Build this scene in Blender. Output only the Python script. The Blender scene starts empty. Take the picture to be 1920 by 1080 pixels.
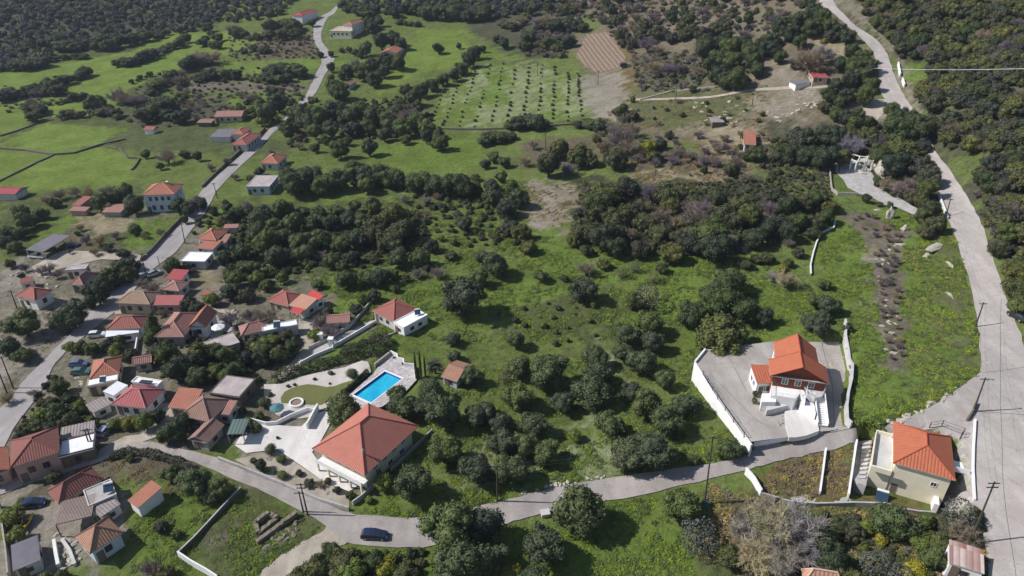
import bpy, bmesh, math, random
import numpy as np
from mathutils import Vector
S=bpy.context.scene; COL=S.collection
R=math.radians
# ---------------- camera, sky, sun, exposure ----------------
CAMZ=93.0; F=1280.0; PIT=R(30)
cd=bpy.data.cameras.new('camera'); cam=bpy.data.objects.new('camera',cd); COL.objects.link(cam)
cam.location=(0,0,CAMZ); cam.rotation_euler=(R(60),0,0)
cd.sensor_width=36; cd.lens=24; cd.clip_start=1; cd.clip_end=5000
S.camera=cam
w=bpy.data.worlds.new('World'); S.world=w; w.use_nodes=True
nt=w.node_tree; bgn=nt.nodes['Background']
sky=nt.nodes.new('ShaderNodeTexSky'); sky.sky_type='NISHITA'; sky.sun_disc=False
SUN_EL=R(42); SUN_ROT=R(-87)
sky.sun_elevation=SUN_EL; sky.sun_rotation=SUN_ROT; sky.air_density=1.0; sky.dust_density=.6
nt.links.new(sky.outputs[0],bgn.inputs[0]); bgn.inputs[1].default_value=0.09
ld=bpy.data.lights.new('sun','SUN'); sun=bpy.data.objects.new('sun',ld); COL.objects.link(sun)
ld.energy=4.4; ld.angle=R(.53); ld.color=(1,.965,.93)
sd=Vector((math.sin(SUN_ROT)*math.cos(SUN_EL), math.cos(SUN_ROT)*math.cos(SUN_EL), math.sin(SUN_EL)))
sun.rotation_euler=sd.to_track_quat('Z','Y').to_euler()
S.view_settings.view_transform='Standard'; S.view_settings.look='None'; S.view_settings.exposure=0.18; S.view_settings.gamma=1
S.cycles.max_bounces=5; S.cycles.diffuse_bounces=2; S.cycles.glossy_bounces=2; S.cycles.transmission_bounces=3; S.cycles.volume_bounces=0

# ---------------- pixel rays and terrain ----------------
cP,sP=math.cos(PIT),math.sin(PIT)
def ray(px,py):
    a=(px-960)/F; b=(py-540)/F
    return np.array([a, cP-b*sP, -sP-b*cP])      # per unit depth
def at_z(px,py,z):
    d=ray(px,py); t=(z-CAMZ)/d[2]; return np.array([d[0]*t,d[1]*t,z])
def proj(p):
    y=p[1]; z=p[2]-CAMZ; dep=y*cP-z*sP; v=-(y*sP+z*cP)
    return 960+F*p[0]/dep, 540+F*v/dep
CTRL=[(0,1070,-2),(0,850,-2),(0,700,-3),(100,500,-2),(0,350,-4),(0,200,-3),(0,60,6),(0,0,13),(200,950,-1),(250,700,-1),
(700,1003,0),(400,850,0),(400,1060,-2),(420,600,0),(600,400,0),(700,250,1),(400,200,0),(600,60,14),(600,0,22),(300,60,6),(300,330,-1),
(580,830,.5),(720,720,1.5),(960,940,1),(960,700,1.5),(960,500,3),(960,300,6),(960,150,10),(960,0,27),(800,60,16),(1000,1070,-1),
(1300,1000,1),(1250,900,3.5),(1300,700,3),(1300,500,7),(1200,350,10),(1300,250,15),(1200,100,22),(1200,0,37),(1100,550,4),(1150,780,2),
(1450,750,7),(1600,700,10),(1600,500,12),(1600,330,17.5),(1500,200,24),(1450,50,40),(1480,600,8),
(1840,1050,8.5),(1850,850,10),(1860,700,12),(1840,540,14),(1790,370,17.5),(1760,280,22),(1690,180,30),(1640,100,39),(1560,0,52),
(1600,950,3.5),(1700,1000,3),(1500,1050,1.5),(1440,880,5.5),(1700,790,10.5),
(1915,450,21),(1915,300,29),(1850,180,37),(1915,100,44),(1750,60,45),(1800,0,54),(1918,0,57)]
_c=np.array([at_z(*c) for c in CTRL])
_C=_c[:,:2]/100.0; _n=len(_C)
def _U(r2): return np.where(r2>1e-12, r2*np.log(np.maximum(r2,1e-12)),0)
_K=_U(((_C[:,None]-_C[None])**2).sum(2))+np.eye(_n)*0.02
_P=np.hstack([np.ones((_n,1)),_C]); _A=np.block([[_K,_P],[_P.T,np.zeros((3,3))]])
_W=np.linalg.solve(_A,np.concatenate([_c[:,2],np.zeros(3)]))
def raw_h(X,Y):
    X=np.clip(np.asarray(X,float),-700,560); Y=np.clip(np.asarray(Y,float),40,900)
    x=X/100;y=Y/100; out=_W[_n]+_W[_n+1]*x+_W[_n+2]*y
    for i in range(_n):
        out=out+_W[i]*_U((x-_C[i,0])**2+(y-_C[i,1])**2)
    out=out+.35*np.sin(X*.045+1.3)*np.cos(Y*.038)+.18*np.sin(X*.13+Y*.09)
    return np.clip(out,-12,90)
GX0,GY0,GS=-760,-60,2.0
_gx=np.arange(GX0,760,GS); _gy=np.arange(GY0,1100,GS)
_GH=raw_h(*np.meshgrid(_gx,_gy))
FLAT=[]    # (polygon Nx2, z, falloff)
def pip(X,Y,poly):
    X=np.asarray(X);Y=np.asarray(Y); ins=np.zeros(X.shape,bool); n=len(poly); j=n-1
    for i in range(n):
        xi,yi=poly[i][0],poly[i][1]; xj,yj=poly[j][0],poly[j][1]
        c=((yi>Y)!=(yj>Y))
        if c.any(): ins^= c&(X<(xj-xi)*(Y-yi)/((yj-yi) if yj!=yi else 1e-9)+xi)
        j=i
    return ins
def pdist(X,Y,poly):
    d=np.full(np.shape(X),1e9); n=len(poly)
    for i in range(n):
        a=np.array(poly[i][:2]);b=np.array(poly[(i+1)%n][:2]); e=b-a; L=max((e**2).sum(),1e-9)
        t=np.clip(((X-a[0])*e[0]+(Y-a[1])*e[1])/L,0,1)
        d=np.minimum(d,np.hypot(X-a[0]-t*e[0],Y-a[1]-t*e[1]))
    return d
def hh(X,Y):
    X=np.asarray(X,float);Y=np.asarray(Y,float)
    fx=np.clip((X-GX0)/GS,0,len(_gx)-1.001); fy=np.clip((Y-GY0)/GS,0,len(_gy)-1.001)
    i=fx.astype(int); j=fy.astype(int); u=fx-i; v=fy-j
    z=_GH[j,i]*(1-u)*(1-v)+_GH[j,i+1]*u*(1-v)+_GH[j+1,i]*(1-u)*v+_GH[j+1,i+1]*u*v
    for poly,zp,fo in FLAT:
        P=np.array(poly); 
        m=(X>P[:,0].min()-fo)&(X<P[:,0].max()+fo)&(Y>P[:,1].min()-fo)&(Y<P[:,1].max()+fo)
        if not np.any(m): continue
        ins=pip(X,Y,poly); d=np.where(ins,0,pdist(X,Y,poly)); k=np.clip(1-d/fo,0,1); k=k*k*(3-2*k)
        z=z*(1-k)+zp*k
    return z
def h1(x,y): return float(hh(np.array([x]),np.array([y]))[0])
def gp(px,py,dz=0.0):
    d=ray(px,py); ts=np.concatenate([np.arange(60,400,2.0),np.arange(400,1300,6.0)])
    f=CAMZ+d[2]*ts-(hh(d[0]*ts,d[1]*ts)+dz)
    k=np.argmax(f<0)
    if not (f<0).any(): k=len(ts)-1
    a,b=ts[max(k-1,0)],ts[k]
    for _ in range(14):
        m=(a+b)/2
        if CAMZ+d[2]*m-(h1(d[0]*m,d[1]*m)+dz)<0: b=m
        else: a=m
    return np.array([d[0]*b,d[1]*b,CAMZ+d[2]*b])
def q4(x0,y0,pts): return [(x0+x/4,y0+y/4) for x,y in pts]
def q8(x0,y0,pts): return [(x0+x/8,y0+y/8) for x,y in pts]
def gpoly(pts): return [tuple(gp(*p)) for p in pts]

# ---------------- tagging ----------------
def tag(o,label=None,cat=None,group=None,kind=None):
    if label: o['label']=label
    if cat: o['category']=cat
    if group: o['group']=group
    if kind: o['kind']=kind
    return o
def empty(name,loc,rz=0.0):
    o=bpy.data.objects.new(name,None); COL.objects.link(o); o.location=tuple(float(v) for v in loc); o.rotation_euler=(0,0,float(rz)); o.empty_display_size=.3
    return o
def mobj(name,verts,faces,mats,parent=None,fm=None,uv=None,smooth=False):
    me=bpy.data.meshes.new(name); me.from_pydata([tuple(map(float,v)) for v in verts],[],faces)
    if not isinstance(mats,(list,tuple)): mats=[mats]
    for m in mats: me.materials.append(m)
    if fm: me.polygons.foreach_set('material_index',fm)
    if uv:
        l=me.uv_layers.new(name='UVMap'); k=0
        for f,us in zip(faces,uv):
            for u in us: l.data[k].uv=u; k+=1
    if smooth: me.polygons.foreach_set('use_smooth',[True]*len(me.polygons))
    me.update(); o=bpy.data.objects.new(name,me); COL.objects.link(o)
    if parent: o.parent=parent
    return o
class MB:
    def __init__(s): s.v=[];s.f=[];s.m=[];s.uv=[]
    def face(s,pts,m=0,uv=None):
        k=len(s.v); s.v+= [tuple(p) for p in pts]; s.f.append(tuple(range(k,k+len(pts)))); s.m.append(m)
        s.uv.append(uv if uv else [(0,0)]*len(pts))
    def box(s,x0,x1,y0,y1,z0,z1,m=0,T=None):
        c=[(x0,y0,z0),(x1,y0,z0),(x1,y1,z0),(x0,y1,z0),(x0,y0,z1),(x1,y0,z1),(x1,y1,z1),(x0,y1,z1)]
        if T: c=[T(p) for p in c]
        for f in ((0,3,2,1),(4,5,6,7),(0,1,5,4),(1,2,6,5),(2,3,7,6),(3,0,4,7)): s.face([c[i] for i in f],m,[(0,0),(1,0),(1,1),(0,1)])
    def tube(s,a,b,r0,r1=None,n=6,m=0,cap=True):
        r1=r0 if r1 is None else r1
        a=Vector(a);b=Vector(b);d=(b-a).normalized(); u=d.orthogonal().normalized(); w_=d.cross(u)
        A=[a+(u*math.cos(t)+w_*math.sin(t))*r0 for t in [2*math.pi*i/n for i in range(n)]]
        B=[b+(u*math.cos(t)+w_*math.sin(t))*r1 for t in [2*math.pi*i/n for i in range(n)]]
        for i in range(n):
            j=(i+1)%n; s.face([A[i],A[j],B[j],B[i]],m)
        if cap: s.face(B,m); s.face(A[::-1],m)
    def obj(s,name,mats,parent=None,smooth=False): return mobj(name,s.v,s.f,mats,parent,s.m,s.uv,smooth)
# ---------------- materials ----------------
def nmat(name):
    m=bpy.data.materials.new(name); m.use_nodes=True; t=m.node_tree; b=t.nodes['Principled BSDF']; return m,t,b
def N(t,ty,**k):
    n=t.nodes.new(ty)
    for a,v in k.items(): setattr(n,a,v)
    return n
def noise(t,scale,detail=3,rough=.55,src=None,dist=0):
    n=N(t,'ShaderNodeTexNoise'); n.inputs['Scale'].default_value=scale; n.inputs['Detail'].default_value=detail; n.inputs['Roughness'].default_value=rough
    n.inputs['Distortion'].default_value=dist
    if src: t.links.new(src,n.inputs['Vector'])
    return n.outputs['Fac']
def mapr(t,fac,a,b,lo,hi):
    n=N(t,'ShaderNodeMapRange'); n.inputs[1].default_value=a;n.inputs[2].default_value=b;n.inputs[3].default_value=lo;n.inputs[4].default_value=hi
    t.links.new(fac,n.inputs[0]); return n.outputs[0]
def mixc(t,fac,a,b,mode='MIX'):
    n=N(t,'ShaderNodeMix',data_type='RGBA',blend_type=mode)
    for i,v in ((0,fac),(6,a),(7,b)):
        if hasattr(v,'links'): t.links.new(v,n.inputs[i])
        elif i==0: n.inputs[0].default_value=v
        else: n.inputs[i].default_value=(*v,1) if len(v)==3 else v
    return n.outputs[2]
def math_(t,op,a,b=None):
    n=N(t,'ShaderNodeMath',operation=op)
    for i,v in ((0,a),(1,b)):
        if v is None: continue
        if hasattr(v,'links'): t.links.new(v,n.inputs[i])
        else: n.inputs[i].default_value=v
    return n.outputs[0]
def geo(t): return N(t,'ShaderNodeNewGeometry').outputs['Position']
def bump(t,b,h,strength=.5,dist=.1):
    n=N(t,'ShaderNodeBump'); n.inputs['Strength'].default_value=strength; n.inputs['Distance'].default_value=dist
    t.links.new(h,n.inputs['Height']); t.links.new(n.outputs[0],b.inputs['Normal'])
def plaster(name,c,var=.16,rough=.9,scale=.6,stain=.25,stc=(.16,.13,.10)):
    m,t,b=nmat(name); P=geo(t)
    v=mapr(t,noise(t,scale,5,.6,P),.3,.7,1-var,1+var); g=N(t,'ShaderNodeCombineColor')
    for i in range(3): t.links.new(v,g.inputs[i])
    c1=mixc(t,1.0,c,g.outputs[0],'MULTIPLY')
    s=mapr(t,noise(t,scale*2.3,6,.7,P,.4),.55,.78,0,stain)
    c2=mixc(t,s,c1,stc); t.links.new(c2,b.inputs['Base Color']); b.inputs['Roughness'].default_value=rough
    b.inputs['Specular IOR Level'].default_value=.2
    bump(t,b,noise(t,6,4,.6,P),.3,.03)
    return m
def tiles(name,c,c2,per=.42,var=.25,old=0.0,spec=.2,rowp=.4,depth=.5):
    wth=.10 if name[:6] in('salmon','bright') else .2
    c,c2=[tuple(x*(1-wth)+g_*wth for x,g_ in zip(q,(.33,.24,.19))) for q in (c,c2)]; old=max(old,.16)
    """roof with ribs down the slope, colour differing from tile to tile"""
    m,t,b=nmat(name); uv=N(t,'ShaderNodeUVMap').outputs[0]
    sx=N(t,'ShaderNodeSeparateXYZ'); t.links.new(uv,sx.inputs[0])
    u=math_(t,'DIVIDE',sx.outputs[0],per); v=math_(t,'DIVIDE',sx.outputs[1],rowp)
    fu=math_(t,'FLOOR',u); fv=math_(t,'FLOOR',v)
    cb=N(t,'ShaderNodeCombineXYZ'); t.links.new(fu,cb.inputs[0]); t.links.new(fv,cb.inputs[1])
    wn=N(t,'ShaderNodeTexWhiteNoise'); t.links.new(cb.outputs[0],wn.inputs['Vector'])
    P=geo(t)
    r=mapr(t,wn.outputs['Value'],0,1,0,var*2.2)
    base=mixc(t,r,c,c2)
    patch=mapr(t,noise(t,.5,5,.65,P),.42,.72,0,.25+old*.6)
    base=mixc(t,patch,base,tuple(x*.62+.02 for x in c2))
    if old>0:
        li=mapr(t,noise(t,1.7,6,.75,P),.52,.75,0,old); base=mixc(t,li,base,(.20,.17,.15))
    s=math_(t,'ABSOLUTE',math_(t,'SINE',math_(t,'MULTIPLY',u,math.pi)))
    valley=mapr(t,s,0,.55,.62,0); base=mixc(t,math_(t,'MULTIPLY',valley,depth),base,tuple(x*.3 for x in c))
    t.links.new(base,b.inputs['Base Color']); b.inputs['Roughness'].default_value=.8; b.inputs['Specular IOR Level'].default_value=spec
    rowf=math_(t,'FRACT',v); hgt=math_(t,'ADD',s,math_(t,'MULTIPLY',rowf,-.25))
    bump(t,b,hgt,.8,.07)
    return m
def leafm(name,c1,c2,var=.5,rough=.75):
    m,t,b=nmat(name); oi=N(t,'ShaderNodeObjectInfo'); P=geo(t)
    n1=mapr(t,noise(t,1.1,3,.6,P),.35,.65,0,1)
    base=mixc(t,n1,c1,c2)
    wn2=N(t,'ShaderNodeTexWhiteNoise',noise_dimensions='1D'); t.links.new(oi.outputs['Random'],wn2.inputs['W'])
    base=mixc(t,mapr(t,wn2.outputs['Value'],.35,1,0,.32),base,tuple(x*k for x,k in zip(c2,(1.45,1.15,1.0))))
    rv=mapr(t,oi.outputs['Random'],0,1,1-var*.4,1+var*.8)
    g=N(t,'ShaderNodeCombineColor'); t.links.new(rv,g.inputs[0]); t.links.new(rv,g.inputs[1]); t.links.new(mapr(t,oi.outputs['Random'],0,1,1.1,.85),g.inputs[2])
    base=mixc(t,1.0,base,g.outputs[0],'MULTIPLY')
    t.links.new(base,b.inputs['Base Color']); b.inputs['Roughness'].default_value=rough; b.inputs['Specular IOR Level'].default_value=.25
    return m
def simple(name,c,rough=.6,metal=0,spec=.4):
    m,t,b=nmat(name); P=geo(t)
    v=mapr(t,noise(t,2.5,4,.6,P),.3,.7,.86,1.12); g=N(t,'ShaderNodeCombineColor')
    for i in range(3): t.links.new(v,g.inputs[i])
    t.links.new(mixc(t,1.0,c,g.outputs[0],'MULTIPLY'),b.inputs['Base Color'])
    b.inputs['Roughness'].default_value=rough; b.inputs['Metallic'].default_value=metal; b.inputs['Specular IOR Level'].default_value=spec
    return m
M={}
M['white']=plaster('white_plaster',(.78,.77,.75),.08,stain=.3,stc=(.4,.37,.33))
M['whiteroof']=plaster('white_flat_roof',(.80,.80,.81),.06,stain=.35,stc=(.45,.43,.42))
M['cream']=plaster('cream_plaster',(.76,.69,.53),.07,stain=.15,stc=(.4,.34,.25))
M['pale']=plaster('pale_plaster',(.55,.53,.52),.12,stain=.35)
M['blue']=plaster('pale_blue_plaster',(.50,.55,.60),.1,stain=.2)
M['beige']=plaster('beige_plaster',(.45,.38,.28),.12,stain=.3)
M['pinkw']=plaster('pink_plaster',(.45,.30,.26),.12,stain=.3)
M['stone']=plaster('stone_wall',(.36,.33,.29),.35,scale=2.2,stain=.6)
M['darkstone']=plaster('dark_dry_stone',(.14,.12,.10),.4,scale=2.2,stain=.5,stc=(.05,.05,.04))
M['conc']=plaster('concrete',(.40,.38,.36),.2,scale=.8,stain=.4)
M['pinkconc']=plaster('weathered_flat_roof',(.42,.36,.35),.2,scale=.5,stain=.45)
M['greyroof']=plaster('grey_sheet_roof',(.17,.16,.18),.15,scale=.5,stain=.25)
M['brickred']=plaster('dark_red_wall',(.20,.065,.04),.15,stain=.2)
M['wood']=simple('weathered_wood',(.17,.12,.09),.85)
M['poleM']=simple('pole_wood',(.07,.055,.045),.9)
M['rafters']=simple('grey_timber',(.30,.23,.20),.85)
M['ruinstone']=plaster('brown_ruin_stone',(.20,.165,.13),.35,scale=2.2,stain=.5,stc=(.08,.06,.05))
M['metal']=simple('galvanised_metal',(.45,.46,.47),.45,.6)
M['black']=simple('black_rubber',(.02,.02,.02),.6)
M['darkmetal']=simple('dark_metal',(.06,.06,.065),.5,.3)
M['glass']=simple('window_glass',(.035,.045,.055),.12,0,.8)
M['panel']=simple('solar_panel',(.03,.06,.10),.15,0,.8)
M['shutter']=simple('brown_shutter',(.10,.05,.035),.7)
M['shutb']=simple('blue_shutter',(.06,.12,.22),.7)
M['yellow']=simple('yellow_plastic',(.75,.45,.02),.4)
M['red']=simple('red_paint',(.5,.03,.03),.5)
M['whitep']=simple('white_paint',(.78,.78,.78),.4)
M['green']=simple('green_sheet',(.05,.17,.15),.5)
M['teal']=simple('teal_canvas',(.07,.17,.20),.8)
# roofs
M['r_orange']=tiles('orange_tile_roof',(.44,.155,.095),(.37,.12,.075))
M['r_big']=tiles('salmon_tile_roof',(.52,.185,.135),(.46,.155,.11),per=.40,depth=.45)
M['r_red']=tiles('red_tile_roof',(.37,.105,.085),(.29,.08,.07))
M['r_vivid']=tiles('bright_orange_tile_roof',(.51,.145,.070),(.44,.12,.058),per=.5,depth=.8)
M['r_terra']=tiles('terracotta_tile_roof',(.45,.155,.095),(.37,.12,.075))
M['r_dark']=tiles('dark_red_tile_roof',(.25,.07,.06),(.19,.055,.05))
M['r_pink']=tiles('pink_red_sheet_roof',(.42,.10,.11),(.36,.085,.095),per=.6,var=.12,depth=.35)
M['r_crim']=tiles('crimson_sheet_roof',(.40,.045,.06),(.33,.035,.05),per=.6,var=.12,depth=.3)
M['r_bright']=tiles('bright_red_sheet_roof',(.55,.05,.05),(.50,.04,.04),per=.6,var=.1,depth=.2)
M['r_old']=tiles('old_clay_tile_roof',(.33,.19,.15),(.24,.13,.10),old=.65)
M['r_oldpink']=tiles('old_pink_tile_roof',(.40,.20,.165),(.30,.13,.11),old=.4)
M['r_tan']=tiles('tan_tile_roof',(.42,.22,.14),(.33,.15,.09),old=.2,depth=.6)
M['r_beige']=tiles('beige_tile_roof',(.36,.24,.16),(.30,.19,.12),old=.3)
M['r_peach']=tiles('peach_sheet_roof',(.55,.28,.19),(.5,.24,.16),per=.6,var=.1,depth=.15)
M['r_corr']=tiles('corrugated_grey_roof',(.38,.34,.33),(.30,.25,.24),per=.55,old=.25,depth=.9,rowp=2.4)
M['r_stripe']=tiles('striped_rust_roof',(.70,.62,.58),(.28,.08,.06),per=.85,var=.5,depth=.9,rowp=3.)
M['r_greend']=tiles('green_corrugated_roof',(.06,.16,.15),(.05,.13,.12),per=.7,depth=.4,rowp=3)
M['r_terr']=M['whiteroof']
RIDGE={k:simple('ridge_'+k,c,.8) for k,c in dict(r_orange=(.50,.20,.12),r_big=(.36,.10,.075),r_red=(.42,.14,.10),r_vivid=(.42,.09,.05),r_terra=(.58,.24,.15),
  r_dark=(.22,.07,.06),r_pink=(.5,.2,.2),r_crim=(.35,.05,.06),r_bright=(.5,.1,.1),r_old=(.28,.16,.13),r_oldpink=(.45,.24,.2),r_tan=(.22,.12,.09),r_beige=(.45,.32,.2),
  r_peach=(.6,.4,.3),r_corr=(.3,.28,.28),r_stripe=(.4,.25,.2),r_greend=(.05,.15,.14)).items()}
# foliage
LM={'olive':leafm('olive_leaves',(.046,.065,.029),(.084,.106,.048)),
 'ever':leafm('dark_evergreen_leaves',(.032,.048,.022),(.058,.076,.032)),
 'oak':leafm('maquis_leaves',(.046,.056,.028),(.082,.088,.042),.7),
 'green':leafm('fresh_green_leaves',(.060,.090,.022),(.100,.125,.035)),
 'yellow':leafm('yellow_green_leaves',(.14,.15,.02),(.22,.20,.03)),
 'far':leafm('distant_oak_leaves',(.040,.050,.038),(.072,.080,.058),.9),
 'silver':leafm('silvery_leaves',(.10,.115,.075),(.15,.155,.10)),
 'grass':leafm('meadow_clump_leaves',(.085,.140,.028),(.145,.190,.045),1.0),
 'dry':leafm('dry_grass_leaves',(.16,.125,.07),(.24,.195,.115),1.0)}
M['bark']=simple('grey_bark',(.09,.075,.06),.95)
M['twig']=leafm('bare_twigs',(.20,.165,.15),(.27,.23,.215),.5,.9)
M['twigpale']=leafm('pale_bare_twigs',(.28,.26,.25),(.36,.33,.32),.4,.9)
# road and paving
def roadm(name,c,crack=.4,tint=(.3,.27,.25)):
    m,t,b=nmat(name); P=geo(t)
    mp=N(t,'ShaderNodeMapping'); mp.inputs['Scale'].default_value=(1,.12,1); t.links.new(P,mp.inputs[0])
    a=mapr(t,noise(t,.5,5,.6,mp.outputs[0]),.3,.7,0,1); bb=mapr(t,noise(t,.18,4,.6,P),.4,.65,0,1)
    base=mixc(t,a,tuple(x*.80 for x in c),tuple(x*1.12 for x in c)); base=mixc(t,math_(t,'MULTIPLY',bb,.65),base,tint)
    st_=mapr(t,noise(t,1.1,6,.75,P,.8),.56,.72,0,.45); base=mixc(t,st_,base,tuple(x*.55 for x in tint))
    st2=mapr(t,noise(t,.35,5,.7,P,1.2),.58,.70,0,.35); base=mixc(t,st2,base,tuple(min(x*1.25,.8) for x in c))
    sp=mapr(t,noise(t,5,4,.7,P),.3,.7,.88,1.1); g=N(t,'ShaderNodeCombineColor')
    for i in range(3): t.links.new(sp,g.inputs[i])
    base=mixc(t,1.0,base,g.outputs[0],'MULTIPLY')
    vo=N(t,'ShaderNodeTexVoronoi',feature='DISTANCE_TO_EDGE'); vo.inputs['Scale'].default_value=.22
    wv=N(t,'ShaderNodeVectorMath',operation='ADD'); t.links.new(P,wv.inputs[0]); nn=N(t,'ShaderNodeTexNoise'); nn.inputs['Scale'].default_value=.5; t.links.new(P,nn.inputs[0])
    sc=N(t,'ShaderNodeVectorMath',operation='SCALE'); sc.inputs['Scale'].default_value=2.5; t.links.new(nn.outputs['Color'],sc.inputs[0]); t.links.new(sc.outputs[0],wv.inputs[1])
    t.links.new(wv.outputs[0],vo.inputs['Vector'])
    cr=mapr(t,vo.outputs['Distance'],0,.018,crack,0); base=mixc(t,cr,base,tuple(x*.4 for x in c))
    t.links.new(base,b.inputs['Base Color']); b.inputs['Roughness'].default_value=.85; b.inputs['Specular IOR Level'].default_value=.2
    bump(t,b,noise(t,9,4,.6,P),.3,.02)
    return m
M['road']=roadm('concrete_road',(.40,.365,.34),.4,(.31,.275,.25))
M['lane']=roadm('old_concrete_lane',(.36,.325,.30),.3,(.27,.235,.22))
M['vroad']=roadm('village_road_asphalt',(.36,.335,.325),.25,(.28,.25,.24))
M['dirt']=roadm('pale_dirt_track',(.42,.37,.31),0,(.25,.21,.15))
M['court']=roadm('courtyard_concrete',(.42,.385,.35),.3,(.30,.265,.23))
M['gravel']=roadm('pale_gravel_court',(.56,.51,.47),0,(.44,.39,.35))
M['white_court']=roadm('white_driveway',(.70,.66,.62),.05,(.62,.58,.54))
M['paving']=roadm('pool_stone_paving',(.56,.53,.52),.0,(.42,.38,.38))
_t=M['paving'].node_tree; _b=_t.nodes['Principled BSDF']; _l=_b.inputs['Base Color'].links[0].from_socket
_v=N(_t,'ShaderNodeTexVoronoi'); _v.inputs['Scale'].default_value=1.7; _t.links.new(geo(_t),_v.inputs['Vector']); _cr=N(_t,'ShaderNodeValToRGB'); _t.links.new(_v.outputs['Color'],_cr.inputs[0])
_cr.color_ramp.elements[0].position=.25; _cr.color_ramp.elements[0].color=(.78,.74,.75,1); _cr.color_ramp.elements[1].position=.8; _cr.color_ramp.elements[1].color=(1.1,1.08,1.06,1)
_t.links.new(mixc(_t,1.0,_l,_cr.outputs[0],'MULTIPLY'),_b.inputs['Base Color'])
M['lawn']=roadm('clipped_lawn',(.135,.155,.045),0,(.16,.135,.06))
def furrow(name,c1,c2,d,per):
    m,t,b=nmat(name); P=geo(t); dp=N(t,'ShaderNodeVectorMath',operation='DOT_PRODUCT'); t.links.new(P,dp.inputs[0]); dp.inputs[1].default_value=(d[0],d[1],0)
    w0=math_(t,'ADD',math_(t,'DIVIDE',dp.outputs['Value'],per),math_(t,'MULTIPLY',noise(t,.3,3,.6,P),.8)); s=mapr(t,math_(t,'SINE',math_(t,'MULTIPLY',w0,6.283)),-1,1,0,1)
    b0=mixc(t,s,c1,c2); b1=mixc(t,mapr(t,noise(t,.6,5,.7,P),.45,.7,0,.5),b0,tuple(x*.6 for x in c1)); t.links.new(b1,b.inputs['Base Color']); b.inputs['Roughness'].default_value=.95; b.inputs['Specular IOR Level'].default_value=.05
    bump(t,b,s,.8,.25); return m
M['joint_and_shadow']=simple('tar_joint_and_shadow',(.09,.085,.085),.9)  # tar of the joints, also the colour of the painted pole shadow
M['soil']=roadm('brown_soil',(.27,.20,.15),0,(.2,.14,.1))
wm,t_,b_=nmat('pool_water'); b_.inputs['Base Color'].default_value=(.02,.42,.62,1); b_.inputs['Roughness'].default_value=.05; b_.inputs['IOR'].default_value=1.33
P_=geo(t_); t_.links.new(mixc(t_,mapr(t_,noise(t_,.45,4,.6,P_,.8),.35,.65,0,1),(.015,.36,.58),(.03,.47,.66)),b_.inputs['Base Color']); bump(t_,b_,noise(t_,2.5,3,.5,P_),.12,.05); M['water']=wm
M['pooltile']=simple('blue_pool_wall',(.01,.13,.38),.4)
# ---------------- flattened platforms ----------------
YARD=gpoly([(1303,682),(1322,658),(1385,648),(1450,640),(1583,637),(1590,700),(1586,760),(1584,800),(1500,815),(1407,836)])
YZ=8.0
YARD=[tuple(at_z(px,py,YZ)) for px,py in [(1303,680),(1320,656),(1385,648),(1450,640),(1583,636),(1596,692),(1587,745),(1584,802),(1490,818),(1408,828)]]
_yc=np.mean(np.array(YARD),0); FLAT.append(([tuple(_yc+(np.array(p)-_yc)*.93) for p in YARD],YZ-.08,.9))
POOLZ=1.2
PDECK=[tuple(at_z(px,py,POOLZ)) for px,py in [(650,745),(700,700),(718,675),(735,665),(778,688),(781,712),(760,735),(715,763),(700,765),(660,768)]]
FLAT.append((PDECK,POOLZ-.5,2.0))
POOLW=[tuple(at_z(px,py,POOLZ)) for px,py in [(721.5,696.5),(753.5,710.5),(696,755),(662.5,740)]]
HYARD=[tuple(at_z(px,py,0.4)) for px,py in [(512,840),(560,800),(590,775),(640,780),(700,755),(800,805),(700,910),(660,915),(580,880)]]
FLAT.append((HYARD,0.3,4.0))
_a,_b,_c2=[at_z(px,py,10.2)[:2] for px,py in ((1675,868),(1792,901),(1788,820))]
_u=(_b-_a)/np.hypot(*(_b-_a)); _v=np.array([-_u[1],_u[0]]); _W2=float(np.dot(_c2-_b,_v))
YEL=[tuple(_a-_u*4.5-_v*3.5),tuple(_b+_u*1.5-_v*3.5),tuple(_b+_u*.2+_v*(_W2-1.2)),tuple(_a-_u*4.2+_v*(_W2-1.2))]
FLAT.append((YEL,3.4,1.2))

_pc=np.mean(np.array(POOLW),0); FLAT.append(([tuple(_pc+(np.array(p)-_pc)*1.12) for p in POOLW],POOLZ-1.4,.6))
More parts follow.
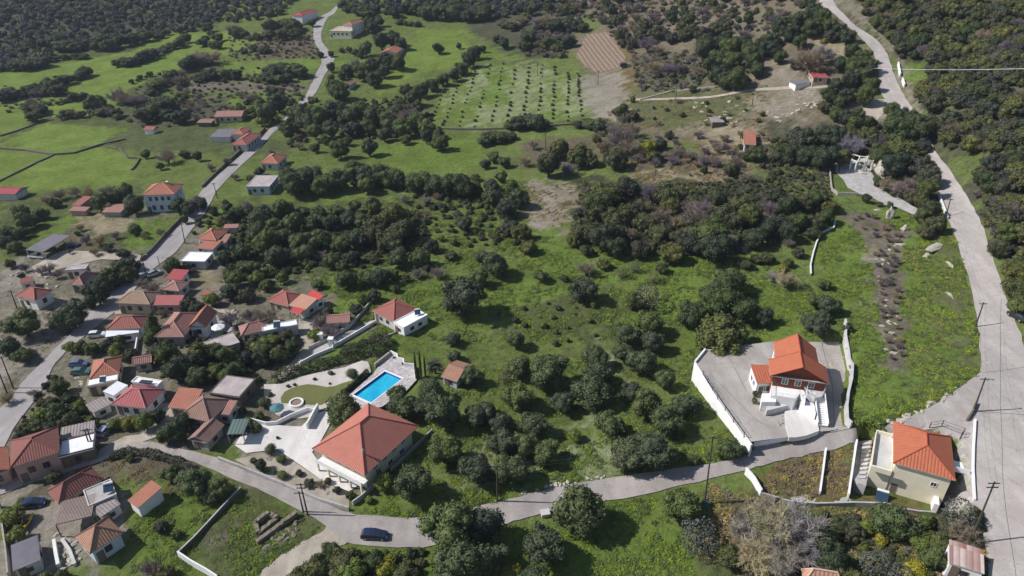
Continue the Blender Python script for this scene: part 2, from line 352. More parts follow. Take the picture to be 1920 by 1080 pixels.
# ---------------- ribbons and sheets laid on the ground ----------------
def cr(pts,n=5):
    P=[np.array(p,float) for p in pts]; out=[]
    for i in range(len(P)-1):
        a=P[max(i-1,0)];b=P[i];c=P[i+1];d=P[min(i+2,len(P)-1)]
        for k in range(n):
            t=k/n; out.append(.5*((2*b)+(c-a)*t+(2*a-5*b+4*c-d)*t*t+(3*b-a-3*c+d)*t**3))
    out.append(P[-1]); return out
ROADMASK=[]; EDGES=[]; line_mesh0=[]
def strip(name,left,right,mat,off=.07,n=4,m=6,smooth=True,mask=True,rag=.22):
    if len(left)!=len(right): print('STRIP',name,len(left),len(right))
    L=[gp(*p) for p in left]; Rr=[gp(*p) for p in right]
    if smooth: L=cr(L,n); Rr=cr(Rr,n)
    if rag:
        rr=np.random.RandomState(len(name)); jl=rr.uniform(-rag,rag,len(L)); jr=rr.uniform(-rag,rag,len(L))
        for i in range(len(L)):
            e=Rr[i]-L[i]; e=e/max(np.hypot(*e[:2]),1e-6); L[i]=L[i]+e*jl[i]; Rr[i]=Rr[i]+e*jr[i]
    v=[];f=[]
    for i in range(len(L)):
        for j in range(m+1):
            p=L[i]*(1-j/m)+Rr[i]*(j/m); v.append((p[0],p[1],h1(p[0],p[1])+off))
    for i in range(len(L)-1):
        for j in range(m):
            a=i*(m+1)+j; f.append((a,a+1,a+m+2,a+m+1))
    o=mobj(name,v,f,mat,smooth=True); tag(o,kind='structure')
    if mask: ROADMASK.append([tuple(p[:2]) for p in L]+[tuple(p[:2]) for p in Rr[::-1]])
    EDGES.append((L,Rr)); return o
def sheet(name,poly,mat,off=.05,res=1.5,z=None,mask=True):
    """a sheet following the ground inside a world polygon"""
    bm=bmesh.new(); P=[(p[0],p[1]) for p in poly]
    f=bm.faces.new([bm.verts.new((x,y,0)) for x,y in P])
    bmesh.ops.triangulate(bm,faces=[f])
    if z is None:
        xs=[p[0] for p in P]; ys=[p[1] for p in P]
        for ax,(lo,hi) in ((0,(min(xs),max(xs))),(1,(min(ys),max(ys)))):
            c=lo+res
            while c<hi:
                no=(1,0,0) if ax==0 else (0,1,0); co=(c,0,0) if ax==0 else (0,c,0)
                bmesh.ops.bisect_plane(bm,geom=bm.verts[:]+bm.edges[:]+bm.faces[:],plane_co=co,plane_no=no); c+=res
    for v in bm.verts: v.co.z=(z if z is not None else h1(v.co.x,v.co.y)+off)
    bmesh.ops.recalc_face_normals(bm,faces=bm.faces[:])
    me=bpy.data.meshes.new(name); bm.to_mesh(me); bm.free()
    if me.polygons and me.polygons[0].normal.z<0: me.flip_normals()
    me.materials.append(mat); o=bpy.data.objects.new(name,me); COL.objects.link(o); tag(o,kind='structure')
    if mask: ROADMASK.append(P)
    return o
# main road climbing on the right
strip('main_road',
 [(1537.0, -8), (1538.8, 8), (1563.2, 25), (1584.6, 45), (1603.6, 62), (1617.5, 75), (1632.0, 92), (1642.0, 112), (1647.0, 140), (1649.7, 172), (1669.1, 195), (1700.0, 225), (1722.0, 262), (1740.0, 300), (1751.3, 335), (1761.0, 365), (1773.3, 400), (1790.0, 440), (1802.7, 480), (1818.5, 530), (1830.0, 590), (1836.4, 640), (1839.0, 697), (1828.0, 750), (1822.0, 800), (1824.0, 880), (1832.0, 950), (1846.0, 1015), (1852.0, 1085), (1850.0, 1180)],
 [(1562.0, -8), (1565.0, 8), (1580.7, 25), (1599.2, 45), (1625.0, 62), (1642.8, 75), (1657.7, 92), (1667.7, 112), (1676.0, 140), (1691.0, 172), (1705.0, 195), (1723.7, 225), (1743.5, 262), (1765.7, 300), (1791.8, 335), (1810.1, 365), (1831.3, 400), (1847.8, 440), (1859.2, 480), (1876.7, 530), (1900.2, 590), (1918.4, 640), (1934.5, 697), (1943.3, 750), (1950.0, 800), (1959.6, 880), (1968.5, 950), (1976.9, 1015), (1985.6, 1085), (1997.3, 1180)],M['road'],off=.10)
sheet('road_junction',gpoly([(1843,695),(1802,725),(1765,752),(1727,772),(1695,788),(1660,800),(1600,812),(1600,836),(1640,830),(1690,835),(1785,830),(1796,900),(1797,955),(1838,955),(1830,900),(1828,800),(1832,750),(1838,720)]),M['road'],off=.085)
strip('village_lane',
 [(1727,773),(1690,790),(1660,799),(1605,801),(1560,806),(1480,826),(1409,842),(1360,864),(1265,879),(1147,895),(1037,915),(960,935),(932,943),(860,958),(787,972),(680,966),(640,957),(575,928),(480,892),(410,860),(322,838),(275,828),(225,836),(179,851),(100,873),(0,906),(-40,922)],
 [(1735,800),(1700,812),(1672,820),(1606,832),(1580,838),(1500,856),(1440,870),(1397,883),(1310,904),(1200,928),(1080,950),(1000,967),(950,982),(880,1000),(792,1027),(705,1023),(652,1018),(590,972),(500,925),(425,893),(350,862),(300,853),(240,849),(185,866),(95,895),(0,928),(-40,945)],M['lane'],off=.09)
sheet('lane_junction',gpoly([(600,975),(650,1017),(660,1000),(640,985)]),M['lane'],off=.085)
strip('dirt_track',[(618,980),(600,1000),(570,1015),(530,1040),(500,1062),(478,1090)],[(652,1018),(636,1025),(610,1035),(570,1058),(540,1080),(520,1100)],M['dirt'],off=.06)
strip('village_road',
 [(-60,830),(0,767),(32,730),(75,682),(132,627),(160,592),(185,565),(205,540),(265,492),(302,455),(345,410),(380,355),(425,315),(462,282),(500,246),(530,226),(552,200),(577,174),(590,142),(607,110),(600,95),(591,82),(587,65),(590,45),(603,30),(620,21),(640,0),(655,-20)],
 [(-10,880),(25,805),(80,730),(105,680),(140,647),(175,617),(218,583),(250,548),(270,520),(300,495),(332,470),(360,430),(385,400),(397,370),(445,317),(480,285),(512,250),(537,230),(562,205),(592,174),(608,142),(628,108),(618,96),(606,82),(602,65),(608,45),(612,34),(628,24),(648,2),(664,-18)],M['vroad'],off=.08)
sheet('dirt_yard',gpoly([(60,500),(100,478),(120,470),(190,472),(265,478),(262,490),(190,486),(150,495),(110,505),(98,520),(70,520)]),M['dirt'])
sheet('lane_spur',gpoly([(179,850),(200,835),(235,818),(262,815),(290,800),(330,795),(335,805),(270,828),(225,838)]),M['dirt'],off=.075)
strip('viewpoint_drive',q4(1440,270,[(500,145),(510,210),(570,270),(600,330),(690,375),(780,400),(860,450),(980,480),(1060,515),(1120,545)]),
 q4(1440,270,[(610,110),(740,170),(790,240),(800,285),(850,330),(940,375),(1020,425),(1100,470),(1140,495),(1175,530)]),M['conc'],off=.08,smooth=False)
strip('dirt_lane',q4(1440,0,[(540,750),(620,790),(700,840),(740,900)]),q4(1440,0,[(930,740),(900,790),(860,850),(800,920)]),M['dirt'],off=.06)
strip('field_track',[(1180,185),(1270,183),(1330,180),(1400,168),(1470,163),(1560,160)],[(1180,189),(1270,187),(1330,184),(1400,172),(1475,168),(1560,166)],M['dirt'],off=.06)
strip('concrete_ramp',q4(480,540,[(390,470),(500,410),(570,385),(700,320),(870,240)]),q4(480,540,[(440,505),(570,460),(600,430),(760,340),(905,258)]),M['conc'],off=.1,smooth=False)
strip('dirt_path',q4(480,540,[(320,270),(360,330),(390,400),(330,480),(250,570),(170,640),(120,690)]),q4(480,540,[(400,280),(415,340),(420,400),(420,500),(290,600),(200,680),(150,700)]),M['dirt'],off=.06)
sheet('white_driveway',gpoly([(455,812),(475,790),(525,798),(565,800),(578,788),(590,776),(612,770),(622,790),(600,830),(585,848),(600,870),(640,890),(680,905),(655,922),(610,905),(560,870),(520,843),(462,850),(440,835)]),M['white_court'],off=.09)
sheet('gravel_garden',gpoly(q8(440,660,[(440,490),(700,480),(960,380),(1300,300),(1660,230),(1900,130),(2000,150),(2050,300),(1900,450),(1750,480),(1600,700),(1500,800),(1300,860),(1200,960),(1000,1000),(800,1000),(640,950),(560,900),(440,760)])),M['gravel'],off=.07)
sheet('garden_lawn',gpoly(q8(440,660,[(700,770),(690,690),(750,600),(850,550),(960,510),(1090,488),(1200,495),(1380,530),(1500,515),(1620,470),(1720,440),(1820,430),(1600,620),(1450,720),(1300,800),(1020,790)])),M['lawn'],off=.10,mask=False)
sheet('garden_bed',gpoly([(440,862),(520,845),(560,872),(610,905),(655,925),(655,950),(600,935),(540,908),(470,878)]),M['dirt'],off=.08,mask=False)
strip('village_alley',[(215,580),(260,577),(320,578),(370,577),(420,580),(450,590)],[(215,590),(260,586),(320,584),(370,583),(420,588),(445,598)],M['dirt'],off=.07)
sheet('village_yard',gpoly([(560,598),(590,600),(585,625),(600,640),(575,655),(560,625)]),M['dirt'],off=.065)
sheet('village_yard',gpoly([(395,590),(445,600),(440,618),(400,635),(380,625)]),M['conc'],off=.065)
sheet('village_yard',gpoly([(285,758),(330,755),(345,775),(330,795),(290,800),(268,790)]),M['dirt'],off=.066)
sheet('yard_slab',YARD,M['court'],z=YZ)
from mathutils.geometry import tessellate_polygon
_o=[Vector(p) for p in PDECK]; _cx=sum((Vector(p) for p in POOLW),Vector())/4
_i=[_cx+(Vector(p)-_cx)*1.0 for p in POOLW]
_t=tessellate_polygon([_o,_i]); _v=[(p.x,p.y,POOLZ) for p in _o+_i]
_f=[]
for a in _t:
    A,B,C=[Vector(_v[i]) for i in a]; _f.append(tuple(a) if (B-A).cross(C-A).z>0 else tuple(a[::-1]))
tag(mobj('pool_terrace',_v,_f,M['paving']),kind='structure')
_p0,_p1=gp(1100,75),gp(1143,130); _d=(_p1-_p0)[:2]; _d=_d/np.hypot(*_d)
sheet('ploughed_plot',gpoly([(1079,107),(1100,65),(1140,60),(1160,85),(1174,110),(1160,128),(1120,137),(1098,125)]),furrow('ploughed_earth',(.27,.205,.15),(.205,.15,.11),(-_d[1],_d[0]),2.2),off=.12,res=2.5)
for _q in ([(1330,700),(1420,790),(1470,822)],[(1345,660),(1400,735)],[(1540,640),(1560,720),(1565,800)]): line_mesh0.append(_q)
# joints cast in the concrete road, and a pole shadow drawn as a line
def line_mesh(name,pts,width,mat,off):
    P=[gp(*p) for p in pts]; v=[];f=[]
    Q=[]
    for i in range(len(P)-1):
        n=max(2,int(np.hypot(*(P[i+1]-P[i])[:2])/2))
        Q+= [P[i]+(P[i+1]-P[i])*k/n for k in range(n)]
    Q.append(P[-1])
    for i,p in enumerate(Q):
        d=(Q[min(i+1,len(Q)-1)]-Q[max(i-1,0)])[:2]; d=d/max(np.hypot(*d),1e-6); nn=np.array([-d[1],d[0]])*width/2
        for s in (-1,1):
            x,y=p[0]+nn[0]*s,p[1]+nn[1]*s; v.append((x,y,h1(x,y)+off))
    f=[(2*i,2*i+1,2*i+3,2*i+2) for i in range(len(Q)-1)]
    o=mobj(name,v,f,mat); tag(o,kind='structure'); return o
line_mesh('road_joint_and_shadow',[(1826,772),(1875,775),(1945,780)],.09,M['joint_and_shadow'],.115)  # cast shadow of the junction pole, painted on as a dark strip
line_mesh('road_joint_and_shadow',[(1877,560),(1876,640),(1875,760),(1880,900),(1892,1000),(1905,1085)],.06,M['joint_and_shadow'],.116)
line_mesh('road_joint_and_shadow',[(1842,700),(1880,695),(1930,688)],.07,M['joint_and_shadow'],.117)

for _q in line_mesh0: line_mesh('yard_joint',_q,.07,M['joint_and_shadow'],.10)
# ---------------- the ground ----------------
PAL=dict(lush=(.130,.188,.036),field=(.145,.200,.040),mead=(.130,.168,.044),rough=(.095,.110,.042),brush=(.095,.090,.060),brown=(.135,.105,.075),soil=(.24,.19,.135),
 bare=(.26,.23,.185),straw=(.27,.225,.145),grey=(.175,.145,.100),olive=(.12,.125,.055),flower=(.235,.26,.135),scrubd=(.055,.060,.035),pinkbare=(.25,.215,.165),autumn=(.17,.125,.055),village=(.20,.175,.135),white=(.5,.47,.42),forest=(.085,.080,.055),purple=(.175,.145,.115))
ROU=dict(lush=.8,field=.3,mead=.9,rough=.9,brush=1,brown=.8,soil=.35,bare=.4,straw=.5,grey=.6,olive=.7,flower=.5,scrubd=1,pinkbare=.4,autumn=.8,village=.8,white=.3,forest=1,purple=.8)
Zs=[ # (kind, pixel polygon, edge jitter)
 ('rough',[(-200,260),(640,300),(640,-60),(-200,-60)],3),
 ('forest',[(-200,85),(60,110),(240,60),(420,40),(560,-40),(-200,-60)],4),
 ('mead',[(400,-40),(1000,-40),(900,250),(420,260)],3),
 ('field',[(-100,150),(60,142),(90,120),(190,105),(340,80),(450,60),(480,80),(400,110),(300,140),(240,170),(230,200),(150,225),(90,215),(0,240),(-100,240)],1),
 ('field',[(330,150),(480,128),(560,118),(600,112),(590,132),(480,140),(400,148),(340,160)],1),('field',[(250,100),(330,90),(440,78),(430,66),(330,80),(250,92)],1),
 ('field',[(-100,130),(130,130),(150,150),(60,175),(-100,180)],1),
 ('field',[(-100,195),(60,195),(55,240),(0,262),(-100,262)],1),('field',[(-120,300),(0,268),(80,230),(240,240),(190,270),(100,290),(0,280)],1),
 ('field',[(-120,300),(0,282),(100,290),(0,340),(-120,340)],1),('field',[(0,340),(100,292),(200,275),(260,300),(240,345),(190,352),(60,358),(-120,350)],1),
 ('field',[(415,115),(600,112),(590,130),(560,135),(415,135)],1),('field',[(250,60),(400,58),(480,62),(470,75),(400,92),(300,112),(260,110)],1),('lush',[(300,170),(520,172),(510,200),(310,200)],2),
 ('field',[(700,180),(720,150),(760,90),(790,55),(870,55),(890,90),(840,130),(770,140),(740,165)],1.5),
 ('lush',[(620,110),(690,110),(700,125),(620,125)],2),('field',[(900,110),(1000,112),(1010,35),(940,40)],2),
 ('lush',[(880,95),(930,75),(980,30),(1010,30),(1000,110),(920,110)],2),
 ('olive',[(790,215),(860,128),(920,112),(1085,132),(1098,225),(1000,240),(860,242)],1.5),
 ('lush',[(800,215),(860,130),(920,115),(1080,135),(1092,222),(1000,236),(860,238)],1.5),
 ('purple',[(330,150),(480,155),(570,160),(570,172),(330,172)],2),('brown',[(480,70),(590,60),(600,105),(480,115)],3),('brush',[(240,190),(420,180),(440,225),(250,240)],3),
 ('lush',[(560,300),(700,260),(880,250),(900,300),(850,330),(700,300)],2),('mead',[(560,180),(900,250),(900,340),(550,320)],3),
 ('lush',[(450,380),(560,370),(690,365),(740,350),(730,380),(620,395),(520,390),(450,395)],2),('lush',[(690,270),(890,255),(905,300),(860,330),(700,310)],2),
 ('flower',[(885,130),(915,126),(905,175),(870,200)],3),('flower',[(962,120),(1000,122),(985,232),(950,236),(955,180)],3),('flower',[(1005,128),(1030,130),(1025,225),(1000,226)],3),('flower',[(1048,145),(1088,150),(1095,215),(1060,220)],3),('flower',[(820,210),(850,160),(862,165),(835,215)],3),('flower',[(905,200),(945,200),(940,236),(880,238)],3),
 # upper middle and right: stony scrub
 ('grey',[(1000,-60),(1540,-60),(1660,230),(1440,300),(1180,250),(1100,120),(1010,60)],3),
 ('lush',[(1060,10),(1120,40),(1130,60),(1090,60),(1060,45)],3),('forest',[(880,-60),(1060,-40),(1090,60),(1000,120),(880,60)],3),
 ('brush',[(1180,100),(1300,100),(1330,160),(1200,175)],3),('olive',[(1180,150),(1300,165),(1440,165),(1400,200),(1200,240),(1130,235)],3),('brush',[(1270,340),(1440,345),(1560,330),(1560,400),(1300,400)],3),
 ('soil',[(1079,107),(1100,65),(1140,60),(1172,110),(1160,130),(1120,138)],1),('bare',[(1090,140),(1170,135),(1180,220),(1110,230),(1098,180)],2),
 ('autumn',[(1135,55),(1165,60),(1195,130),(1190,190),(1175,185),(1170,125)],2),('olive',[(1180,195),(1350,195),(1400,170),(1430,200),(1350,235),(1200,245)],3),
 ('pinkbare',[(1440,100),(1530,160),(1535,205),(1470,230),(1420,215),(1400,195),(1430,165)],3),('straw',[(1530,60),(1600,80),(1590,110),(1560,115),(1540,90)],2),
 ('straw',[(1180,320),(1400,320),(1420,345),(1300,380),(1270,340),(1170,335)],3),('straw',[(1300,235),(1440,240),(1440,300),(1330,300)],3),
 ('pinkbare',[(975,345),(1075,335),(1085,400),(1040,440),(980,430),(970,385)],3),('brown',[(980,265),(1130,255),(1130,300),(980,320)],3),('brown',[(1170,290),(1400,290),(1400,325),(1180,320)],3),
 ('bare',q4(1440,0,[(540,740),(1060,820),(1100,760),(1160,820),(1000,1000),(740,950),(560,820)]),2),
 ('forest',[(1540,-60),(2100,-60),(2100,520),(1900,520),(1850,440),(1790,320),(1740,260),(1700,180),(1680,110),(1600,40)],3),
 ('forest',[(1440,230),(1700,230),(1760,300),(1760,440),(1700,400),(1560,300),(1440,330)],3),
 ('scrubd',[(1080,330),(1300,340),(1560,330),(1560,440),(1400,470),(1200,490),(1080,440)],3),
 ('lush',q4(1440,0,[(1000,480),(1180,460),(1200,600),(1030,630)]),1),('mead',[(1790,290),(1860,290),(1870,320),(1830,350),(1800,330)],3),('brush',[(1830,330),(1880,420),(1900,540),(1880,520),(1860,470),(1830,400)],2),
 ('pinkbare',q4(1440,0,[(500,0),(640,100),(800,240),(900,380),(980,480),(980,700),(1120,830),(1180,830),(1080,640),(1000,440),(900,260),(760,100),(620,0)]),1.5),
 # slope on the right
 ('lush',[(1520,430),(1560,380),(1700,390),(1790,450),(1830,600),(1836,700),(1760,750),(1660,797),(1600,797),(1600,690),(1583,637),(1530,520)],2),
 ('olive',[(1740,430),(1790,445),(1830,600),(1836,700),(1730,770),(1770,640),(1760,560)],3),('mead',[(1400,440),(1530,430),(1540,640),(1400,640)],3),
 ('purple',q4(1440,270,[(560,560),(700,560),(820,660),(1000,680),(1010,730),(920,800),(930,1080),(820,1080),(840,900),(760,760),(640,640)]),2),
 ('purple',q4(1440,540,[(820,0),(940,0),(940,120),(1010,190),(960,290),(860,300),(830,130)]),2),('purple',[(1585,400),(1640,403),(1695,438),(1698,520),(1695,600),(1706,685),(1660,695),(1642,560),(1622,470)],1.2),('purple',q4(1440,540,[(870,380),(1000,390),(1020,470),(950,560),(900,520)]),2),
 ('pinkbare',q4(1440,270,[(680,820),(780,770),(930,780),(900,860),(760,870)]),2),('pinkbare',q4(1440,540,[(640,30),(780,60),(820,150),(720,150)]),1.5),('pinkbare',q4(1440,540,[(800,260),(900,300),(920,370),(840,370)]),1.5),
 ('mead',[(1460,380),(1560,290),(1580,330),(1700,400),(1560,400)],2),
 # middle
 ('rough',[(380,380),(980,350),(980,540),(860,560),(600,560),(420,520)],4),('lush',[(940,440),(1080,440),(1400,500),(1500,520),(1540,640),(1310,640),(1300,840),(820,700),(640,620),(600,520),(720,520)],3),
 ('mead',[(780,380),(980,360),(980,500),(700,540),(720,470)],4),
 ('mead',[(760,580),(1310,640),(1410,840),(1150,890),(930,935),(740,880),(800,800)],3),('flower',[(1040,840),(1130,790),(1170,880),(1060,905),(930,930),(990,880)],3),('olive',[(1080,600),(1200,690),(1200,740),(1060,620)],3),
 ('rough',[(940,580),(1180,540),(1200,620),(1100,640),(960,640)],3),
 ('flower',[(1120,630),(1140,640),(1170,700),(1200,720),(1190,735),(1150,700)],2),('flower',[(1080,740),(1140,745),(1150,780),(1090,800)],3),('flower',[(890,840),(930,830),(960,870),(900,930),(860,920)],3),
 ('lush',[(780,985),(1000,975),(1110,950),(1250,925),(1330,1000),(1300,1100),(600,1100),(640,1030)],3),
 ('lush',q4(480,810,[(750,540),(860,450),(1040,470),(1100,560),(1080,640),(780,600)]),1),
 ('white',[(1725,795),(1828,785),(1832,965),(1795,965),(1800,900),(1795,820)],.5),('autumn',[(1600,925),(1650,930),(1760,965),(1760,980),(1640,955)],1),('autumn',[(1397,888),(1540,850),(1600,835),(1595,930),(1530,935),(1430,930)],1.5),('brown',[(1480,850),(1540,855),(1530,910),(1490,910)],2),('rough',[(1330,905),(1420,930),(1600,950),(1760,970),(1850,940),(1860,1120),(1300,1120),(1310,1000)],3),
 # village
 ('bare',[(385,795),(430,850),(520,880),(660,940),(700,905),(620,800),(560,790)],2), ('bare',[(-60,880),(60,870),(190,860),(180,880),(60,925),(-60,950)],2),('brown',[(30,930),(110,905),(150,880),(190,870),(210,900),(100,950)],1.5),
 ('village',[(-60,520),(60,470),(250,380),(420,440),(600,540),(760,590),(690,690),(560,790),(400,840),(-60,900)],3),
 ('rough',[(0,370),(260,350),(260,460),(60,480),(-60,470)],3),('lush',[(60,450),(120,400),(160,395),(150,420),(110,440),(50,475)],2),('straw',[(150,405),(240,405),(240,430),(170,450),(150,430)],2),
 ('brown',[(120,430),(170,450),(240,470),(120,478)],2),('lush',[(245,420),(345,405),(300,455),(260,480),(225,470)],2),('straw',q8(280,410,[(600,790),(1100,820),(1080,960),(960,1080),(640,1080),(700,920)]),1.5),
 ('bare',[(-60,590),(100,560),(170,590),(130,625),(75,680),(0,765),(-60,780)],2),('bare',[(30,490),(100,495),(90,520),(40,540),(0,550),(0,500)],2),('brown',[(0,730),(75,660),(20,740),(0,760)],2),
 ('lush',[(380,420),(430,380),(450,395),(420,440),(400,470)],2),('lush',[(560,600),(640,560),(720,560),(700,590),(600,600)],2),('lush',[(510,720),(560,690),(700,620),(760,610),(740,650),(620,680)],2),
 ('lush',[(250,960),(330,920),(450,920),(430,960),(340,1040),(380,1090),(250,1090),(290,1030)],2),('brown',[(190,870),(310,860),(320,900),(300,915),(260,900),(215,890)],2),('rough',[(450,925),(480,920),(570,960),(610,985),(520,1050),(400,1090),(345,1045)],1.5),
 ('purple',q4(0,810,[(1560,760),(1820,660),(1880,800),(1600,880)]),2),('soil',[(55,960),(100,930),(110,990),(70,1010)],1.5),('brown',[(200,850),(320,850),(410,890),(540,950),(450,920),(330,905)],2),
 ('bare',[(95,930),(170,962),(235,930),(238,962),(200,1045),(150,1075),(110,1080),(90,1040)],1.5),('bare',[(0,930),(60,925),(100,960),(110,1060),(80,1090),(0,1090)],2),
 ('gravel_' if False else 'bare',[(530,850),(600,880),(650,925),(560,900),(510,860)],1),
]
def build_ground():
    rows=[-45.0]; 
    while rows[-1]<1450: rows.append(rows[-1]+(.95 if 55<rows[-1]<175 else (3 if rows[-1]<=55 else max(.95,.0062*rows[-1]))))
    rows=np.array(rows); nu=620; U=np.linspace(-1.45,1.45,nu)
    X=U[None,:]*(95+.80*np.maximum(rows,0))[:,None]; Y=np.repeat(rows[:,None],nu,1)
    Zg=hh(X,Y)
    jx=np.sin(X*.55+Y*.21)+np.sin(Y*.83-X*.3+1)*.8+np.sin(X*1.7+Y*1.3)*.5; jy=np.cos(Y*.47-X*.25)+np.sin(X*.9+Y*.4+2)*.8+np.cos(X*1.5-Y*1.9)*.5
    colr=np.zeros(X.shape+(3,)); colr[:]=PAL['mead']; rg=np.full(X.shape,.6)
    for kind,pp,j in Zs:
        W=gpoly(pp); P=np.array(W); bx=(X>P[:,0].min()-8)&(X<P[:,0].max()+8)&(Y>P[:,1].min()-8)&(Y<P[:,1].max()+8)
        if not bx.any(): continue
        acc=np.zeros(bx.sum())
        for k in range(3):
            s=(k+1)/3*j*np.minimum(1+Y[bx]/400,2)
            acc+=pip(X[bx]+jx[bx]*s,Y[bx]+jy[bx]*s,[(a,b) for a,b,_ in W])
        acc/=3; colr[bx]=colr[bx]*(1-acc[:,None])+np.array(PAL[kind])*acc[:,None]; rg[bx]=rg[bx]*(1-acc)+ROU[kind]*acc
    # bumps of the rough vegetation, none under roads and yards
    rm=np.zeros(X.shape,bool)
    for W in ROADMASK+[[(a,b) for a,b,_ in YARD],[(a,b) for a,b,_ in PDECK],[(a,b) for a,b,_ in HYARD]]:
        P=np.array(W); bx=(X>P[:,0].min()-2)&(X<P[:,0].max()+2)&(Y>P[:,1].min()-2)&(Y<P[:,1].max()+2)
        if bx.any():
            a=pip(X[bx],Y[bx],W)|(pdist(X[bx],Y[bx],W)<1.6); t=rm[bx]; t|=a; rm[bx]=t
    rng=np.random.RandomState(5)
    lump=np.maximum(0,jx*.12+jy*.12+rng.rand(*X.shape)*.45-.15)*rg*np.where(rm,0,1)
    # ground sinks a little under the hard sheets so no grass comes through
    Zg=Zg+np.where(rm,-.06,lump*.8)
    nv=X.size; v=np.stack([X,Y,Zg],2).reshape(-1,3)
    ny=len(rows); idx=np.arange(nv).reshape(ny,nu)
    f=np.stack([idx[:-1,:-1],idx[:-1,1:],idx[1:,1:],idx[1:,:-1]],2).reshape(-1,4)
    me=bpy.data.meshes.new('ground'); me.vertices.add(nv); me.vertices.foreach_set('co',v.astype(np.float32).ravel())
    me.loops.add(f.size); me.loops.foreach_set('vertex_index',f.astype(np.int32).ravel()); me.polygons.add(len(f))
    me.polygons.foreach_set('loop_start',np.arange(0,f.size,4,dtype=np.int32)); me.polygons.foreach_set('use_smooth',np.ones(len(f),bool)); me.update()
    ca=me.color_attributes.new('cover','FLOAT_COLOR','POINT'); ca.data.foreach_set('color',np.concatenate([colr,rg[...,None]],2).astype(np.float32).ravel())
    m,t,b=nmat('ground_cover'); at=N(t,'ShaderNodeVertexColor',layer_name='cover'); P=geo(t); al=at.outputs['Alpha']
    a=mapr(t,noise(t,.09,5,.6,P),.3,.7,.78,1.22); c=mapr(t,noise(t,.55,5,.65,P),.3,.7,.8,1.2); v_=math_(t,'MULTIPLY',a,c)
    g=N(t,'ShaderNodeCombineColor'); t.links.new(v_,g.inputs[0]);t.links.new(v_,g.inputs[1]);t.links.new(math_(t,'POWER',v_,1.4),g.inputs[2])
    base=mixc(t,1.0,at.outputs['Color'],g.outputs[0],'MULTIPLY')
    # darker herbs and paler dry tufts
    d0=mapr(t,noise(t,2.6,5,.8,P,.4),.48,.63,0,.5); base=mixc(t,math_(t,'MULTIPLY',d0,al),base,(.034,.050,.018))
    d1=mapr(t,noise(t,.8,6,.75,P,.6),.48,.64,0,.8); base=mixc(t,math_(t,'MULTIPLY',d1,al),base,(.030,.045,.016))
    d2=mapr(t,noise(t,1.9,5,.75,P,.3),.58,.72,0,.55); base=mixc(t,math_(t,'MULTIPLY',d2,al),base,(.20,.19,.10))
    d3=mapr(t,noise(t,.22,6,.6,P,1.),.56,.70,0,.7); base=mixc(t,math_(t,'MULTIPLY',d3,al),base,(.14,.125,.055))
    t.links.new(base,b.inputs['Base Color']); b.inputs['Roughness'].default_value=.95; b.inputs['Specular IOR Level'].default_value=.05
    bump(t,b,noise(t,1.3,6,.75,P),.9,.35)
    me.materials.append(m); o=bpy.data.objects.new('ground',me); COL.objects.link(o); tag(o,kind='structure'); return X,Y,rm
GXY=build_ground()
# ---------------- buildings ----------------
LAND=[]   # landmarks (x,y,phrase)
def rect(A,B,C,z):
    a=at_z(*A,z)[:2]; b=at_z(*B,z)[:2]; c=at_z(*C,z)[:2]
    u=b-a; L=np.hypot(*u); u=u/L; v=np.array([-u[1],u[0]]); W=float(np.dot(c-b,v))
    if W<0: v=-v; W=-W
    ctr=a+u*L/2+v*W/2; return ctr,float(L),W,math.atan2(u[1],u[0]) if np.cross(u,v)>0 else math.atan2(u[1],u[0])
def windows_on(root,L,W,H,z0,spec,mats):
    """spec: list of (side, n, z, w, h, kind); sides: 0 front(-y) 1 right 2 back 3 left"""
    for side,n,zc,ww,wh,kind in spec:
        ln=L if side in(0,2) else W; hx=L/2;hy=W/2
        for i in range(n):
            t=(i+1)/(n+1)*ln-ln/2
            def T(p,side=side,t=t):
                a,d,z=p   # along, out, up
                if side==0: return (t+a,-hy-d,z)
                if side==2: return (t+a,hy+d,z)
                if side==1: return (hx+d,t+a,z)
                return (-hx-d,t+a,z)
            fr=MB(); w2,h2=ww/2,wh/2; zc0=z0+zc; e=.09
            fr.box(-w2-e,-w2,-.02,.07,zc0-h2-e,zc0+h2+e,T=T); fr.box(w2,w2+e,-.02,.07,zc0-h2-e,zc0+h2+e,T=T)
            fr.box(-w2,w2,-.02,.07,zc0+h2,zc0+h2+e,T=T); fr.box(-w2,w2,-.02,.10,zc0-h2-e,zc0-h2,T=T)
            if kind=='win':
                fr.box(-.03,.03,.0,.06,zc0-h2,zc0+h2,T=T)
                o=fr.obj('window',mats[0],root); g=MB(); g.box(-w2+.002,w2-.002,.001,.035,zc0-h2+.002,zc0+h2-.002,T=T); g.obj('pane',M['glass'],o)
            else:
                o=fr.obj('door',mats[0],root); g=MB(); g.box(-w2+.002,w2-.002,.001,.04,zc0-h2+.002,zc0+h2-.002,T=T); g.obj('door_leaf',mats[1],o)
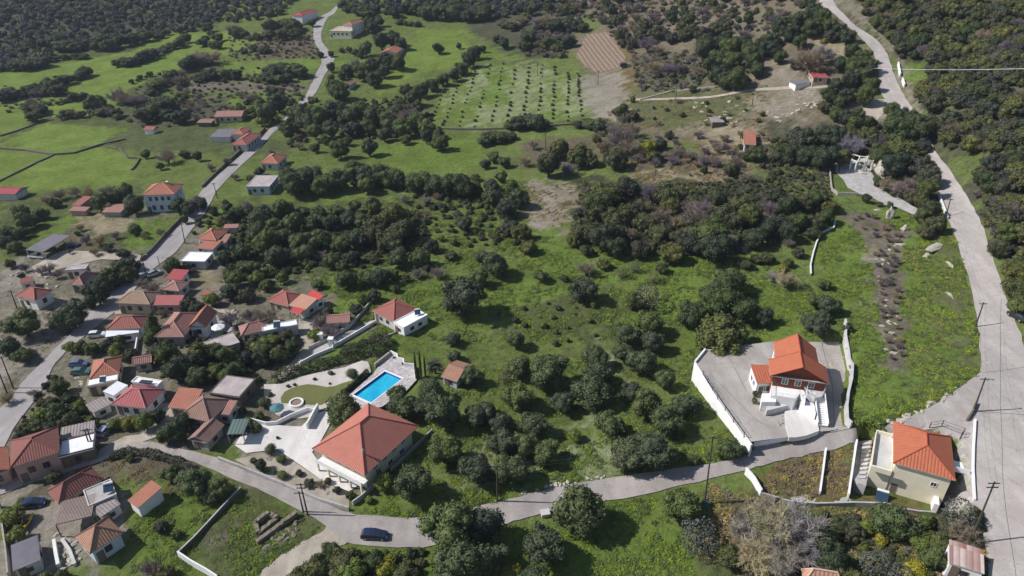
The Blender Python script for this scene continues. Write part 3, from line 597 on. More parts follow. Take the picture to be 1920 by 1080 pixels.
def house(name,label,cat,A,B,C,H,roof='hip',rise=1.6,rm='r_orange',wm='white',over=.4,base=None,win=None,chim=None,hipf=1.0,short=None,axis=None,frame=None,openwalls=False,door='wood',group=None,drop=0,far=False):
    if H<4.3 and roof!='flat' and not openwalls and base is None: H=H*.82
    elif roof=='flat' and base is None: H=H*.9
    zb=base
    g0=gp((A[0]+C[0])/2,(A[1]+C[1])/2,H)
    zb=h1(g0[0],g0[1]) if base is None else base
    ctr,L,W,rz=rect(A,B,C,zb+H)
    if base is None: zb=h1(*ctr); ctr,L,W,rz=rect(A,B,C,zb+H)
    L=max(L,1.5); W=max(W,1.5)
    root=empty(name,(ctr[0],ctr[1],zb),rz); tag(root,label,cat,group)
    lw,ww_=L-2*over,W-2*over; hx,hy=lw/2,ww_/2; X,Y=L/2,W/2
    foot=[ctr+np.array([math.cos(rz)*a-math.sin(rz)*b,math.sin(rz)*a+math.cos(rz)*b]) for a,b in((-hx,-hy),(hx,-hy),(hx,hy),(-hx,hy))]
    lo=min(h1(*p) for p in foot)-zb-.4
    th=.16; rmat=[M[rm],M['conc'] if roof!='flat' else M[wm]]
    r=MB(); rid=MB()
    along=(L>=W) if axis is None else (axis=='x')
    if roof in('hip','gable'):
        if along:
            k=(Y*hipf if roof=='hip' else 0); k=min(k,X-.05); r1,r2=(-X+k,0,H+rise),(X-k,0,H+rise)
            c=[(-X,-Y,H),(X,-Y,H),(X,Y,H),(-X,Y,H)]; sl=math.hypot(Y,rise)
            r.face([c[0],c[1],r2,r1],0,[(-X,0),(X,0),(r2[0],sl),(r1[0],sl)]); r.face([c[2],c[3],r1,r2],0,[(X,0),(-X,0),(r1[0],sl),(r2[0],sl)][:4])
            if roof=='hip':
                s2=math.hypot(k,rise); r.face([c[1],c[2],r2],0,[(-Y,0),(Y,0),(0,s2)]); r.face([c[3],c[0],r1],0,[(-Y,0),(Y,0),(0,s2)])
        else:
            k=(X*hipf if roof=='hip' else 0); k=min(k,Y-.05); r1,r2=(0,-Y+k,H+rise),(0,Y-k,H+rise)
            c=[(-X,-Y,H),(X,-Y,H),(X,Y,H),(-X,Y,H)]; sl=math.hypot(X,rise)
            r.face([c[1],c[2],r2,r1],0,[(-Y,0),(Y,0),(r2[1],sl),(r1[1],sl)]); r.face([c[3],c[0],r1,r2],0,[(Y,0),(-Y,0),(r1[1],sl),(r2[1],sl)])
            if roof=='hip':
                s2=math.hypot(k,rise); r.face([c[0],c[1],r1],0,[(-X,0),(X,0),(0,s2)]); r.face([c[2],c[3],r2],0,[(-X,0),(X,0),(0,s2)])
        for i in range(4):
            a,b=c[i],c[(i+1)%4]
            r.face([(a[0],a[1],H-th),(b[0],b[1],H-th),b,a],1)
        r.face([(p[0],p[1],H-th) for p in c[::-1]],1)
        rid.tube(r1,r2,.14,n=6)
        if roof=='hip':
            ce=[(c[0],r1),(c[3],r1),(c[1],r2),(c[2],r2)] if along else [(c[0],r1),(c[1],r1),(c[3],r2),(c[2],r2)]
            for a,b in ce: rid.tube((a[0],a[1],a[2]+.02),b,.13,n=6)
        else:
            # verge boards
            ce=[(c[0],r1),(c[3],r1),(c[1],r2),(c[2],r2)] if along else [(c[0],r1),(c[1],r1),(c[3],r2),(c[2],r2)]
            for a,b in ce: rid.tube((a[0],a[1],a[2]),b,.09,n=5)
    elif roof=='mono':       # rises from the front (AB) edge to the back
        c=[(-X,-Y,H),(X,-Y,H),(X,Y,H+rise),(-X,Y,H+rise)]; sl=math.hypot(W,rise)
        r.face(c,0,[(-X,0),(X,0),(X,sl),(-X,sl)]); lo_=[(p[0],p[1],p[2]-th) for p in c]; r.face(lo_[::-1],1)
        for i in range(4): r.face([lo_[i],lo_[(i+1)%4],c[(i+1)%4],c[i]],1)
    elif roof=='flat':
        # slab with a low kerb round it
        r.box(-X,X,-Y,Y,H-.2,H,0); e=.18
        k=rise if rise<1 else .2
        if k>0:
            for b in ((-X,X,-Y,-Y+e),(-X,X,Y-e,Y),(-X,-X+e,-Y+e,Y-e),(X-e,X,-Y+e,Y-e)): r.box(*b,H+.003,H+k,1)
    ro=r.obj('roof',rmat,root)
    if rid.v: rid.obj('ridge_tiles',RIDGE.get(rm,M['conc']),ro)
    wl=MB(); Hw=H-th-.003
    if openwalls:
        n=max(2,int(lw/3)+1)
        for i in range(n):
            for yy in (-hy,hy):
                x=-hx+lw*i/(n-1); p=MB(); p.box(x-.08,x+.08,yy-.08,yy+.08,lo,Hw); p.obj('post',M['metal' if openwalls=='metal' else 'wood'],root)
    else:
        wl.box(-hx,hx,-hy,hy,lo,Hw,0)
        if roof=='gable':
            if along:
                for s in(-1,1): 
                    x0=s*(hx-.1); k=hy/Y; 
                    wl.face([(x0,-hy,Hw),(x0,hy,Hw),(x0,0,H+rise*k-th)] if s>0 else [(x0,hy,Hw),(x0,-hy,Hw),(x0,0,H+rise*k-th)],0)
            else:
                for s in(-1,1):
                    y0=s*(hy-.1); k=hx/X
                    wl.face([(hx,y0,Hw),(-hx,y0,Hw),(0,y0,H+rise*k-th)] if s>0 else [(-hx,y0,Hw),(hx,y0,Hw),(0,y0,H+rise*k-th)],0)
        if roof=='mono':
            zt=H+rise*((hy+Y)/W)-th-.01
            wl.face([(-hx,-hy,Hw),(-hx,hy,Hw),(-hx,hy,zt)][::-1],0); wl.face([(hx,-hy,Hw),(hx,hy,Hw),(hx,hy,zt)],0); wl.face([(hx,hy,Hw),(-hx,hy,Hw),(-hx,hy,zt),(hx,hy,zt)],0)
        wl.obj('wall',M[wm],root)
        if win is None and not far:
            st=2 if H>5.2 else 1; hs=(H-.2)/st; win=[]
            for k in range(st):
                zc=hs*k+hs*.55
                for side in range(4):
                    ln=lw if side in(0,2) else ww_
                    n=int(ln/3.4)
                    if n<1 and ln>2: n=1
                    if n>0: win.append((side,min(n,4),zc,.95,1.1 if hs>2.6 else .7,'win'))
        if win: windows_on(root,lw,ww_,H,0,win,(frame or M['shutter'],M[door]))
        if not far and not any(w[5]=='door' for w in (win or [])) and lw>3.2:
            # a door at the corner of the front wall
            d=MB(); x=-hx+.9
            d.box(x-.55,x+.55,-hy-.06,-hy+.02,-.02,2.1); do=d.obj('door',frame or M['shutter'],root)
            g=MB(); g.box(x-.46,x+.46,-hy-.09,-hy-.061,0,2.02); g.obj('door_leaf',M[door],do)
    if chim:
        for (cx,cy,ch) in chim:
            cb=MB(); x,y=cx*hx,cy*hy; zz=H-.1 
            cb.box(x-.3,x+.3,y-.3,y+.3,zz,H+ch); co=cb.obj('chimney',M[wm] if wm!='brickred' else M['white'],root)
            cp=MB(); cp.box(x-.38,x+.38,y-.38,y+.38,H+ch+.15,H+ch+.25)
            for sx in(-1,1):
                for sy in(-1,1): cp.box(x+sx*.24-.05,x+sx*.24+.05,y+sy*.24-.05,y+sy*.24+.05,H+ch,H+ch+.15)
            cp.obj('chimney_cap',M['white'],co)
    if short: LAND.append((ctr[0],ctr[1],short))
    root['_d']=[L,W,H]
    return root
HS={}
def hz(k,*a,**kw): HS[k]=house(*a,**kw); return HS[k]
# --- the large villa by the pool
hz('villa','villa','large villa with a salmon tiled hip roof and cream lower wall beside the blue pool','villa',(585,841),(684,892),(787,799),4.5,'hip',4.3,'r_big','cream',over=1.1,base=.4,short='the salmon villa',
  win=[(0,4,3.3,1.1,1.2,'win'),(0,3,.9,1.1,1.3,'win'),(1,4,3.2,1.1,1.2,'win'),(1,3,.9,1.2,1.,'win'),(2,3,3.2,1.1,1.2,'win'),(3,3,3.2,1.1,1.2,'win')],frame=M['whitep'])
v=HS['villa']; L,W,H=v['_d']; hy=W/2-1.1
bal=MB(); bal.box(-L/2+1.0,L/2-.6,-hy-1.7,-hy-.005,1.95,2.12); b=bal.obj('balcony',M['white'],v)
rl=MB(); rl.box(-L/2+1.0,L/2-.6,-hy-1.7,-hy-1.6,2.123,3.0); rl.obj('balustrade',M['white'],b)
for i in range(5):
    p=MB(); x=-L/2+1.3+i*(L-2.2)/4; p.box(x-.15,x+.15,-hy-1.65,-hy-1.35,-1,1.94); p.obj('pillar',M['cream'],v)
fl=MB(); fl.tube((L*.30,-hy+1.6,4.9),(L*.30,-hy+1.6,7.0),.17,n=8); fo=fl.obj('flue',M['metal'],v); fc=MB(); fc.tube((L*.30,-hy+1.6,7.0),(L*.30,-hy+1.6,7.3),.3,.12,n=8); fc.obj('flue_cap',M['metal'],fo)
# --- house in the white-walled yard
hz('rearw','gabled_house','taller rear wing of the orange gabled house in the white-walled yard','house',(1454,678),(1537,690),(1536,655),5.5,'gable',2.95,'r_vivid','white',over=.35,base=YZ,axis='y',win=[(1,2,4,1,1.2,'win'),(3,2,4,1,1.2,'win'),(2,2,4,1,1.2,'win')],frame=M['whitep'])
hz('gab','gabled_house','orange gabled house with dark red gable above a white terrace in the walled yard','house',(1444,704),(1556,720),(1553,690),5.6,'gable',2.9,'r_vivid','brickred',over=.6,base=YZ,axis='y',short='the gabled yard house',win=[(0,3,4.3,1.0,1.1,'win'),(1,1,4.3,1.0,1.1,'win')],frame=M['whitep'])
hz('annex','annexe','small orange lean-to roof at the left side of the gabled house','annexe',(1419,718),(1458,719),(1458,689),3.0,'mono',.6,'r_vivid','white',over=.2,base=YZ,win=[(0,1,1.6,1.4,1.2,'win'),(3,2,1.6,.9,1,'win')],frame=M['whitep'])
# terrace block in front, a part of the gabled house
def at_house(root,px,py,z):
    """local coordinates of a picture point at height z above the house base"""
    p=Vector(tuple(at_z(px,py,root.location.z+z)))-root.location; a=-root.rotation_euler.z
    return Vector((p.x*math.cos(a)-p.y*math.sin(a),p.x*math.sin(a)+p.y*math.cos(a),z))
def prism(root,name,pts,z0,z1,mat,rail=0,railmat='whitep',bars=False):
    P=[at_house(root,x,y,z1) for x,y in pts]; m=MB(); n=len(P)
    if sum(P[i].x*P[(i+1)%n].y-P[(i+1)%n].x*P[i].y for i in range(n))<0: P=P[::-1]
    m.face([(p.x,p.y,z1) for p in P]); m.face([(p.x,p.y,z0) for p in P[::-1]])
    for i in range(n):
        a,b=P[i],P[(i+1)%n]; m.face([(a.x,a.y,z0),(b.x,b.y,z0),(b.x,b.y,z1),(a.x,a.y,z1)])
    o=m.obj(name,M[mat],root)
    if rail:
        r=MB(); 
        for i in range(n):
            a,b=P[i],P[(i+1)%n]; d=b-a; ln=d.length
            if ln<.3: continue
            r.tube((a.x,a.y,z1+rail),(b.x,b.y,z1+rail),.045,n=5); k=max(1,int(ln/.35))
            for j in range(k+1):
                p=a+d*(j/k); r.tube((p.x,p.y,z1),(p.x,p.y,z1+rail),.022,n=4,cap=False)
        r.obj('railing',M[railmat],o)
    return o
g=HS['gab']
prism(g,'terrace',q8(1400,700,[(370,140),(800,170),(880,300),(880,420),(800,300),(720,390),(360,330)]),-.1,2.9,'white',.9)
prism(g,'upper_balcony',q8(1400,700,[(890,230),(1180,260),(1150,310),(1120,350),(1020,370),(900,310)]),2.2,3.3,'pale',.9)
prism(g,'patio',q8(1400,700,[(800,430),(880,300),(1000,400),(1040,600),(960,560),(820,500)]),-.1,1.9,'whiteroof')
prism(g,'lower_terrace',q8(1400,700,[(440,290),(800,330),(800,430),(700,460),(300,560),(300,480),(440,440)]),-.1,1.3,'pale')
prism(g,'porch',q8(1400,700,[(230,300),(440,300),(440,430),(225,430)]),-.1,2.2,'white')
prism(g,'ramp',q8(1400,700,[(570,540),(700,490),(960,540),(1040,640),(1090,860),(900,930),(740,960),(640,960),(590,800)]),-.6,.35,'white_court')
st=MB(); a0=at_house(g,1400+1090/8,700+340/8,2.6); a1=at_house(g,1400+1140/8,700+790/8,.2); d=(a1-a0); dn=Vector((d.x,d.y,0)).normalized(); sdv=Vector((-dn.y,dn.x,0))*.85
n=14
for i in range(n):
    p=a0+Vector((d.x,d.y,0))*(i/n); q=a0+Vector((d.x,d.y,0))*((i+1)/n); zt=2.6-2.4*(i/n)
    c=[p-sdv,q-sdv,q+sdv,p+sdv]; st.face([(k.x,k.y,zt) for k in c]) ; st.face([(q.x+s*sdv.x,q.y+s*sdv.y,zz) for s,zz in((-1,zt-.2),(1,zt-.2),(1,zt),(-1,zt))])
for s in(-1,1):
    A_=a0+sdv*s*1.12;B_=a1+sdv*s*1.12
    st.face([(A_.x,A_.y,-.1),(B_.x,B_.y,-.1),(B_.x,B_.y,1.0),(A_.x,A_.y,3.4)]); A2=a0+sdv*s*1.0;B2=a1+sdv*s*1.0
    st.face([(A2.x,A2.y,-.1),(B2.x,B2.y,-.1),(B2.x,B2.y,1.0),(A2.x,A2.y,3.4)][::-1]); st.face([(A_.x,A_.y,3.4),(B_.x,B_.y,1.0),(B2.x,B2.y,1.0),(A2.x,A2.y,3.4)])
st.obj('staircase',M['white'],g)
# --- yellow house at the road
hz('yel','cream_house','cream walled house with bright orange-red tiled hip roof beside the wide road','house',(1675,868),(1792,901),(1788,820),6.6,'hip',2.3,'r_vivid','cream',over=.45,base=3.6,hipf=.9,short='the cream roadside house',win=[(0,1,5.2,.01,.01,'win')],frame=M['whitep'])
y=HS['yel']; L,W,H=y['_d']
for w_ in [c for c in y.children if c.name.startswith('window')]:
    for ch in list(w_.children): bpy.data.objects.remove(ch)
    bpy.data.objects.remove(w_)
windows_on(y,L-.9,W-.9,H,0,[(0,3,4.2,.8,.8,'win')],(M['whitep'],M['wood']))
_w=sorted([c for c in y.children if c.name.startswith('window')],key=lambda c:min(v.co.x for v in c.data.vertices))
for c in _w[:2]:
    for ch in list(c.children): bpy.data.objects.remove(ch)
    bpy.data.objects.remove(c)
windows_on(y,L-.9,W-.9,H,0,[(1,2,5,1,1.1,'win'),(2,2,5,1,1.1,'win')],(M['whitep'],M['wood']))
TW=prism(y,'side_terrace',q8(1580,780,[(520,240),(760,290),(745,830),(430,740)]),-1.,4.6,'cream')
m=MB(); P=[at_house(y,*p,5.4) for p in q8(1580,780,[(510,205),(770,270),(740,835),(430,745)])]
cen=sum(P,Vector())/4
for i in range(4):
    a,b=P[i],P[(i+1)%4]; 
    if i==1: continue
    ai=a+(cen-a).normalized()*.35; bi=b+(cen-b).normalized()*.35
    for q in ([(a,5.4),(b,5.4),(bi,5.4),(ai,5.4)],[(a,4.4),(b,4.4),(b,5.4),(a,5.4)],[(ai,4.6),(bi,4.6),(bi,5.4),(ai,5.4)][::-1]): m.face([(p.x,p.y,z) for p,z in q])
m.obj('parapet',M['cream'],TW)
prism(y,'terrace_floor',q8(1580,780,[(540,270),(745,300),(725,800),(460,735)]),4.55,4.62,'pale')
o=prism(y,'stair_court',q8(1580,780,[(210,380),(440,360),(400,800),(350,1050),(230,1000),(110,900)]),-2.,2.2,'conc')
sm=MB(); P=[at_house(y,*p,2.4) for p in q8(1580,780,[(290,420),(410,400),(340,960),(240,960)])]
for i in range(9):
    a=P[0].lerp(P[3],i/9);b=P[1].lerp(P[2],i/9);c=P[1].lerp(P[2],(i+.55)/9);d_=P[0].lerp(P[3],(i+.55)/9); zt=2.75-.05*i
    for q in ([a,d_,c,b],): sm.face([(p.x,p.y,zt) for p in q]); 
    sm.face([(d_.x,d_.y,2.2),(c.x,c.y,2.2),(c.x,c.y,zt),(d_.x,d_.y,zt)])
sm.obj('steps',M['pale'],o)
en=MB(); en.box(L*.30,L*.38,-W/2-1.5,-W/2+.44,0,1.9); en.obj('porch',M['white'],y)
br=MB(); br.box(L/2-.43,L/2+2.6,-1.5,1.2,5.0,5.2); br.box(L/2-.43,L/2+2.6,-1.6,-1.503,5.2,6.1); br.obj('entrance_bridge',M['white'],y)
T=M
def B(k,name,label,A,Bp,C,H,roof,rise,rm,wm,short=None,cat='house',**kw): return hz(k,name,label,cat,A,Bp,C,H,roof,rise,rm,wm,short=short,**kw)
B('b1','tiled_house','dark red tiled hip roof house at the left picture edge below the village road',(19,877),(112,847),(108,799),4.6,'hip',1.9,'r_dark','pinkw','the left edge house')
B('b1b','tiled_annexe','orange roofed wing cut off by the left picture edge',(-34,898),(18,880),(15,838),4.0,'gable',1.0,'r_orange','pinkw',cat='annexe')
B('b1c','flat_roofed_house','house with a clean white flat roof beside the lane',(109,858),(176,841),(174,812),3.2,'flat',.25,'whiteroof','darkstone','the white flat roof',over=.1)
B('b1d','corrugated_shed','long grey corrugated lean-to roof behind the white flat roof',(112,824),(176,810),(184,792),3.0,'mono',.7,'r_corr','pale',cat='shed',over=.15)
B('b2','tiled_house','maroon tiled hip roof house next to a timber pergola',(110,945),(194,897),(172,875),3.3,'hip',1.9,'r_dark','pinkw','the maroon house')
B('b2c','flat_roofed_annexe','concrete flat roofed annexe behind the timber pergola',(166,950),(219,927),(206,899),3.0,'flat',.15,'conc','pale',cat='annexe',over=.1)
B('b2d','corrugated_shed','small grey corrugated shed roof beside the timber pergola',(188,970),(226,945),(219,928),2.7,'mono',.3,'r_corr','pale',cat='shed',over=.15)
B('b3','outbuilding','small outbuilding with plain orange sloping roof and white end wall',(239,938),(258,953),(306,921),3.0,'mono',.9,'r_orange','white','the orange outbuilding',cat='outbuilding',over=.2,win=[(3,1,1.6,.8,.9,'win')])
B('b4','cottage','tan tiled hip roof cottage with pale blue wall near the bottom left corner',(169,1038),(231,998),(201,968),3.9,'hip',2.1,'r_tan','blue','the tan cottage')
B('b5','flat_shed','wide plain grey flat roofed shed at the bottom left corner',(24,1071),(76,1050),(66,1009),2.9,'mono',.5,'greyroof','pale','the flat grey shed',cat='shed',over=.2)
B('b6','tiled_house','orange tiled hip roof house with a white porch roof in front',(167,711),(223,700),(225,668),3.7,'hip',1.8,'r_terra','cream','the white-porch house')
B('b6b','porch','white flat porch roof carrying a solar water heater',(162,725),(221,712),(222,699),3.1,'flat',.1,'whiteroof','beige',cat='porch',over=.15)
B('b7','sheet_roofed_house','pink and red sheet roofed house between white flat roofs',(208,758),(273,766),(300,728),3.5,'hip',2.0,'r_pink','white','the pink-red roofed house')
B('b7b','flat_roofed_wing','bright white flat roof with dark rooflight behind the pink-red roof',(246,716),(295,724),(303,714),3.9,'flat',.2,'whiteroof','white',cat='wing',over=.1)
B('b7c','lean_to','long white sloping roof on the left side of the pink-red roof',(213,742),(240,722),(236,706),3.4,'mono',.4,'whiteroof','white',cat='lean-to',over=.1)
B('b8','corrugated_shed','grey corrugated shed left of the pink-red roofed house',(175,774),(207,758),(209,738),2.6,'mono',.4,'r_corr','pale',cat='shed',over=.15)
B('b8b','overgrown_house','brown roofed house almost swallowed by dark trees',(248,684),(284,679),(280,667),3.0,'gable',1.0,'r_oldpink','stone')
B('b9a','tiled_wing','plain orange sloping roof joined to the old clay roof',(314,764),(360,768),(384,739),3.4,'mono',1.3,'r_orange','pale','the joined clay roofs',cat='wing')
B('b9b','old_tiled_house','old mottled clay hip roof house with dark ridge lines',(336,779),(393,791),(437,750),3.6,'hip',2.3,'r_old','stone')
B('b9c','old_tiled_wing','narrow old clay gable roof reaching down towards the lane',(352,823),(388,831),(407,794),3.0,'gable',1.2,'r_old','stone',cat='wing',axis='y')
B('b9d','lean_to','small salmon lean-to roof right of the old clay roof',(407,776),(430,778),(441,755),3.0,'mono',.6,'r_oldpink','pale',cat='lean-to',over=.2)
B('b9e','outbuilding','small orange roof with timber gable beyond the joined roofs',(345,739),(368,740),(373,730),3.3,'gable',.8,'r_orange','beige',cat='outbuilding')
B('b10','flat_roofed_house','large weathered pinkish flat concrete roof beside the villa garden',(392,737),(449,745),(474,710),3.2,'flat',.12,'pinkconc','darkstone','the flat concrete roof',over=.1)
B('carport','carport','green corrugated carport roof on posts above a parked car','carport' if False else (425,814),(456,813),(472,787),2.6,'mono',.3,'r_greend','white','the green carport',cat='carport',openwalls='metal',over=.1)
B('b11','tiled_house','beige walled house with brown tiled hip roof on the village road bend',(216,568),(281,571),(277,547),4.0,'hip',1.9,'r_beige','beige','the beige bend house')
B('b11b','sheet_roofed_wing','long pink-red metal roof attached right of the beige house',(281,572),(336,572),(334,558),3.1,'mono',.8,'r_pink','pinkw',cat='wing',over=.2)
B('b12','tiled_house','red tiled hip roof house with a white sloping veranda roof along its front',(199,618),(264,615),(276,592),3.8,'hip',1.8,'r_red','white','the veranda house')
B('b12b','veranda','white veranda roof along the front of the red tiled house',(197,632),(260,623),(263,614),3.0,'mono',.5,'whiteroof','white',cat='veranda',over=.15)
B('b13','old_tiled_house','broad faded pink clay hip roof behind the tall conifer',(289,632),(345,632),(364,586),3.4,'hip',2.2,'r_oldpink','stone','the broad clay roof')
B('b14','gabled_house','steep bright orange gable roof joined to the faded clay roof',(352,613),(387,613),(399,584),4.0,'gable',1.9,'r_terra','white','the steep orange gable',axis='y')
B('b15','tiled_house','red tiled hip roof with pale ridge tiles left of the peach roof',(499,564),(541,575),(568,552),3.4,'hip',1.7,'r_red','beige','the red and peach roofs')
B('b15b','sheet_roofed_wing','smooth peach sloping roof between the red roofs',(541,572),(571,582),(585,562),3.3,'mono',.9,'r_peach','pale',cat='wing',over=.2)
B('b15c','sheet_roofed_wing','bright red sheet roof behind the peach roof',(573,555),(593,566),(604,557),3.4,'mono',.8,'r_bright','white',cat='wing',over=.2)
B('b15d','awning','bright red awning roof in front of the peach roof',(542,584),(562,589),(570,581),2.6,'mono',.3,'r_bright','white',cat='awning',openwalls='metal',over=.1)
B('b16','old_tiled_house','low dusty pink clay hip roof in the middle of the village',(452,630),(506,617),(512,597),3.3,'hip',1.6,'r_oldpink','pale','the dusty pink clay roof')
B('b16b','flat_roofed_house','off-white flat roof with dark solar panel next to the dusty pink roof',(492,622),(558,609),(550,600),3.3,'flat',.15,'whiteroof','pale',cat='house',over=.1)
B('b16c','flat_roofed_store','low pale flat concrete roof below the steep orange gable',(395,661),(450,642),(440,622),2.6,'flat',.1,'pinkconc','stone','the low pale flat roof',cat='store',over=.1)
B('b17','old_house','pinkish low roof house half hidden behind a bare tree beside the ramp',(612,607),(655,604),(641,588),3.0,'gable',1.0,'r_oldpink','stone','the half hidden house')
B('b18','tiled_house','red tiled hip roof house with porch at the top of the concrete ramp',(697,582),(738,604),(783,579),3.4,'hip',2.1,'r_red','pale','the ramp-top house')
B('b18b','flat_roofed_wing','white flat roof with grey side wall attached to the ramp-top house',(737,604),(757,615),(803,591),3.1,'flat',.15,'whiteroof','white',cat='wing',over=.1)
B('b19','stone_hut','small hut with patchy old orange tiles and pale end wall among olive trees',(826,706),(857,716),(899,688),2.8,'gable',1.3,'r_tan','blue','the tiled hut',cat='hut',axis='x' )
B('b20','two_storey_house','two-storey pale blue house with orange hip roof left of the village road',(265,366),(327,364),(349,345),6.6,'hip',2.3,'r_terra','blue','the two-storey blue house',win=[(0,4,5.0,.9,1.2,'win'),(0,3,1.8,.9,1.4,'win'),(1,2,5,.9,1.2,'win'),(1,2,1.8,.9,1.2,'win'),(3,2,5,.9,1.2,'win')],frame=M['shutb'],chim=[(.3,.3,2.2)])
B('b21','tiled_house','orange hip roof house right of the village road with lower porch roof',(368,448),(405,451),(416,430),3.9,'hip',1.7,'r_terra','white','the orange roadside house')
B('b21b','porch','lower orange porch roof in front of the orange hip roof house',(368,465),(399,468),(402,452),3.0,'mono',.6,'r_terra','white',cat='porch',over=.2)
B('b21c','annexe','small orange-brown annexe roof right of the orange hip roof house',(405,455),(423,455),(427,441),3.0,'mono',.5,'r_oldpink','pale',cat='annexe',over=.2)
B('b22','flat_roofed_house','white flat roofed house with shaded porch beside the village road',(337,490),(384,491),(391,473),3.0,'flat',.12,'whiteroof','pale','the white flat house',over=.3)
B('b23','sheet_roofed_house','crimson sheet roofed house near the road bend',(311,523),(341,525),(353,511),3.4,'mono',.9,'r_crim','white','the crimson roof')
B('b23b','old_tiled_house','dull pink clay roof in front of the crimson roof',(302,543),(336,546),(341,527),3.1,'hip',1.2,'r_oldpink','pale')
B('b24','open_shed','long grey sheet roof of an open vehicle shed',(48,468),(81,472),(116,442),2.9,'mono',.4,'greyroof','pale','the grey vehicle shed',cat='shed',openwalls='metal',over=.1)
B('b25','old_tiled_house','faded pink clay hip roof with white eave near the dirt yard',(129,534),(156,535),(181,512),3.2,'hip',1.6,'r_oldpink','white','the faded pink roof')
B('b25b','flat_roofed_house','pale flat concrete roof behind the faded pink clay roof',(122,507),(160,504),(174,494),3.2,'flat',.1,'pinkconc','pale',over=.1)
B('b26','tiled_house','white house with red tiled hip roof at the left edge of the village',(27,555),(65,563),(99,544),4.2,'hip',1.7,'r_red','white','the white village house')
B('b26b','shed','small shed with dark red roof and white edge behind the white house',(38,532),(62,527),(68,518),2.8,'mono',.3,'r_dark','pale',cat='shed',over=.1)
B('b27','sheet_roofed_house','red roofed house cut by the left edge beside the green fields',(-12,363),(29,364),(22,350),3.2,'gable',1.0,'r_crim','pale','the field-edge house',far=True,axis='x')
B('b28','hut','small red roofed hut among trees left of the blue house',(134,385),(150,386),(157,371),3.0,'mono',.8,'r_red','pinkw',cat='hut',far=True)
B('b28b','shed','low brown roofed shed in front of the small red hut',(128,395),(160,396),(160,389),2.6,'mono',.3,'r_oldpink','pinkw',cat='shed',far=True)
B('b29','shed','long mauve roofed shed left of the two-storey blue house',(190,398),(226,398),(226,385),2.6,'mono',.5,'r_oldpink','stone',cat='shed',far=True)
B('b30','flat_roofed_house','pale blue house with flat beige roof right of the village road',(461,350),(505,350),(530,329),3.6,'flat',.12,'pinkconc','blue','the pale blue house',over=.2)
B('b31','tiled_house','orange and red hip roof house with white garden wall by the village road',(487,306),(521,307),(542,291),3.7,'hip',1.9,'r_terra','pale','the upper orange roof')
B('b32','tiled_house','red roofed house with arched porch against the upper village road',(432,271),(462,272),(482,251),3.6,'hip',1.4,'r_red','pale','the upper red roof')
B('b32b','tiled_wing','orange roofed wing behind the red roofed house on the upper road',(432,251),(455,252),(450,240),3.6,'hip',1.2,'r_orange','pale',cat='wing',far=True)
B('b32c','sheet_shed','blue-grey sheet roof left of the upper red roof',(392,257),(430,257),(436,243),2.8,'mono',.3,'greyroof','pale',cat='shed',far=True,over=.1)
B('b33','long_house','long ruined looking house with faded pink roof',(401,219),(453,218),(450,207),3.6,'gable',1.3,'r_oldpink','beige','the long faded pink roof')
B('b34','shed','small shed with pale roof left of the long faded pink roof',(368,230),(396,230),(400,224),2.6,'mono',.3,'r_old','darkstone',cat='shed',far=True)
B('b35','hut','tiny red roofed hut standing alone by two dark trees',(268,243),(287,244),(287,238),2.6,'gable',.9,'r_red','white','the tiny red-roofed hut',cat='hut',far=True)
B('b36','flat_roofed_villa','long tan flat roofed villa on the upper hillside',(617,58),(658,59),(662,50),4.2,'flat',.2,'beige','cream','the tan hillside villa',cat='villa',over=.2)
B('b36b','tower_roof','small orange roofed upper floor of the tan hillside villa',(642,46),(660,47),(660,38),6.6,'hip',1.4,'r_orange','white',cat='upper floor',far=True)
B('b37','two_tone_house','white house with small red roof at the top of the picture',(546,28),(566,29),(567,19),5.2,'hip',1.4,'r_crim','white','the white house at the top',far=True)
B('b38','tiled_house','lone orange-red roof among trees beside the green meadow',(712,99),(742,100),(743,87),3.4,'gable',1.5,'r_terra','pale','the lone orange roof')
B('b39','hut','small pinkish roof next to a big dark tree by the upper road',(641,159),(655,160),(657,152),3.0,'gable',.9,'r_oldpink','pale',cat='hut',far=True)
B('b40','sheet_roofed_house','white walled cabin with dark red sheet roof on the upper right slope',(1524,145),(1555,146),(1556,131),2.3,'mono',.8,'r_crim','beige','the crimson-roofed cabin',cat='cabin')
B('b41','hut','grey roofed white hut left of the crimson roofed cabin',(1478,152),(1492,158),(1500,147),2.8,'mono',.4,'greyroof','white',cat='hut',far=True)
B('b42','hut','small orange roofed hut alone on the stony slope',(1394,270),(1418,272),(1419,251),3.0,'mono',1.0,'r_orange','white','the orange hut',cat='hut')
B('b43','shed','low grey tin shed on the stony slope',(1335,229),(1359,229),(1359,221),2.4,'mono',.3,'r_corr','darkstone',cat='shed',far=True)
B('b44','striped_shed','shed with white and rust striped metal roof at the bottom right corner',(1780,1055),(1846,1076),(1845,1040),3.2,'mono',.9,'r_stripe','white','the striped shed',cat='shed',over=.15)
B('b45','cottage','pinkish orange hip roof cut by the bottom picture edge',(1507,1092),(1583,1105),(1588,1082),3.6,'hip',2.0,'r_peach','white','the bottom edge roof',cat='cottage')
B('b46','shed','small red sheet roof beside the straw plot near the road bend',(375,553),(394,554),(393,546),2.6,'mono',.3,'r_red','beige',cat='shed',far=True)
B('b47','shed','small shed with flat brown roof among trees right of the orange house',(418,428),(445,427),(446,421),2.6,'mono',.3,'r_oldpink','pale',cat='shed',far=True)
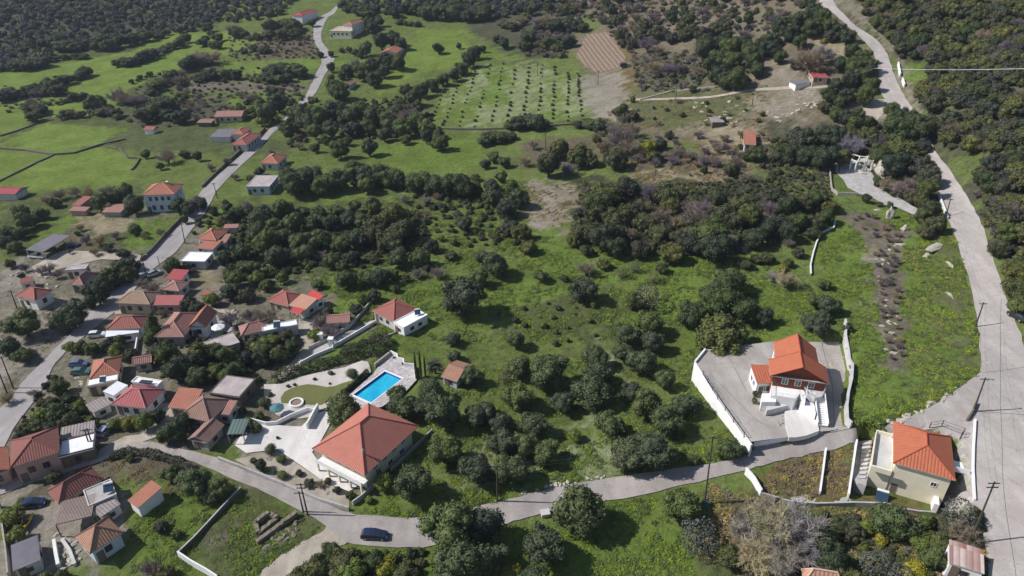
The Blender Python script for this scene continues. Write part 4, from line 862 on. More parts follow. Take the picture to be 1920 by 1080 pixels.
# ---------------- walls, hedges, poles, cars, garden things ----------------
def wall(name,label,pts,h,th,mat,base=None,cat='wall',top=None,group=None,cap=None,down=.4,px=True):
    P=[gp(*p) for p in pts] if base is None else [at_z(p[0],p[1],base) for p in pts]
    if not px: P=[np.array(p,float) for p in pts]
    Q=[]
    for i in range(len(P)-1):
        n=max(1,int(np.hypot(*(P[i+1]-P[i])[:2])/2.5)); Q+=[P[i]+(P[i+1]-P[i])*k/n for k in range(n)]
    Q.append(P[-1])
    c=Q[0]; root=None
    def build(h0,h1_,t_,off=0):
        v=[]; f=[]
        for i,p in enumerate(Q):
            d=(Q[min(i+1,len(Q)-1)]-Q[max(i-1,0)])[:2]; d=d/max(np.hypot(*d),1e-6); nn=np.array([-d[1],d[0]])*t_/2
            g=h1(p[0],p[1]) if base is None else base
            for s,z in((-1,h0),(1,h0),(1,h1_),(-1,h1_)): v.append((p[0]+nn[0]*s,p[1]+nn[1]*s,g+z+off))
        for i in range(len(Q)-1):
            a=4*i;b=a+4
            for k in range(4): f.append((a+k,a+(k+1)%4,b+(k+1)%4,b+k))
        f.append((3,2,1,0)); e=4*(len(Q)-1); f.append((e,e+1,e+2,e+3)); return v,f
    v,f=build(-down,h,th); 
    if cap:
        root=mobj(name,v,f,M[mat]); v,f=build(h+.003,h+.09,th+.1); mobj('coping',v,f,M[cap],root)
    else: root=mobj(name,v,f,M[mat])
    tag(root,label,cat,group); return root
W_=wall
# yard of the gabled house
W_('retaining_wall','tall white retaining wall along the left side of the walled yard',[(1303,681),(1330,725),(1360,768),(1383,800),(1409,836)],.25,.35,'white',base=YZ,down=5.5)
W_('retaining_wall','short white retaining wall at the rear left corner of the walled yard',[(1303,680),(1322,657)],.5,.35,'white',base=YZ,down=5)
W_('boundary_wall','curving pale wall along the right side of the walled yard',[(1583,608),(1583,637),(1588,665),(1596,692),(1594,720),(1588,745),(1585,770),(1586,795),(1594,803)],1.5,.4,'pale',down=1.5)
W_('boundary_wall','white panelled wall between the walled yard and the lane',[(1412,838),(1440,834),(1482,825)],1.3,.25,'whiteroof',down=.6)
# railing on top of the retaining wall
def fence(name,label,pts,h,base=None,mat='whitep',step=2.0,bars=True,cat='fence',z=0):
    P=[gp(*p) for p in pts] if base is None else [at_z(p[0],p[1],base) for p in pts]
    r=empty(name,P[0]); tag(r,label,cat); o=Vector(tuple(P[0])); m=MB(); 
    for i in range(len(P)-1):
        a,b=P[i],P[i+1]; n=max(1,int(np.hypot(*(b-a)[:2])/step))
        for k in range(n+(i==len(P)-2)):
            p=a+(b-a)*k/n; g=(h1(p[0],p[1]) if base is None else base)+z; q=MB(); c=(p[0]-o.x,p[1]-o.y)
            q.box(c[0]-.05,c[0]+.05,c[1]-.05,c[1]+.05,g-o.z-.3,g-o.z+h+.05); q.obj('post',M[mat],r)
        for k in range(n):
            p=a+(b-a)*k/n; q=a+(b-a)*(k+1)/n
            gpz=(h1(p[0],p[1]) if base is None else base)+z-o.z; gq=(h1(q[0],q[1]) if base is None else base)+z-o.z
            for zz in((h,h*.55,.15) if bars else (h,h*.5)): m.tube((p[0]-o.x,p[1]-o.y,gpz+zz),(q[0]-o.x,q[1]-o.y,gq+zz),.03,n=4,cap=False)
    m.obj('rail',M[mat],r); return r
fence('railing','dark railing standing on the tall white retaining wall',[(1318,703),(1345,747),(1375,790),(1395,818)],1.0,base=YZ+.25,mat='darkmetal',cat='railing',step=2.5)
fence('railing','white railing with glass-like panels beside the lane below the walled yard',[(1484,824),(1540,814),(1592,804)],1.0,mat='whitep',cat='railing')
fence('fence','metal mesh fence at the end of the lane behind the cream house',[(1742,803),(1765,800),(1805,815),(1800,822)],1.4,mat='darkmetal')
# walls elsewhere
W_('field_wall','thin wall with white top running diagonally along the rubble plot',[(453,921),(425,950),(395,983),(365,1015),(336,1043)],1.0,.16,'darkstone',cap='conc')
W_('field_wall','low white wall at the bottom end of the rubble plot',[(336,1044),(360,1060),(390,1077),(410,1090)],1.4,.25,'white')
W_('garden_wall','long low stone wall along the lane below the villa',[(410,862),(470,885),(540,914),(600,940),(655,957)],.8,.35,'conc')
W_('garden_wall','grey wall closing the villa garden on the lane side',[(662,948),(680,935),(701,915)],1.1,.25,'conc')
W_('garden_wall','thin grey wall behind the shaded side of the villa',[(733,885),(760,860),(785,836),(811,811)],1.0,.2,'conc')
W_('garden_wall','white curved wall between the carport and the villa garden',[(470,790),(500,798),(520,796),(545,783),(577,770),(590,772)],.9,.25,'white')
W_('garden_wall','white sloping wall left of the villa entrance',[(597,768),(585,790),(577,805)],1.6,.35,'white')
W_('pool_wall','low stone wall at the upper left corner of the pool terrace',[(703,690),(718,678),(733,666)],1.2,.4,'stone',base=POOLZ-.4)
W_('pool_wall','white zigzag wall along the far edge of the pool terrace',[(733,665),(745,671),(746,677),(757,680),(758,688),(778,690),(781,712)],1.2,.25,'white',base=POOLZ-.3)
W_('boundary_wall','pale wall at the left end of the cream house plots',[(1397,888),(1412,905),(1426,930)],1.5,.3,'white')
W_('boundary_wall','low pale wall along the lower side of the cream house plots',[(1426,930),(1480,946),(1530,950),(1600,948),(1660,950),(1750,967)],.9,.3,'conc')
W_('dividing_wall','white dividing wall between the two overgrown plots',[(1547,846),(1542,885),(1536,928)],.9,.25,'white')
W_('dividing_wall','white wall between the overgrown plot and the cream house stairs',[(1604,833),(1597,880),(1589,935)],1.2,.25,'white')
sheet('paved_path',gpoly([(1482,934),(1510,928),(1560,936),(1590,932),(1600,946),(1540,949),(1490,946)]),M['conc'],off=.1,mask=False)
W_('road_parapet','white parapet on the left edge of the climbing road',[(1759,365),(1766,385),(1776,412)],.9,.3,'white')
W_('road_parapet','pale concrete kerb wall beside the cream house and the road',[(1827,790),(1824,840),(1823,880),(1826,940)],.6,.3,'white')
W_('road_parapet','dark crash wall at the junction of lane and road',[(1829,758),(1822,775),(1812,790)],.8,.3,'darkstone')
W_('roadside_wall','upper short white wall on the outer bend of the climbing road',[(1683,122),(1687,144)],1.3,.4,'white')
W_('roadside_wall','lower short white wall on the outer bend of the climbing road',[(1691,152),(1695,164)],1.3,.4,'white')
W_('ramp_wall','grey wall on the upper side of the concrete ramp',q4(480,540,[(400,465),(500,415),(590,370),(700,300),(760,240),(860,120),(905,40)]),1.0,.25,'conc')
W_('ramp_wall','grey wall on the lower side of the concrete ramp',q4(480,540,[(575,455),(650,410),(760,345),(900,262)]),.9,.25,'white')
W_('ramp_wall','white wall on the lower side of the gateway below the ramp',q4(480,540,[(330,580),(440,520),(575,465)]),.9,.25,'white')
for i,(x,y) in enumerate(((492,402),(568,440))):
    b=gp(480+x/4,540+y/4); m=MB(); m.box(-.55,.55,-.55,.55,-.3,2.3); m.box(-.65,.65,-.65,.65,2.303,2.45)
    o=m.obj('gate_pillar',M['white']); o.location=b; tag(o,('left' if i==0 else 'right')+' white gate pillar at the foot of the concrete ramp','pillar')
W_('garden_wall','thin stone wall at the right of the ramp-top house',q4(480,540,[(1090,320),(980,370),(880,410)]),.5,.25,'stone')
W_('garden_wall','curved stone wall right of the orchard in the village',q4(480,540,[(310,420),(300,450),(250,480)]),.8,.25,'stone')
W_('garden_wall','long thin wall between the two village gardens',[(259,640),(254,672)],1.2,.25,'white')
W_('field_wall','leaning stone post wall at far left bottom corner',[(2,950),(8,985),(16,1040),(20,1085)],1.5,.25,'stone')
W_('roadside_wall','dark wall along the upper stretch of the village road',[(455,281),(425,308),(400,332),(380,352)],1.0,.35,'darkstone')
W_('roadside_wall','dark wall along the middle stretch of the village road',[(346,408),(322,430),(303,452),(285,472),(265,490)],1.1,.4,'darkstone')
W_('roadside_wall','dark hedge-topped wall at the village road bend',[(262,494),(240,512),(222,528),(204,540)],1.2,.6,'darkstone')
W_('roadside_wall','pink garden wall along the upper village road',[(498,243),(485,258),(468,274)],1.4,.3,'brickred')
W_('field_wall','curving wall with pale coping on the slope behind the stone outcrop',q4(1440,270,[(500,590),(490,640),(400,680),(360,750),(335,830),(315,920),(318,990)]),.7,.25,'stone',cap='whitep')
W_('field_wall','stone terrace wall at the left end of the viewpoint drive',q4(1440,270,[(460,205),(465,280),(475,350),(520,385),(660,390)]),1.0,.35,'stone')
W_('field_wall','dark field wall curving between the green fields',[(-40,280),(0,279),(50,283),(100,291),(140,288),(190,272),(235,262)],.8,.9,'darkstone')
W_('field_wall','dark field wall splitting the two lower green fields',[(-10,345),(30,325),(70,305),(100,292)],.6,.7,'darkstone')
W_('field_wall','dark field wall at the right end of the green fields',[(200,277),(225,281),(240,297),(262,298),(255,310),(247,320)],.7,.6,'darkstone')
W_('field_wall','dark field wall between the two upper left fields',[(0,256),(30,247),(60,236),(75,228),(100,226)],.7,.7,'darkstone')
W_('field_wall','dark stone wall below the flowering orchard',[(830,243),(900,244),(960,242),(1000,240),(1100,232),(1140,226)],.9,1.0,'darkstone')
W_('field_wall','stone wall across the stony slope',[(1200,188),(1260,172),(1320,166),(1370,160)],.6,.7,'stone')
# ruin
rb=MB(); R0=gp(500,985)
def lp(px,py): p=gp(px,py); return (p[0]-R0[0],p[1]-R0[1],p[2]-R0[2])
ru=empty('ruin',R0); tag(ru,'roofless stone ruin in the rubble plot above the dirt track','ruin'); LAND.append((R0[0],R0[1],'the roofless stone ruin'))
for a,b_,hh_ in (((480,985),(505,967),2.2),((505,967),(520,975),1.6),((520,975),(485,1003),1.4),((485,1003),(480,985),1.8),((482,1020),(530,985),1.5),((530,985),(557,966),1.9)):
    A_=lp(*a);B_=lp(*b_); m=MB(); d=Vector(B_)-Vector(A_); nn=Vector((-d.y,d.x,0)).normalized()*.35; n=6; rnd=random.Random(int(a[0]*7+b_[0]))
    zs=[.6*hh_*(1-.25*rnd.random()) for _ in range(n+1)]
    for i in range(n):
        p=Vector(A_)+d*i/n; q=Vector(A_)+d*(i+1)/n
        for s in(-1,1):
            f=[p+nn*s+Vector((0,0,-.4)),q+nn*s+Vector((0,0,-.4)),q+nn*s+Vector((0,0,zs[i+1])),p+nn*s+Vector((0,0,zs[i]))]; m.face(f if s<0 else f[::-1])
        m.face([p-nn+Vector((0,0,zs[i])),q-nn+Vector((0,0,zs[i+1])),q+nn+Vector((0,0,zs[i+1])),p+nn+Vector((0,0,zs[i]))])
    for e,z in((Vector(A_),zs[0]),(Vector(A_)+d,zs[-1])): m.face([e-nn+Vector((0,0,-.4)),e+nn+Vector((0,0,-.4)),e+nn+Vector((0,0,z)),e-nn+Vector((0,0,z))])
    m.obj('ruined_wall',M['ruinstone'],ru)
# pergola with rafters
pg=house('pergola','weathered timber pergola with close rafters in front of the maroon house','pergola',(103,985),(172,968),(152,932),2.8,'mono',.2,'r_corr','pale',openwalls='wood',over=.1)
L,W,H=pg['_d']; bpy.data.objects.remove([c for c in pg.children if c.name.startswith('roof')][0])
m=MB(); 
for i in range(24):
    x=-L/2+L*(i+.5)/24; 
    m.box(x-.07,x+.07,-W/2,W/2,H,H+.14)
for yy in(-W/2+.2,0,W/2-.2): m.box(-L/2,L/2,yy-.08,yy+.08,H-.16,H-.003)
m.obj('rafters',M['rafters'],pg); LAND.append((pg.location.x,pg.location.y,'the timber pergola'))
# ruin terrace next to cottage
for (a,b_,c_,hh_,lb) in (((113,1040),(128,1062),(112,1068),.9,'broken pale garden terrace wall left of the tan cottage'),):
    W_('garden_wall',lb,[(104,1018),(108,1045),(112,1065)],1.0,.5,'white'); W_('garden_wall','low stepped terrace wall in front of the tan cottage',[(118,1015),(132,1035),(142,1062)],.7,.5,'pale')
# viewpoint pergola frame
vp=empty('open_pergola',gp(1612,318)); tag(vp,'white post and beam pergola at the end of the viewpoint drive','pergola'); LAND.append((vp.location.x,vp.location.y,'the white pergola frame'))
pp=[lambda px,py: Vector(tuple(gp(px,py)))-vp.location][0]
ps=[pp(*p) for p in q4(1440,270,[(610,190),(650,205),(715,205),(770,200)])]; pb=[pp(*p) for p in q4(1440,270,[(620,150),(672,165),(730,170),(780,165)])]
for p in ps+pb:
    m=MB(); m.box(p.x-.18,p.x+.18,p.y-.18,p.y+.18,p.z-.5,p.z+3.1); m.obj('post',M['white'],vp)
m=MB()
for row in (ps,pb):
    for i in range(3): m.tube((row[i].x,row[i].y,row[i].z+3.2),(row[i+1].x,row[i+1].y,row[i+1].z+3.2),.17,n=4)
for i in range(4): m.tube((ps[i].x,ps[i].y,ps[i].z+3.25),(pb[i].x,pb[i].y,pb[i].z+3.25),.15,n=4)
m.obj('beam',M['white'],vp)
# ---- pool
pl=empty('swimming_pool',np.mean(np.array(POOLW),0)); tag(pl,'rectangular turquoise swimming pool with white rim on a stone terrace','pool'); LAND.append((pl.location.x,pl.location.y,'the blue pool'))
O=pl.location; PW=[Vector(p)-O for p in POOLW]; cc=sum(PW,Vector())/4
m=MB(); m.face([(p.x,p.y,-.42) for p in (PW if ((PW[1]-PW[0]).cross(PW[2]-PW[1])).z>0 else PW[::-1])]); m.obj('water',M['water'],pl)
m=MB()
for i in range(4):
    a,b_=PW[i],PW[(i+1)%4]; m.face([(a.x,a.y,-1.2),(b_.x,b_.y,-1.2),(b_.x,b_.y,.05),(a.x,a.y,.05)])
m.obj('pool_lining',M['pooltile'],pl)
m=MB()
for i in range(4):
    a,b_=PW[i],PW[(i+1)%4]; ao=a+(a-cc).normalized()*.55; bo=b_+(b_-cc).normalized()*.55
    m.face([(a.x,a.y,.05),(ao.x,ao.y,.05),(bo.x,bo.y,.05),(b_.x,b_.y,.05)][::-1]); m.face([(ao.x,ao.y,-.3),(bo.x,bo.y,-.3),(bo.x,bo.y,.05),(ao.x,ao.y,.05)])
m.obj('coping',M['whitep'],pl)
# ---- utility poles
POL={}
def pole(k,label,base,top=None,H=8.5,arms=1,lamp=False,az=0,stay=None,mat='poleM'):
    b=gp(*base)
    if top:
        lo,hi=3,16
        for _ in range(30):
            mid=(lo+hi)/2; 
            if proj((b[0],b[1],b[2]+mid))[1]>top[1]: lo=mid
            else: hi=mid
        H=lo
    r=empty('utility_pole',b,az); tag(r,label,'utility pole',None)
    tilt=0
    if top:
        tw=at_z(top[0],top[1],b[2]+H); dx,dy=tw[0]-b[0],0
    else: dx=dy=0
    dx=max(-.06*H,min(.06*H,dx)); c,s=math.cos(-az),math.sin(-az); dl=(dx*c,dx*s)
    m=MB(); m.tube((0,0,-.5),(dl[0],dl[1],H),.17,.10,n=8); m.obj('shaft',M[mat],r)
    for i in range(arms):
        z=H-.35-i*.8; m=MB(); cx=dl[0]*z/H; cy=dl[1]*z/H
        m.box(cx-.85,cx+.85,cy-.06,cy+.06,z-.06,z+.06); ao=m.obj('crossarm',M['darkmetal'],r)
        for q in(-.75,-.25,.25,.75):
            m=MB(); m.tube((cx+q,cy,z+.063),(cx+q,cy,z+.25),.05,.035,n=6); m.obj('insulator',M['metal'],ao)
    if lamp:
        m=MB(); m.tube((dl[0],dl[1],H-.8),(dl[0]+1.3,dl[1],H-.4),.035,n=5); m.box(dl[0]+1.1,dl[0]+1.7,dl[1]-.13,dl[1]+.13,H-.48,H-.34); m.obj('lamp_arm',M['metal'],r)
    POL[k]=Vector(tuple(b))+Vector((dx,0,H-.1)); LAND.append((b[0],b[1],None)); return r
pole('a','tall utility pole on the left edge of the climbing road by the green slope',(1829,613),(1835,567))
pole('b','utility pole at the junction of lane and wide road',(1825,772),(1844,708),lamp=True)
pole('c','long utility pole above the bushes beside the cream house',(1817,1022),(1844,903),arms=2)
pole('d','tall utility pole rising from bushes beside the lane in the middle of the picture',(1321,945),(1337,818))
pole('e','utility pole standing in the grove just above the lane',(932,940),(932,872))
pole('f','right one of two utility poles where the lane forks',(577,965),(563,906),arms=2,mat='poleM')
pole('g','left one of two utility poles where the lane forks',(569,960),(560,922))
pole('h','left one of two utility poles over the white flat roof',(172,848),(158,805))
pole('i','right one of two utility poles over the white flat roof',(177,846),(163,803))
pole('j','outer utility pole at the left picture edge beside the village road',(13,737),(0,668),az=.4)
pole('k','inner utility pole at the left picture edge beside the village road',(25,728),(3,668),az=.4)
pole('l','utility pole at the village road beside the beige house bend',(274,517),(264,475),lamp=True)
pole('m','thin lamp pole by the parked car on the village road',(302,508),(295,480),arms=0,lamp=True,mat='metal')
pole('n','utility pole on the village road near the orange hip roof house',(347,456),(340,418))
pole('o','utility pole on the village road below the upper green plots',(408,372),(400,343))
pole('p','utility pole left of the white village house',(32,579),(20,545))
pole('q','utility pole behind the flat roofed red house above the ramp',(1775,407),(1779,372)) if False else pole('q','utility pole by the white parapet of the climbing road',(1773,407),(1779,372))
pole('r','dark pole on the paved viewpoint beside the pergola frame',(1573,324),(1576,298),arms=0)
pole('s','utility pole at the edge of the stony slope track',(1267,191),(1268,160))
pole('t','utility pole between the orchard and the stony slope',(1121,160),(1122,132))
pole('u','utility pole in the middle of the flowering orchard',(1008,142),(1008,115))
pole('v','utility pole right of the stony slope track',(1410,200),(1411,175))
pole('w','utility pole behind the bare brown plot',(1023,283),(1023,250))
def wire(label,ks,off=(0,),sag=1.0,r=.018,mat='darkmetal'):
    m=MB(); P0=POL[ks[0]] if isinstance(ks[0],str) else Vector(ks[0])
    for oo in off:
        for a,b in zip(ks[:-1],ks[1:]):
            A_=(POL[a] if isinstance(a,str) else Vector(a))-P0; B_=(POL[b] if isinstance(b,str) else Vector(b))-P0
            d=(B_-A_); nn=Vector((-d.y,d.x,0)).normalized()*oo; n=12; pr=None
            for i in range(n+1):
                t=i/n; p=A_+d*t+nn; p.z-=4*sag*t*(1-t)
                if pr: m.tube(pr,p,r,n=3,cap=False)
                pr=p
    o=m.obj('power_line',M[mat]); o.location=P0; tag(o,label,'power line'); return o
wire('overhead wires following the village road',['l','n','o'],(-.4,.4),1.2,.012)
wire('overhead wires along the lane from the fork to the bush',['f','e','d'],(-.4,.4),1.2,.012)
wire('overhead wires between the roof poles and the lane fork',['i','f'],(-.4,.4),1.5,.012)
wire('overhead wires beside the wide road',['q','a','b','c'],(-.4,.4),.9,.012)
E1=Vector(tuple(gp(1990,126,14)))
wire('pale overhead wires crossing the dark wooded hillside at upper right',[tuple(Vector(tuple(gp(1560,146,5)))),tuple(Vector(tuple(gp(1640,128,10)))),tuple(E1)],(-.35,.35),.6,.028,'metal')
wire('overhead wires crossing the stony slope',['s','v'],(0,),.8,.02)
# ---- cars
def car(label,px,ang,colr,L=4.2,Wd=1.75,kind='car',H=1.45,name=None,cat=None):
    b=gp(*px); r=empty(name or 'parked_car',(b[0],b[1],b[2]+.09),ang); tag(r,label,cat or 'car')
    cm=simple('car_paint_%d'%len(bpy.data.materials),colr,.25,.1,.6); hw=Wd/2
    def loft(secs,name,mat,par):
        # secs: list of (x, halfwidth, z0, z1, topinset)
        v=[];f=[]
        for x,w_,z0,z1,ti in secs:
            v+=[(x,-w_,z0),(x,-w_,z0+(z1-z0)*.6),(x,-w_+ti,z1),(x,w_-ti,z1),(x,w_,z0+(z1-z0)*.6),(x,w_,z0)]
        n=6
        for i in range(len(secs)-1):
            for k in range(n): a=i*n+k;c=i*n+(k+1)%n; f.append((a,c,c+n,a+n))
        f.append(tuple(range(n))[::-1]); e=(len(secs)-1)*n; f.append(tuple(range(e,e+n)))
        return mobj(name,v,f,mat,par,smooth=False)
    if kind=='car':
        body=loft([(-L/2,hw*.86,.35,.75,.12),(-L/2+.15,hw*.97,.25,.95,.1),(-L*.2,hw,.22,.98,.08),(L*.18,hw,.22,.96,.08),(L/2-.5,hw*.96,.24,.84,.12),(L/2-.1,hw*.88,.28,.70,.14),(L/2,hw*.78,.35,.6,.14)],'body',cm,r)
        loft([(-L/2+.12,hw*.80,.94,.96,.02),(-L/2+.5,hw*.86,.94,1.36,.16),(-L*.15,hw*.88,.96,H,.18),(L*.06,hw*.88,.96,H-.04,.18),(L*.27,hw*.84,.92,.95,.04)],'windows',M['glass'],r)
        loft([(-L/2+.55,hw*.70,1.37,1.40,.03),(-L*.15,hw*.70,H,H+.03,.03),(L*.05,hw*.70,H-.04,H-.01,.03)],'car_roof',cm,r)
    elif kind=='pickup':
        loft([(-L/2,hw*.95,.4,.9,.05),(-L/2+.1,hw,.35,.98,.05),(-.2,hw,.35,1.0,.05),(L/2-.9,hw*.98,.35,1.0,.1),(L/2,hw*.88,.4,.85,.12)],'body',cm,r)
        loft([(-.5,hw*.85,.99,1.0,.02),(-.35,hw*.86,.99,1.65,.12),(.6,hw*.86,.99,1.65,.14),(1.1,hw*.82,.99,1.02,.05)],'windows',M['glass'],r)
        m=MB(); m.box(-.3,.55,-hw*.72,hw*.72,1.652,1.70); m.obj('car_roof',cm,r)
        m=MB(); m.box(-L/2+.15,-.65,-hw+.15,hw-.15,1.0,1.03); m.obj('cargo_bed',M['darkmetal'],r)
    else:
        loft([(-L/2,hw*.95,.5,2.2,.08),(L*.12,hw*.95,.5,2.2,.08)],'cargo_box',M['darkmetal'],r)
        loft([(L*.15,hw*.95,.4,2.0,.1),(L*.38,hw*.95,.4,2.0,.15),(L/2,hw*.9,.4,1.2,.1)],'body',cm,r)
        m=MB(); m.box(L*.39,L*.47,-hw*.75,hw*.75,1.3,1.75); m.obj('windows',M['glass'],r)
    for sx in(-L*.31,L*.32):
        for sy in(-1,1):
            m=MB(); m.tube((sx,sy*(hw-.2),.3),(sx,sy*(hw+.01),.3),.33,n=12); wo=m.obj('wheel',M['black'],r); m=MB(); m.tube((sx,sy*(hw+.012),.3),(sx,sy*(hw+.03),.3),.19,n=8); m.obj('rim',M['metal'],wo)
    for sy in(-1,1):
        m=MB(); m.box(L/2-.12,L/2-.03,sy*hw*.6-.17,sy*hw*.6+.17,.55,.68); m.obj('headlight',M['metal'],r)
        m=MB(); m.box(-L/2-.02,-L/2+.08,sy*hw*.68-.14,sy*hw*.68+.14,.65,.85); m.obj('tail_light',M['red'],r)
    LAND.append((b[0],b[1],None)); return r
car('dark blue estate car driving on the lane near the fork',(703,1007),R(-3),(.018,.03,.07),L=4.5)
car('dark blue car parked in the yard left of the maroon house',(64,948),R(14),(.015,.03,.09))
car('silver and dark car parked beside the corrugated roof at the lane',(200,810),R(80),(.30,.33,.42),L=3.9)
car('white car half hidden by shrubs beside the red house with white veranda',(183,631),R(10),(.75,.75,.76))
car('blue-grey car parked left of the white-porch house',(149,686),R(4),(.12,.17,.28))
car('teal car in front of the blue-grey car in the village yard',(153,701),R(4),(.09,.18,.17))
car('white pickup truck in front of the grey vehicle shed',(71,484),R(-8),(.75,.75,.76),L=5.0,kind='pickup',name='pickup_truck',cat='pickup truck')
car('dark green car parked under the grey vehicle shed',(92,470),R(10),(.02,.06,.05))
car('black car parked beyond the grey vehicle shed',(136,463),R(12),(.03,.03,.035))
car('silver car with dark windows parked on the village road bend',(290,516),R(50),(.35,.42,.42))
car('dark car standing under the green carport',(450,812),R(15),(.02,.025,.03))
car('black car at the right picture edge beside the wide road',(1906,597),R(105),(.02,.02,.025))
car('dark truck parked at the corner of the ploughed plot',(1172,127),R(8),(.35,.33,.38),L=5.2,Wd=2.1,kind='truck',name='small_truck',cat='truck')
car('pale car parked by the pale wall opposite the upper village road',(458,268),R(45),(.55,.56,.6)) if False else None
# ---- garden things
def parasol(label,px,r_,h,mat,cat='parasol'):
    b=gp(*px); o=empty('parasol',b); tag(o,label,cat); m=MB(); m.tube((0,0,0),(0,0,h),.04,n=6); m.obj('pole',M['metal'],o)
    m=MB(); n=8
    for i in range(n):
        a,c=2*math.pi*i/n,2*math.pi*(i+1)/n; m.face([(r_*math.cos(a),r_*math.sin(a),h-.55),(r_*math.cos(c),r_*math.sin(c),h-.55),(0,0,h)])
        m.face([(r_*math.cos(a),r_*math.sin(a),h-.57),(0,0,h-.03),(r_*math.cos(c),r_*math.sin(c),h-.57)]); m.face([(r_*math.cos(a),r_*math.sin(a),h-.75),(r_*math.cos(c),r_*math.sin(c),h-.75),(r_*math.cos(c),r_*math.sin(c),h-.55),(r_*math.cos(a),r_*math.sin(a),h-.55)])
    m.obj('canopy',M[mat],o); return o
parasol('dark teal parasol on the gravel near the villa garden hedge',(522,778),1.5,2.5,'teal')
parasol('large off-white parasol on the low pale flat roof',(414,634),1.6,3.8,'whitep')
b=gp(556,757); o=empty('stone_ring',b); tag(o,'round white stone ring planter at the edge of the curved lawn','planter')
m=MB(); n=20
for i in range(n):
    a,c=2*math.pi*i/n,2*math.pi*(i+1)/n
    q=lambda rr,t,z:(rr*math.cos(t),rr*math.sin(t),z)
    m.face([q(1.15,a,.5),q(1.5,a,.5),q(1.5,c,.5),q(1.15,c,.5)]); m.face([q(1.5,a,-.2),q(1.5,c,-.2),q(1.5,c,.5),q(1.5,a,.5)]); m.face([q(1.15,c,0),q(1.15,a,0),q(1.15,a,.5),q(1.15,c,.5)])
m.obj('ring',M['white'],o); m=MB(); m.face([(1.14*math.cos(2*math.pi*i/n),1.14*math.sin(2*math.pi*i/n),.28) for i in range(n)]); m.obj('soil',M['soil'],o)
def kayak(label,px,ang,L=3.6,z=.25,nm='yellow'):
    b=gp(*px); v=[];f=[];n=8;ns=9
    for i in range(ns):
        t=i/(ns-1); s=math.sin(math.pi*min(max(t,.02),.98))**.6
        for k in range(n): a=2*math.pi*k/n; v.append((L*(t-.5),.36*s*math.cos(a),.2+.2*s*math.sin(a)+.25*abs(2*t-1)**3))
    for i in range(ns-1):
        for k in range(n): a=i*n+k;c=i*n+(k+1)%n; f.append((a,c,c+n,a+n))
    f.append(tuple(range(n))[::-1]); f.append(tuple(range((ns-1)*n,ns*n)))
    r=empty('kayak',(b[0],b[1],b[2]+z),ang); tag(r,label,'kayak'); mobj('hull',v,f,M['yellow'],r,smooth=True)
    m=MB(); m.box(-.5,.4,-.2,.2,.38,.415); m.obj('seat_well',M['red' if nm=='red' else 'darkmetal'],r)
kayak('yellow kayak-like shape with red part under a big olive tree on the green slope',(844,583),R(-30),3.0,nm='red')
kayak('long bright yellow shape on the yard beside the leafy shrub at lower left',(54,985),R(95),4.0,.5)
kayak('shorter pale yellow shape left of the long bright yellow one',(39,987),R(95),2.0,.3)
def solar(label,px,ang,base_h=0,s=1.0,at=None):
    b=gp(px[0],px[1],base_h); r=empty('solar_water_heater',b,ang); tag(r,label,'solar heater')
    m=MB(); A_=[(-1*s,-.9*s,.15),(1*s,-.9*s,.15),(1*s,.5*s,1.25*s),(-1*s,.5*s,1.25*s)]; m.face(A_); m.face([(x,y+.05,z-.1) for x,y,z in A_][::-1])
    for i in range(4): a,c=A_[i],A_[(i+1)%4]; m.face([(a[0],a[1]+.05,a[2]-.1),(c[0],c[1]+.05,c[2]-.1),c,a])
    m.obj('panel',M['panel'],r)
    m=MB(); m.tube((-.95*s,.6*s,1.4*s),(.95*s,.6*s,1.4*s),.27*s,n=10); m.obj('tank',M['whitep'],r)
    for x in(-.8*s,.8*s):
        m=MB(); m.tube((x,.6*s,0),(x,.6*s,1.2*s),.04,n=4); m.tube((x,-.85*s,0),(x,-.85*s,.2),.04,n=4); m.obj('leg',M['metal'],r)
solar('solar water heater standing on the ground below the cream house',(1652,935),R(-25),0,.95)
solar('solar water heater on the white porch roof of the orange house',(194,714),R(10),3.1,.65)
solar('solar water heater on the off-white flat roof in the village',(520,612),R(10),3.3,.8)
solar('solar water heater on the white flat roof of the ramp-top house',(783,588),R(15),3.1,.7)
solar('solar panels with tank on the annexe roof behind the timber pergola',(205,918),R(20),3.0,.8)
for lb,px,hh_ in (('small rooflight box on the bright white flat roof behind the pink-red roof',(274,717),4.0),):
    b=gp(px[0],px[1],hh_); m=MB(); m.box(-1.3,1.3,-.5,.5,0,.25,0); o=m.obj('rooflight',M['glass']); o.location=b; o.rotation_euler.z=R(-8); tag(o,lb,'rooflight')
b=gp(1322,950); m=MB(); m.box(-.6,.6,-.4,.4,0,1.1); o=m.obj('waste_bin',M['green']); m=MB(); m.box(-.65,.65,-.45,.45,1.103,1.2); m.obj('lid',M['darkmetal'],o); o.location=b; tag(o,'green waste bin at the foot of the tall pole among bushes','bin')
b=gp(1022,965); m=MB(); m.box(-.7,.7,-.55,.55,-.3,.6); m.box(-.8,.8,-.65,.65,.603,.7); o=m.obj('concrete_box',M['pale']); o.location=b; o.rotation_euler.z=R(12); tag(o,'pale concrete box at the lane edge beside a dark olive tree','utility box')
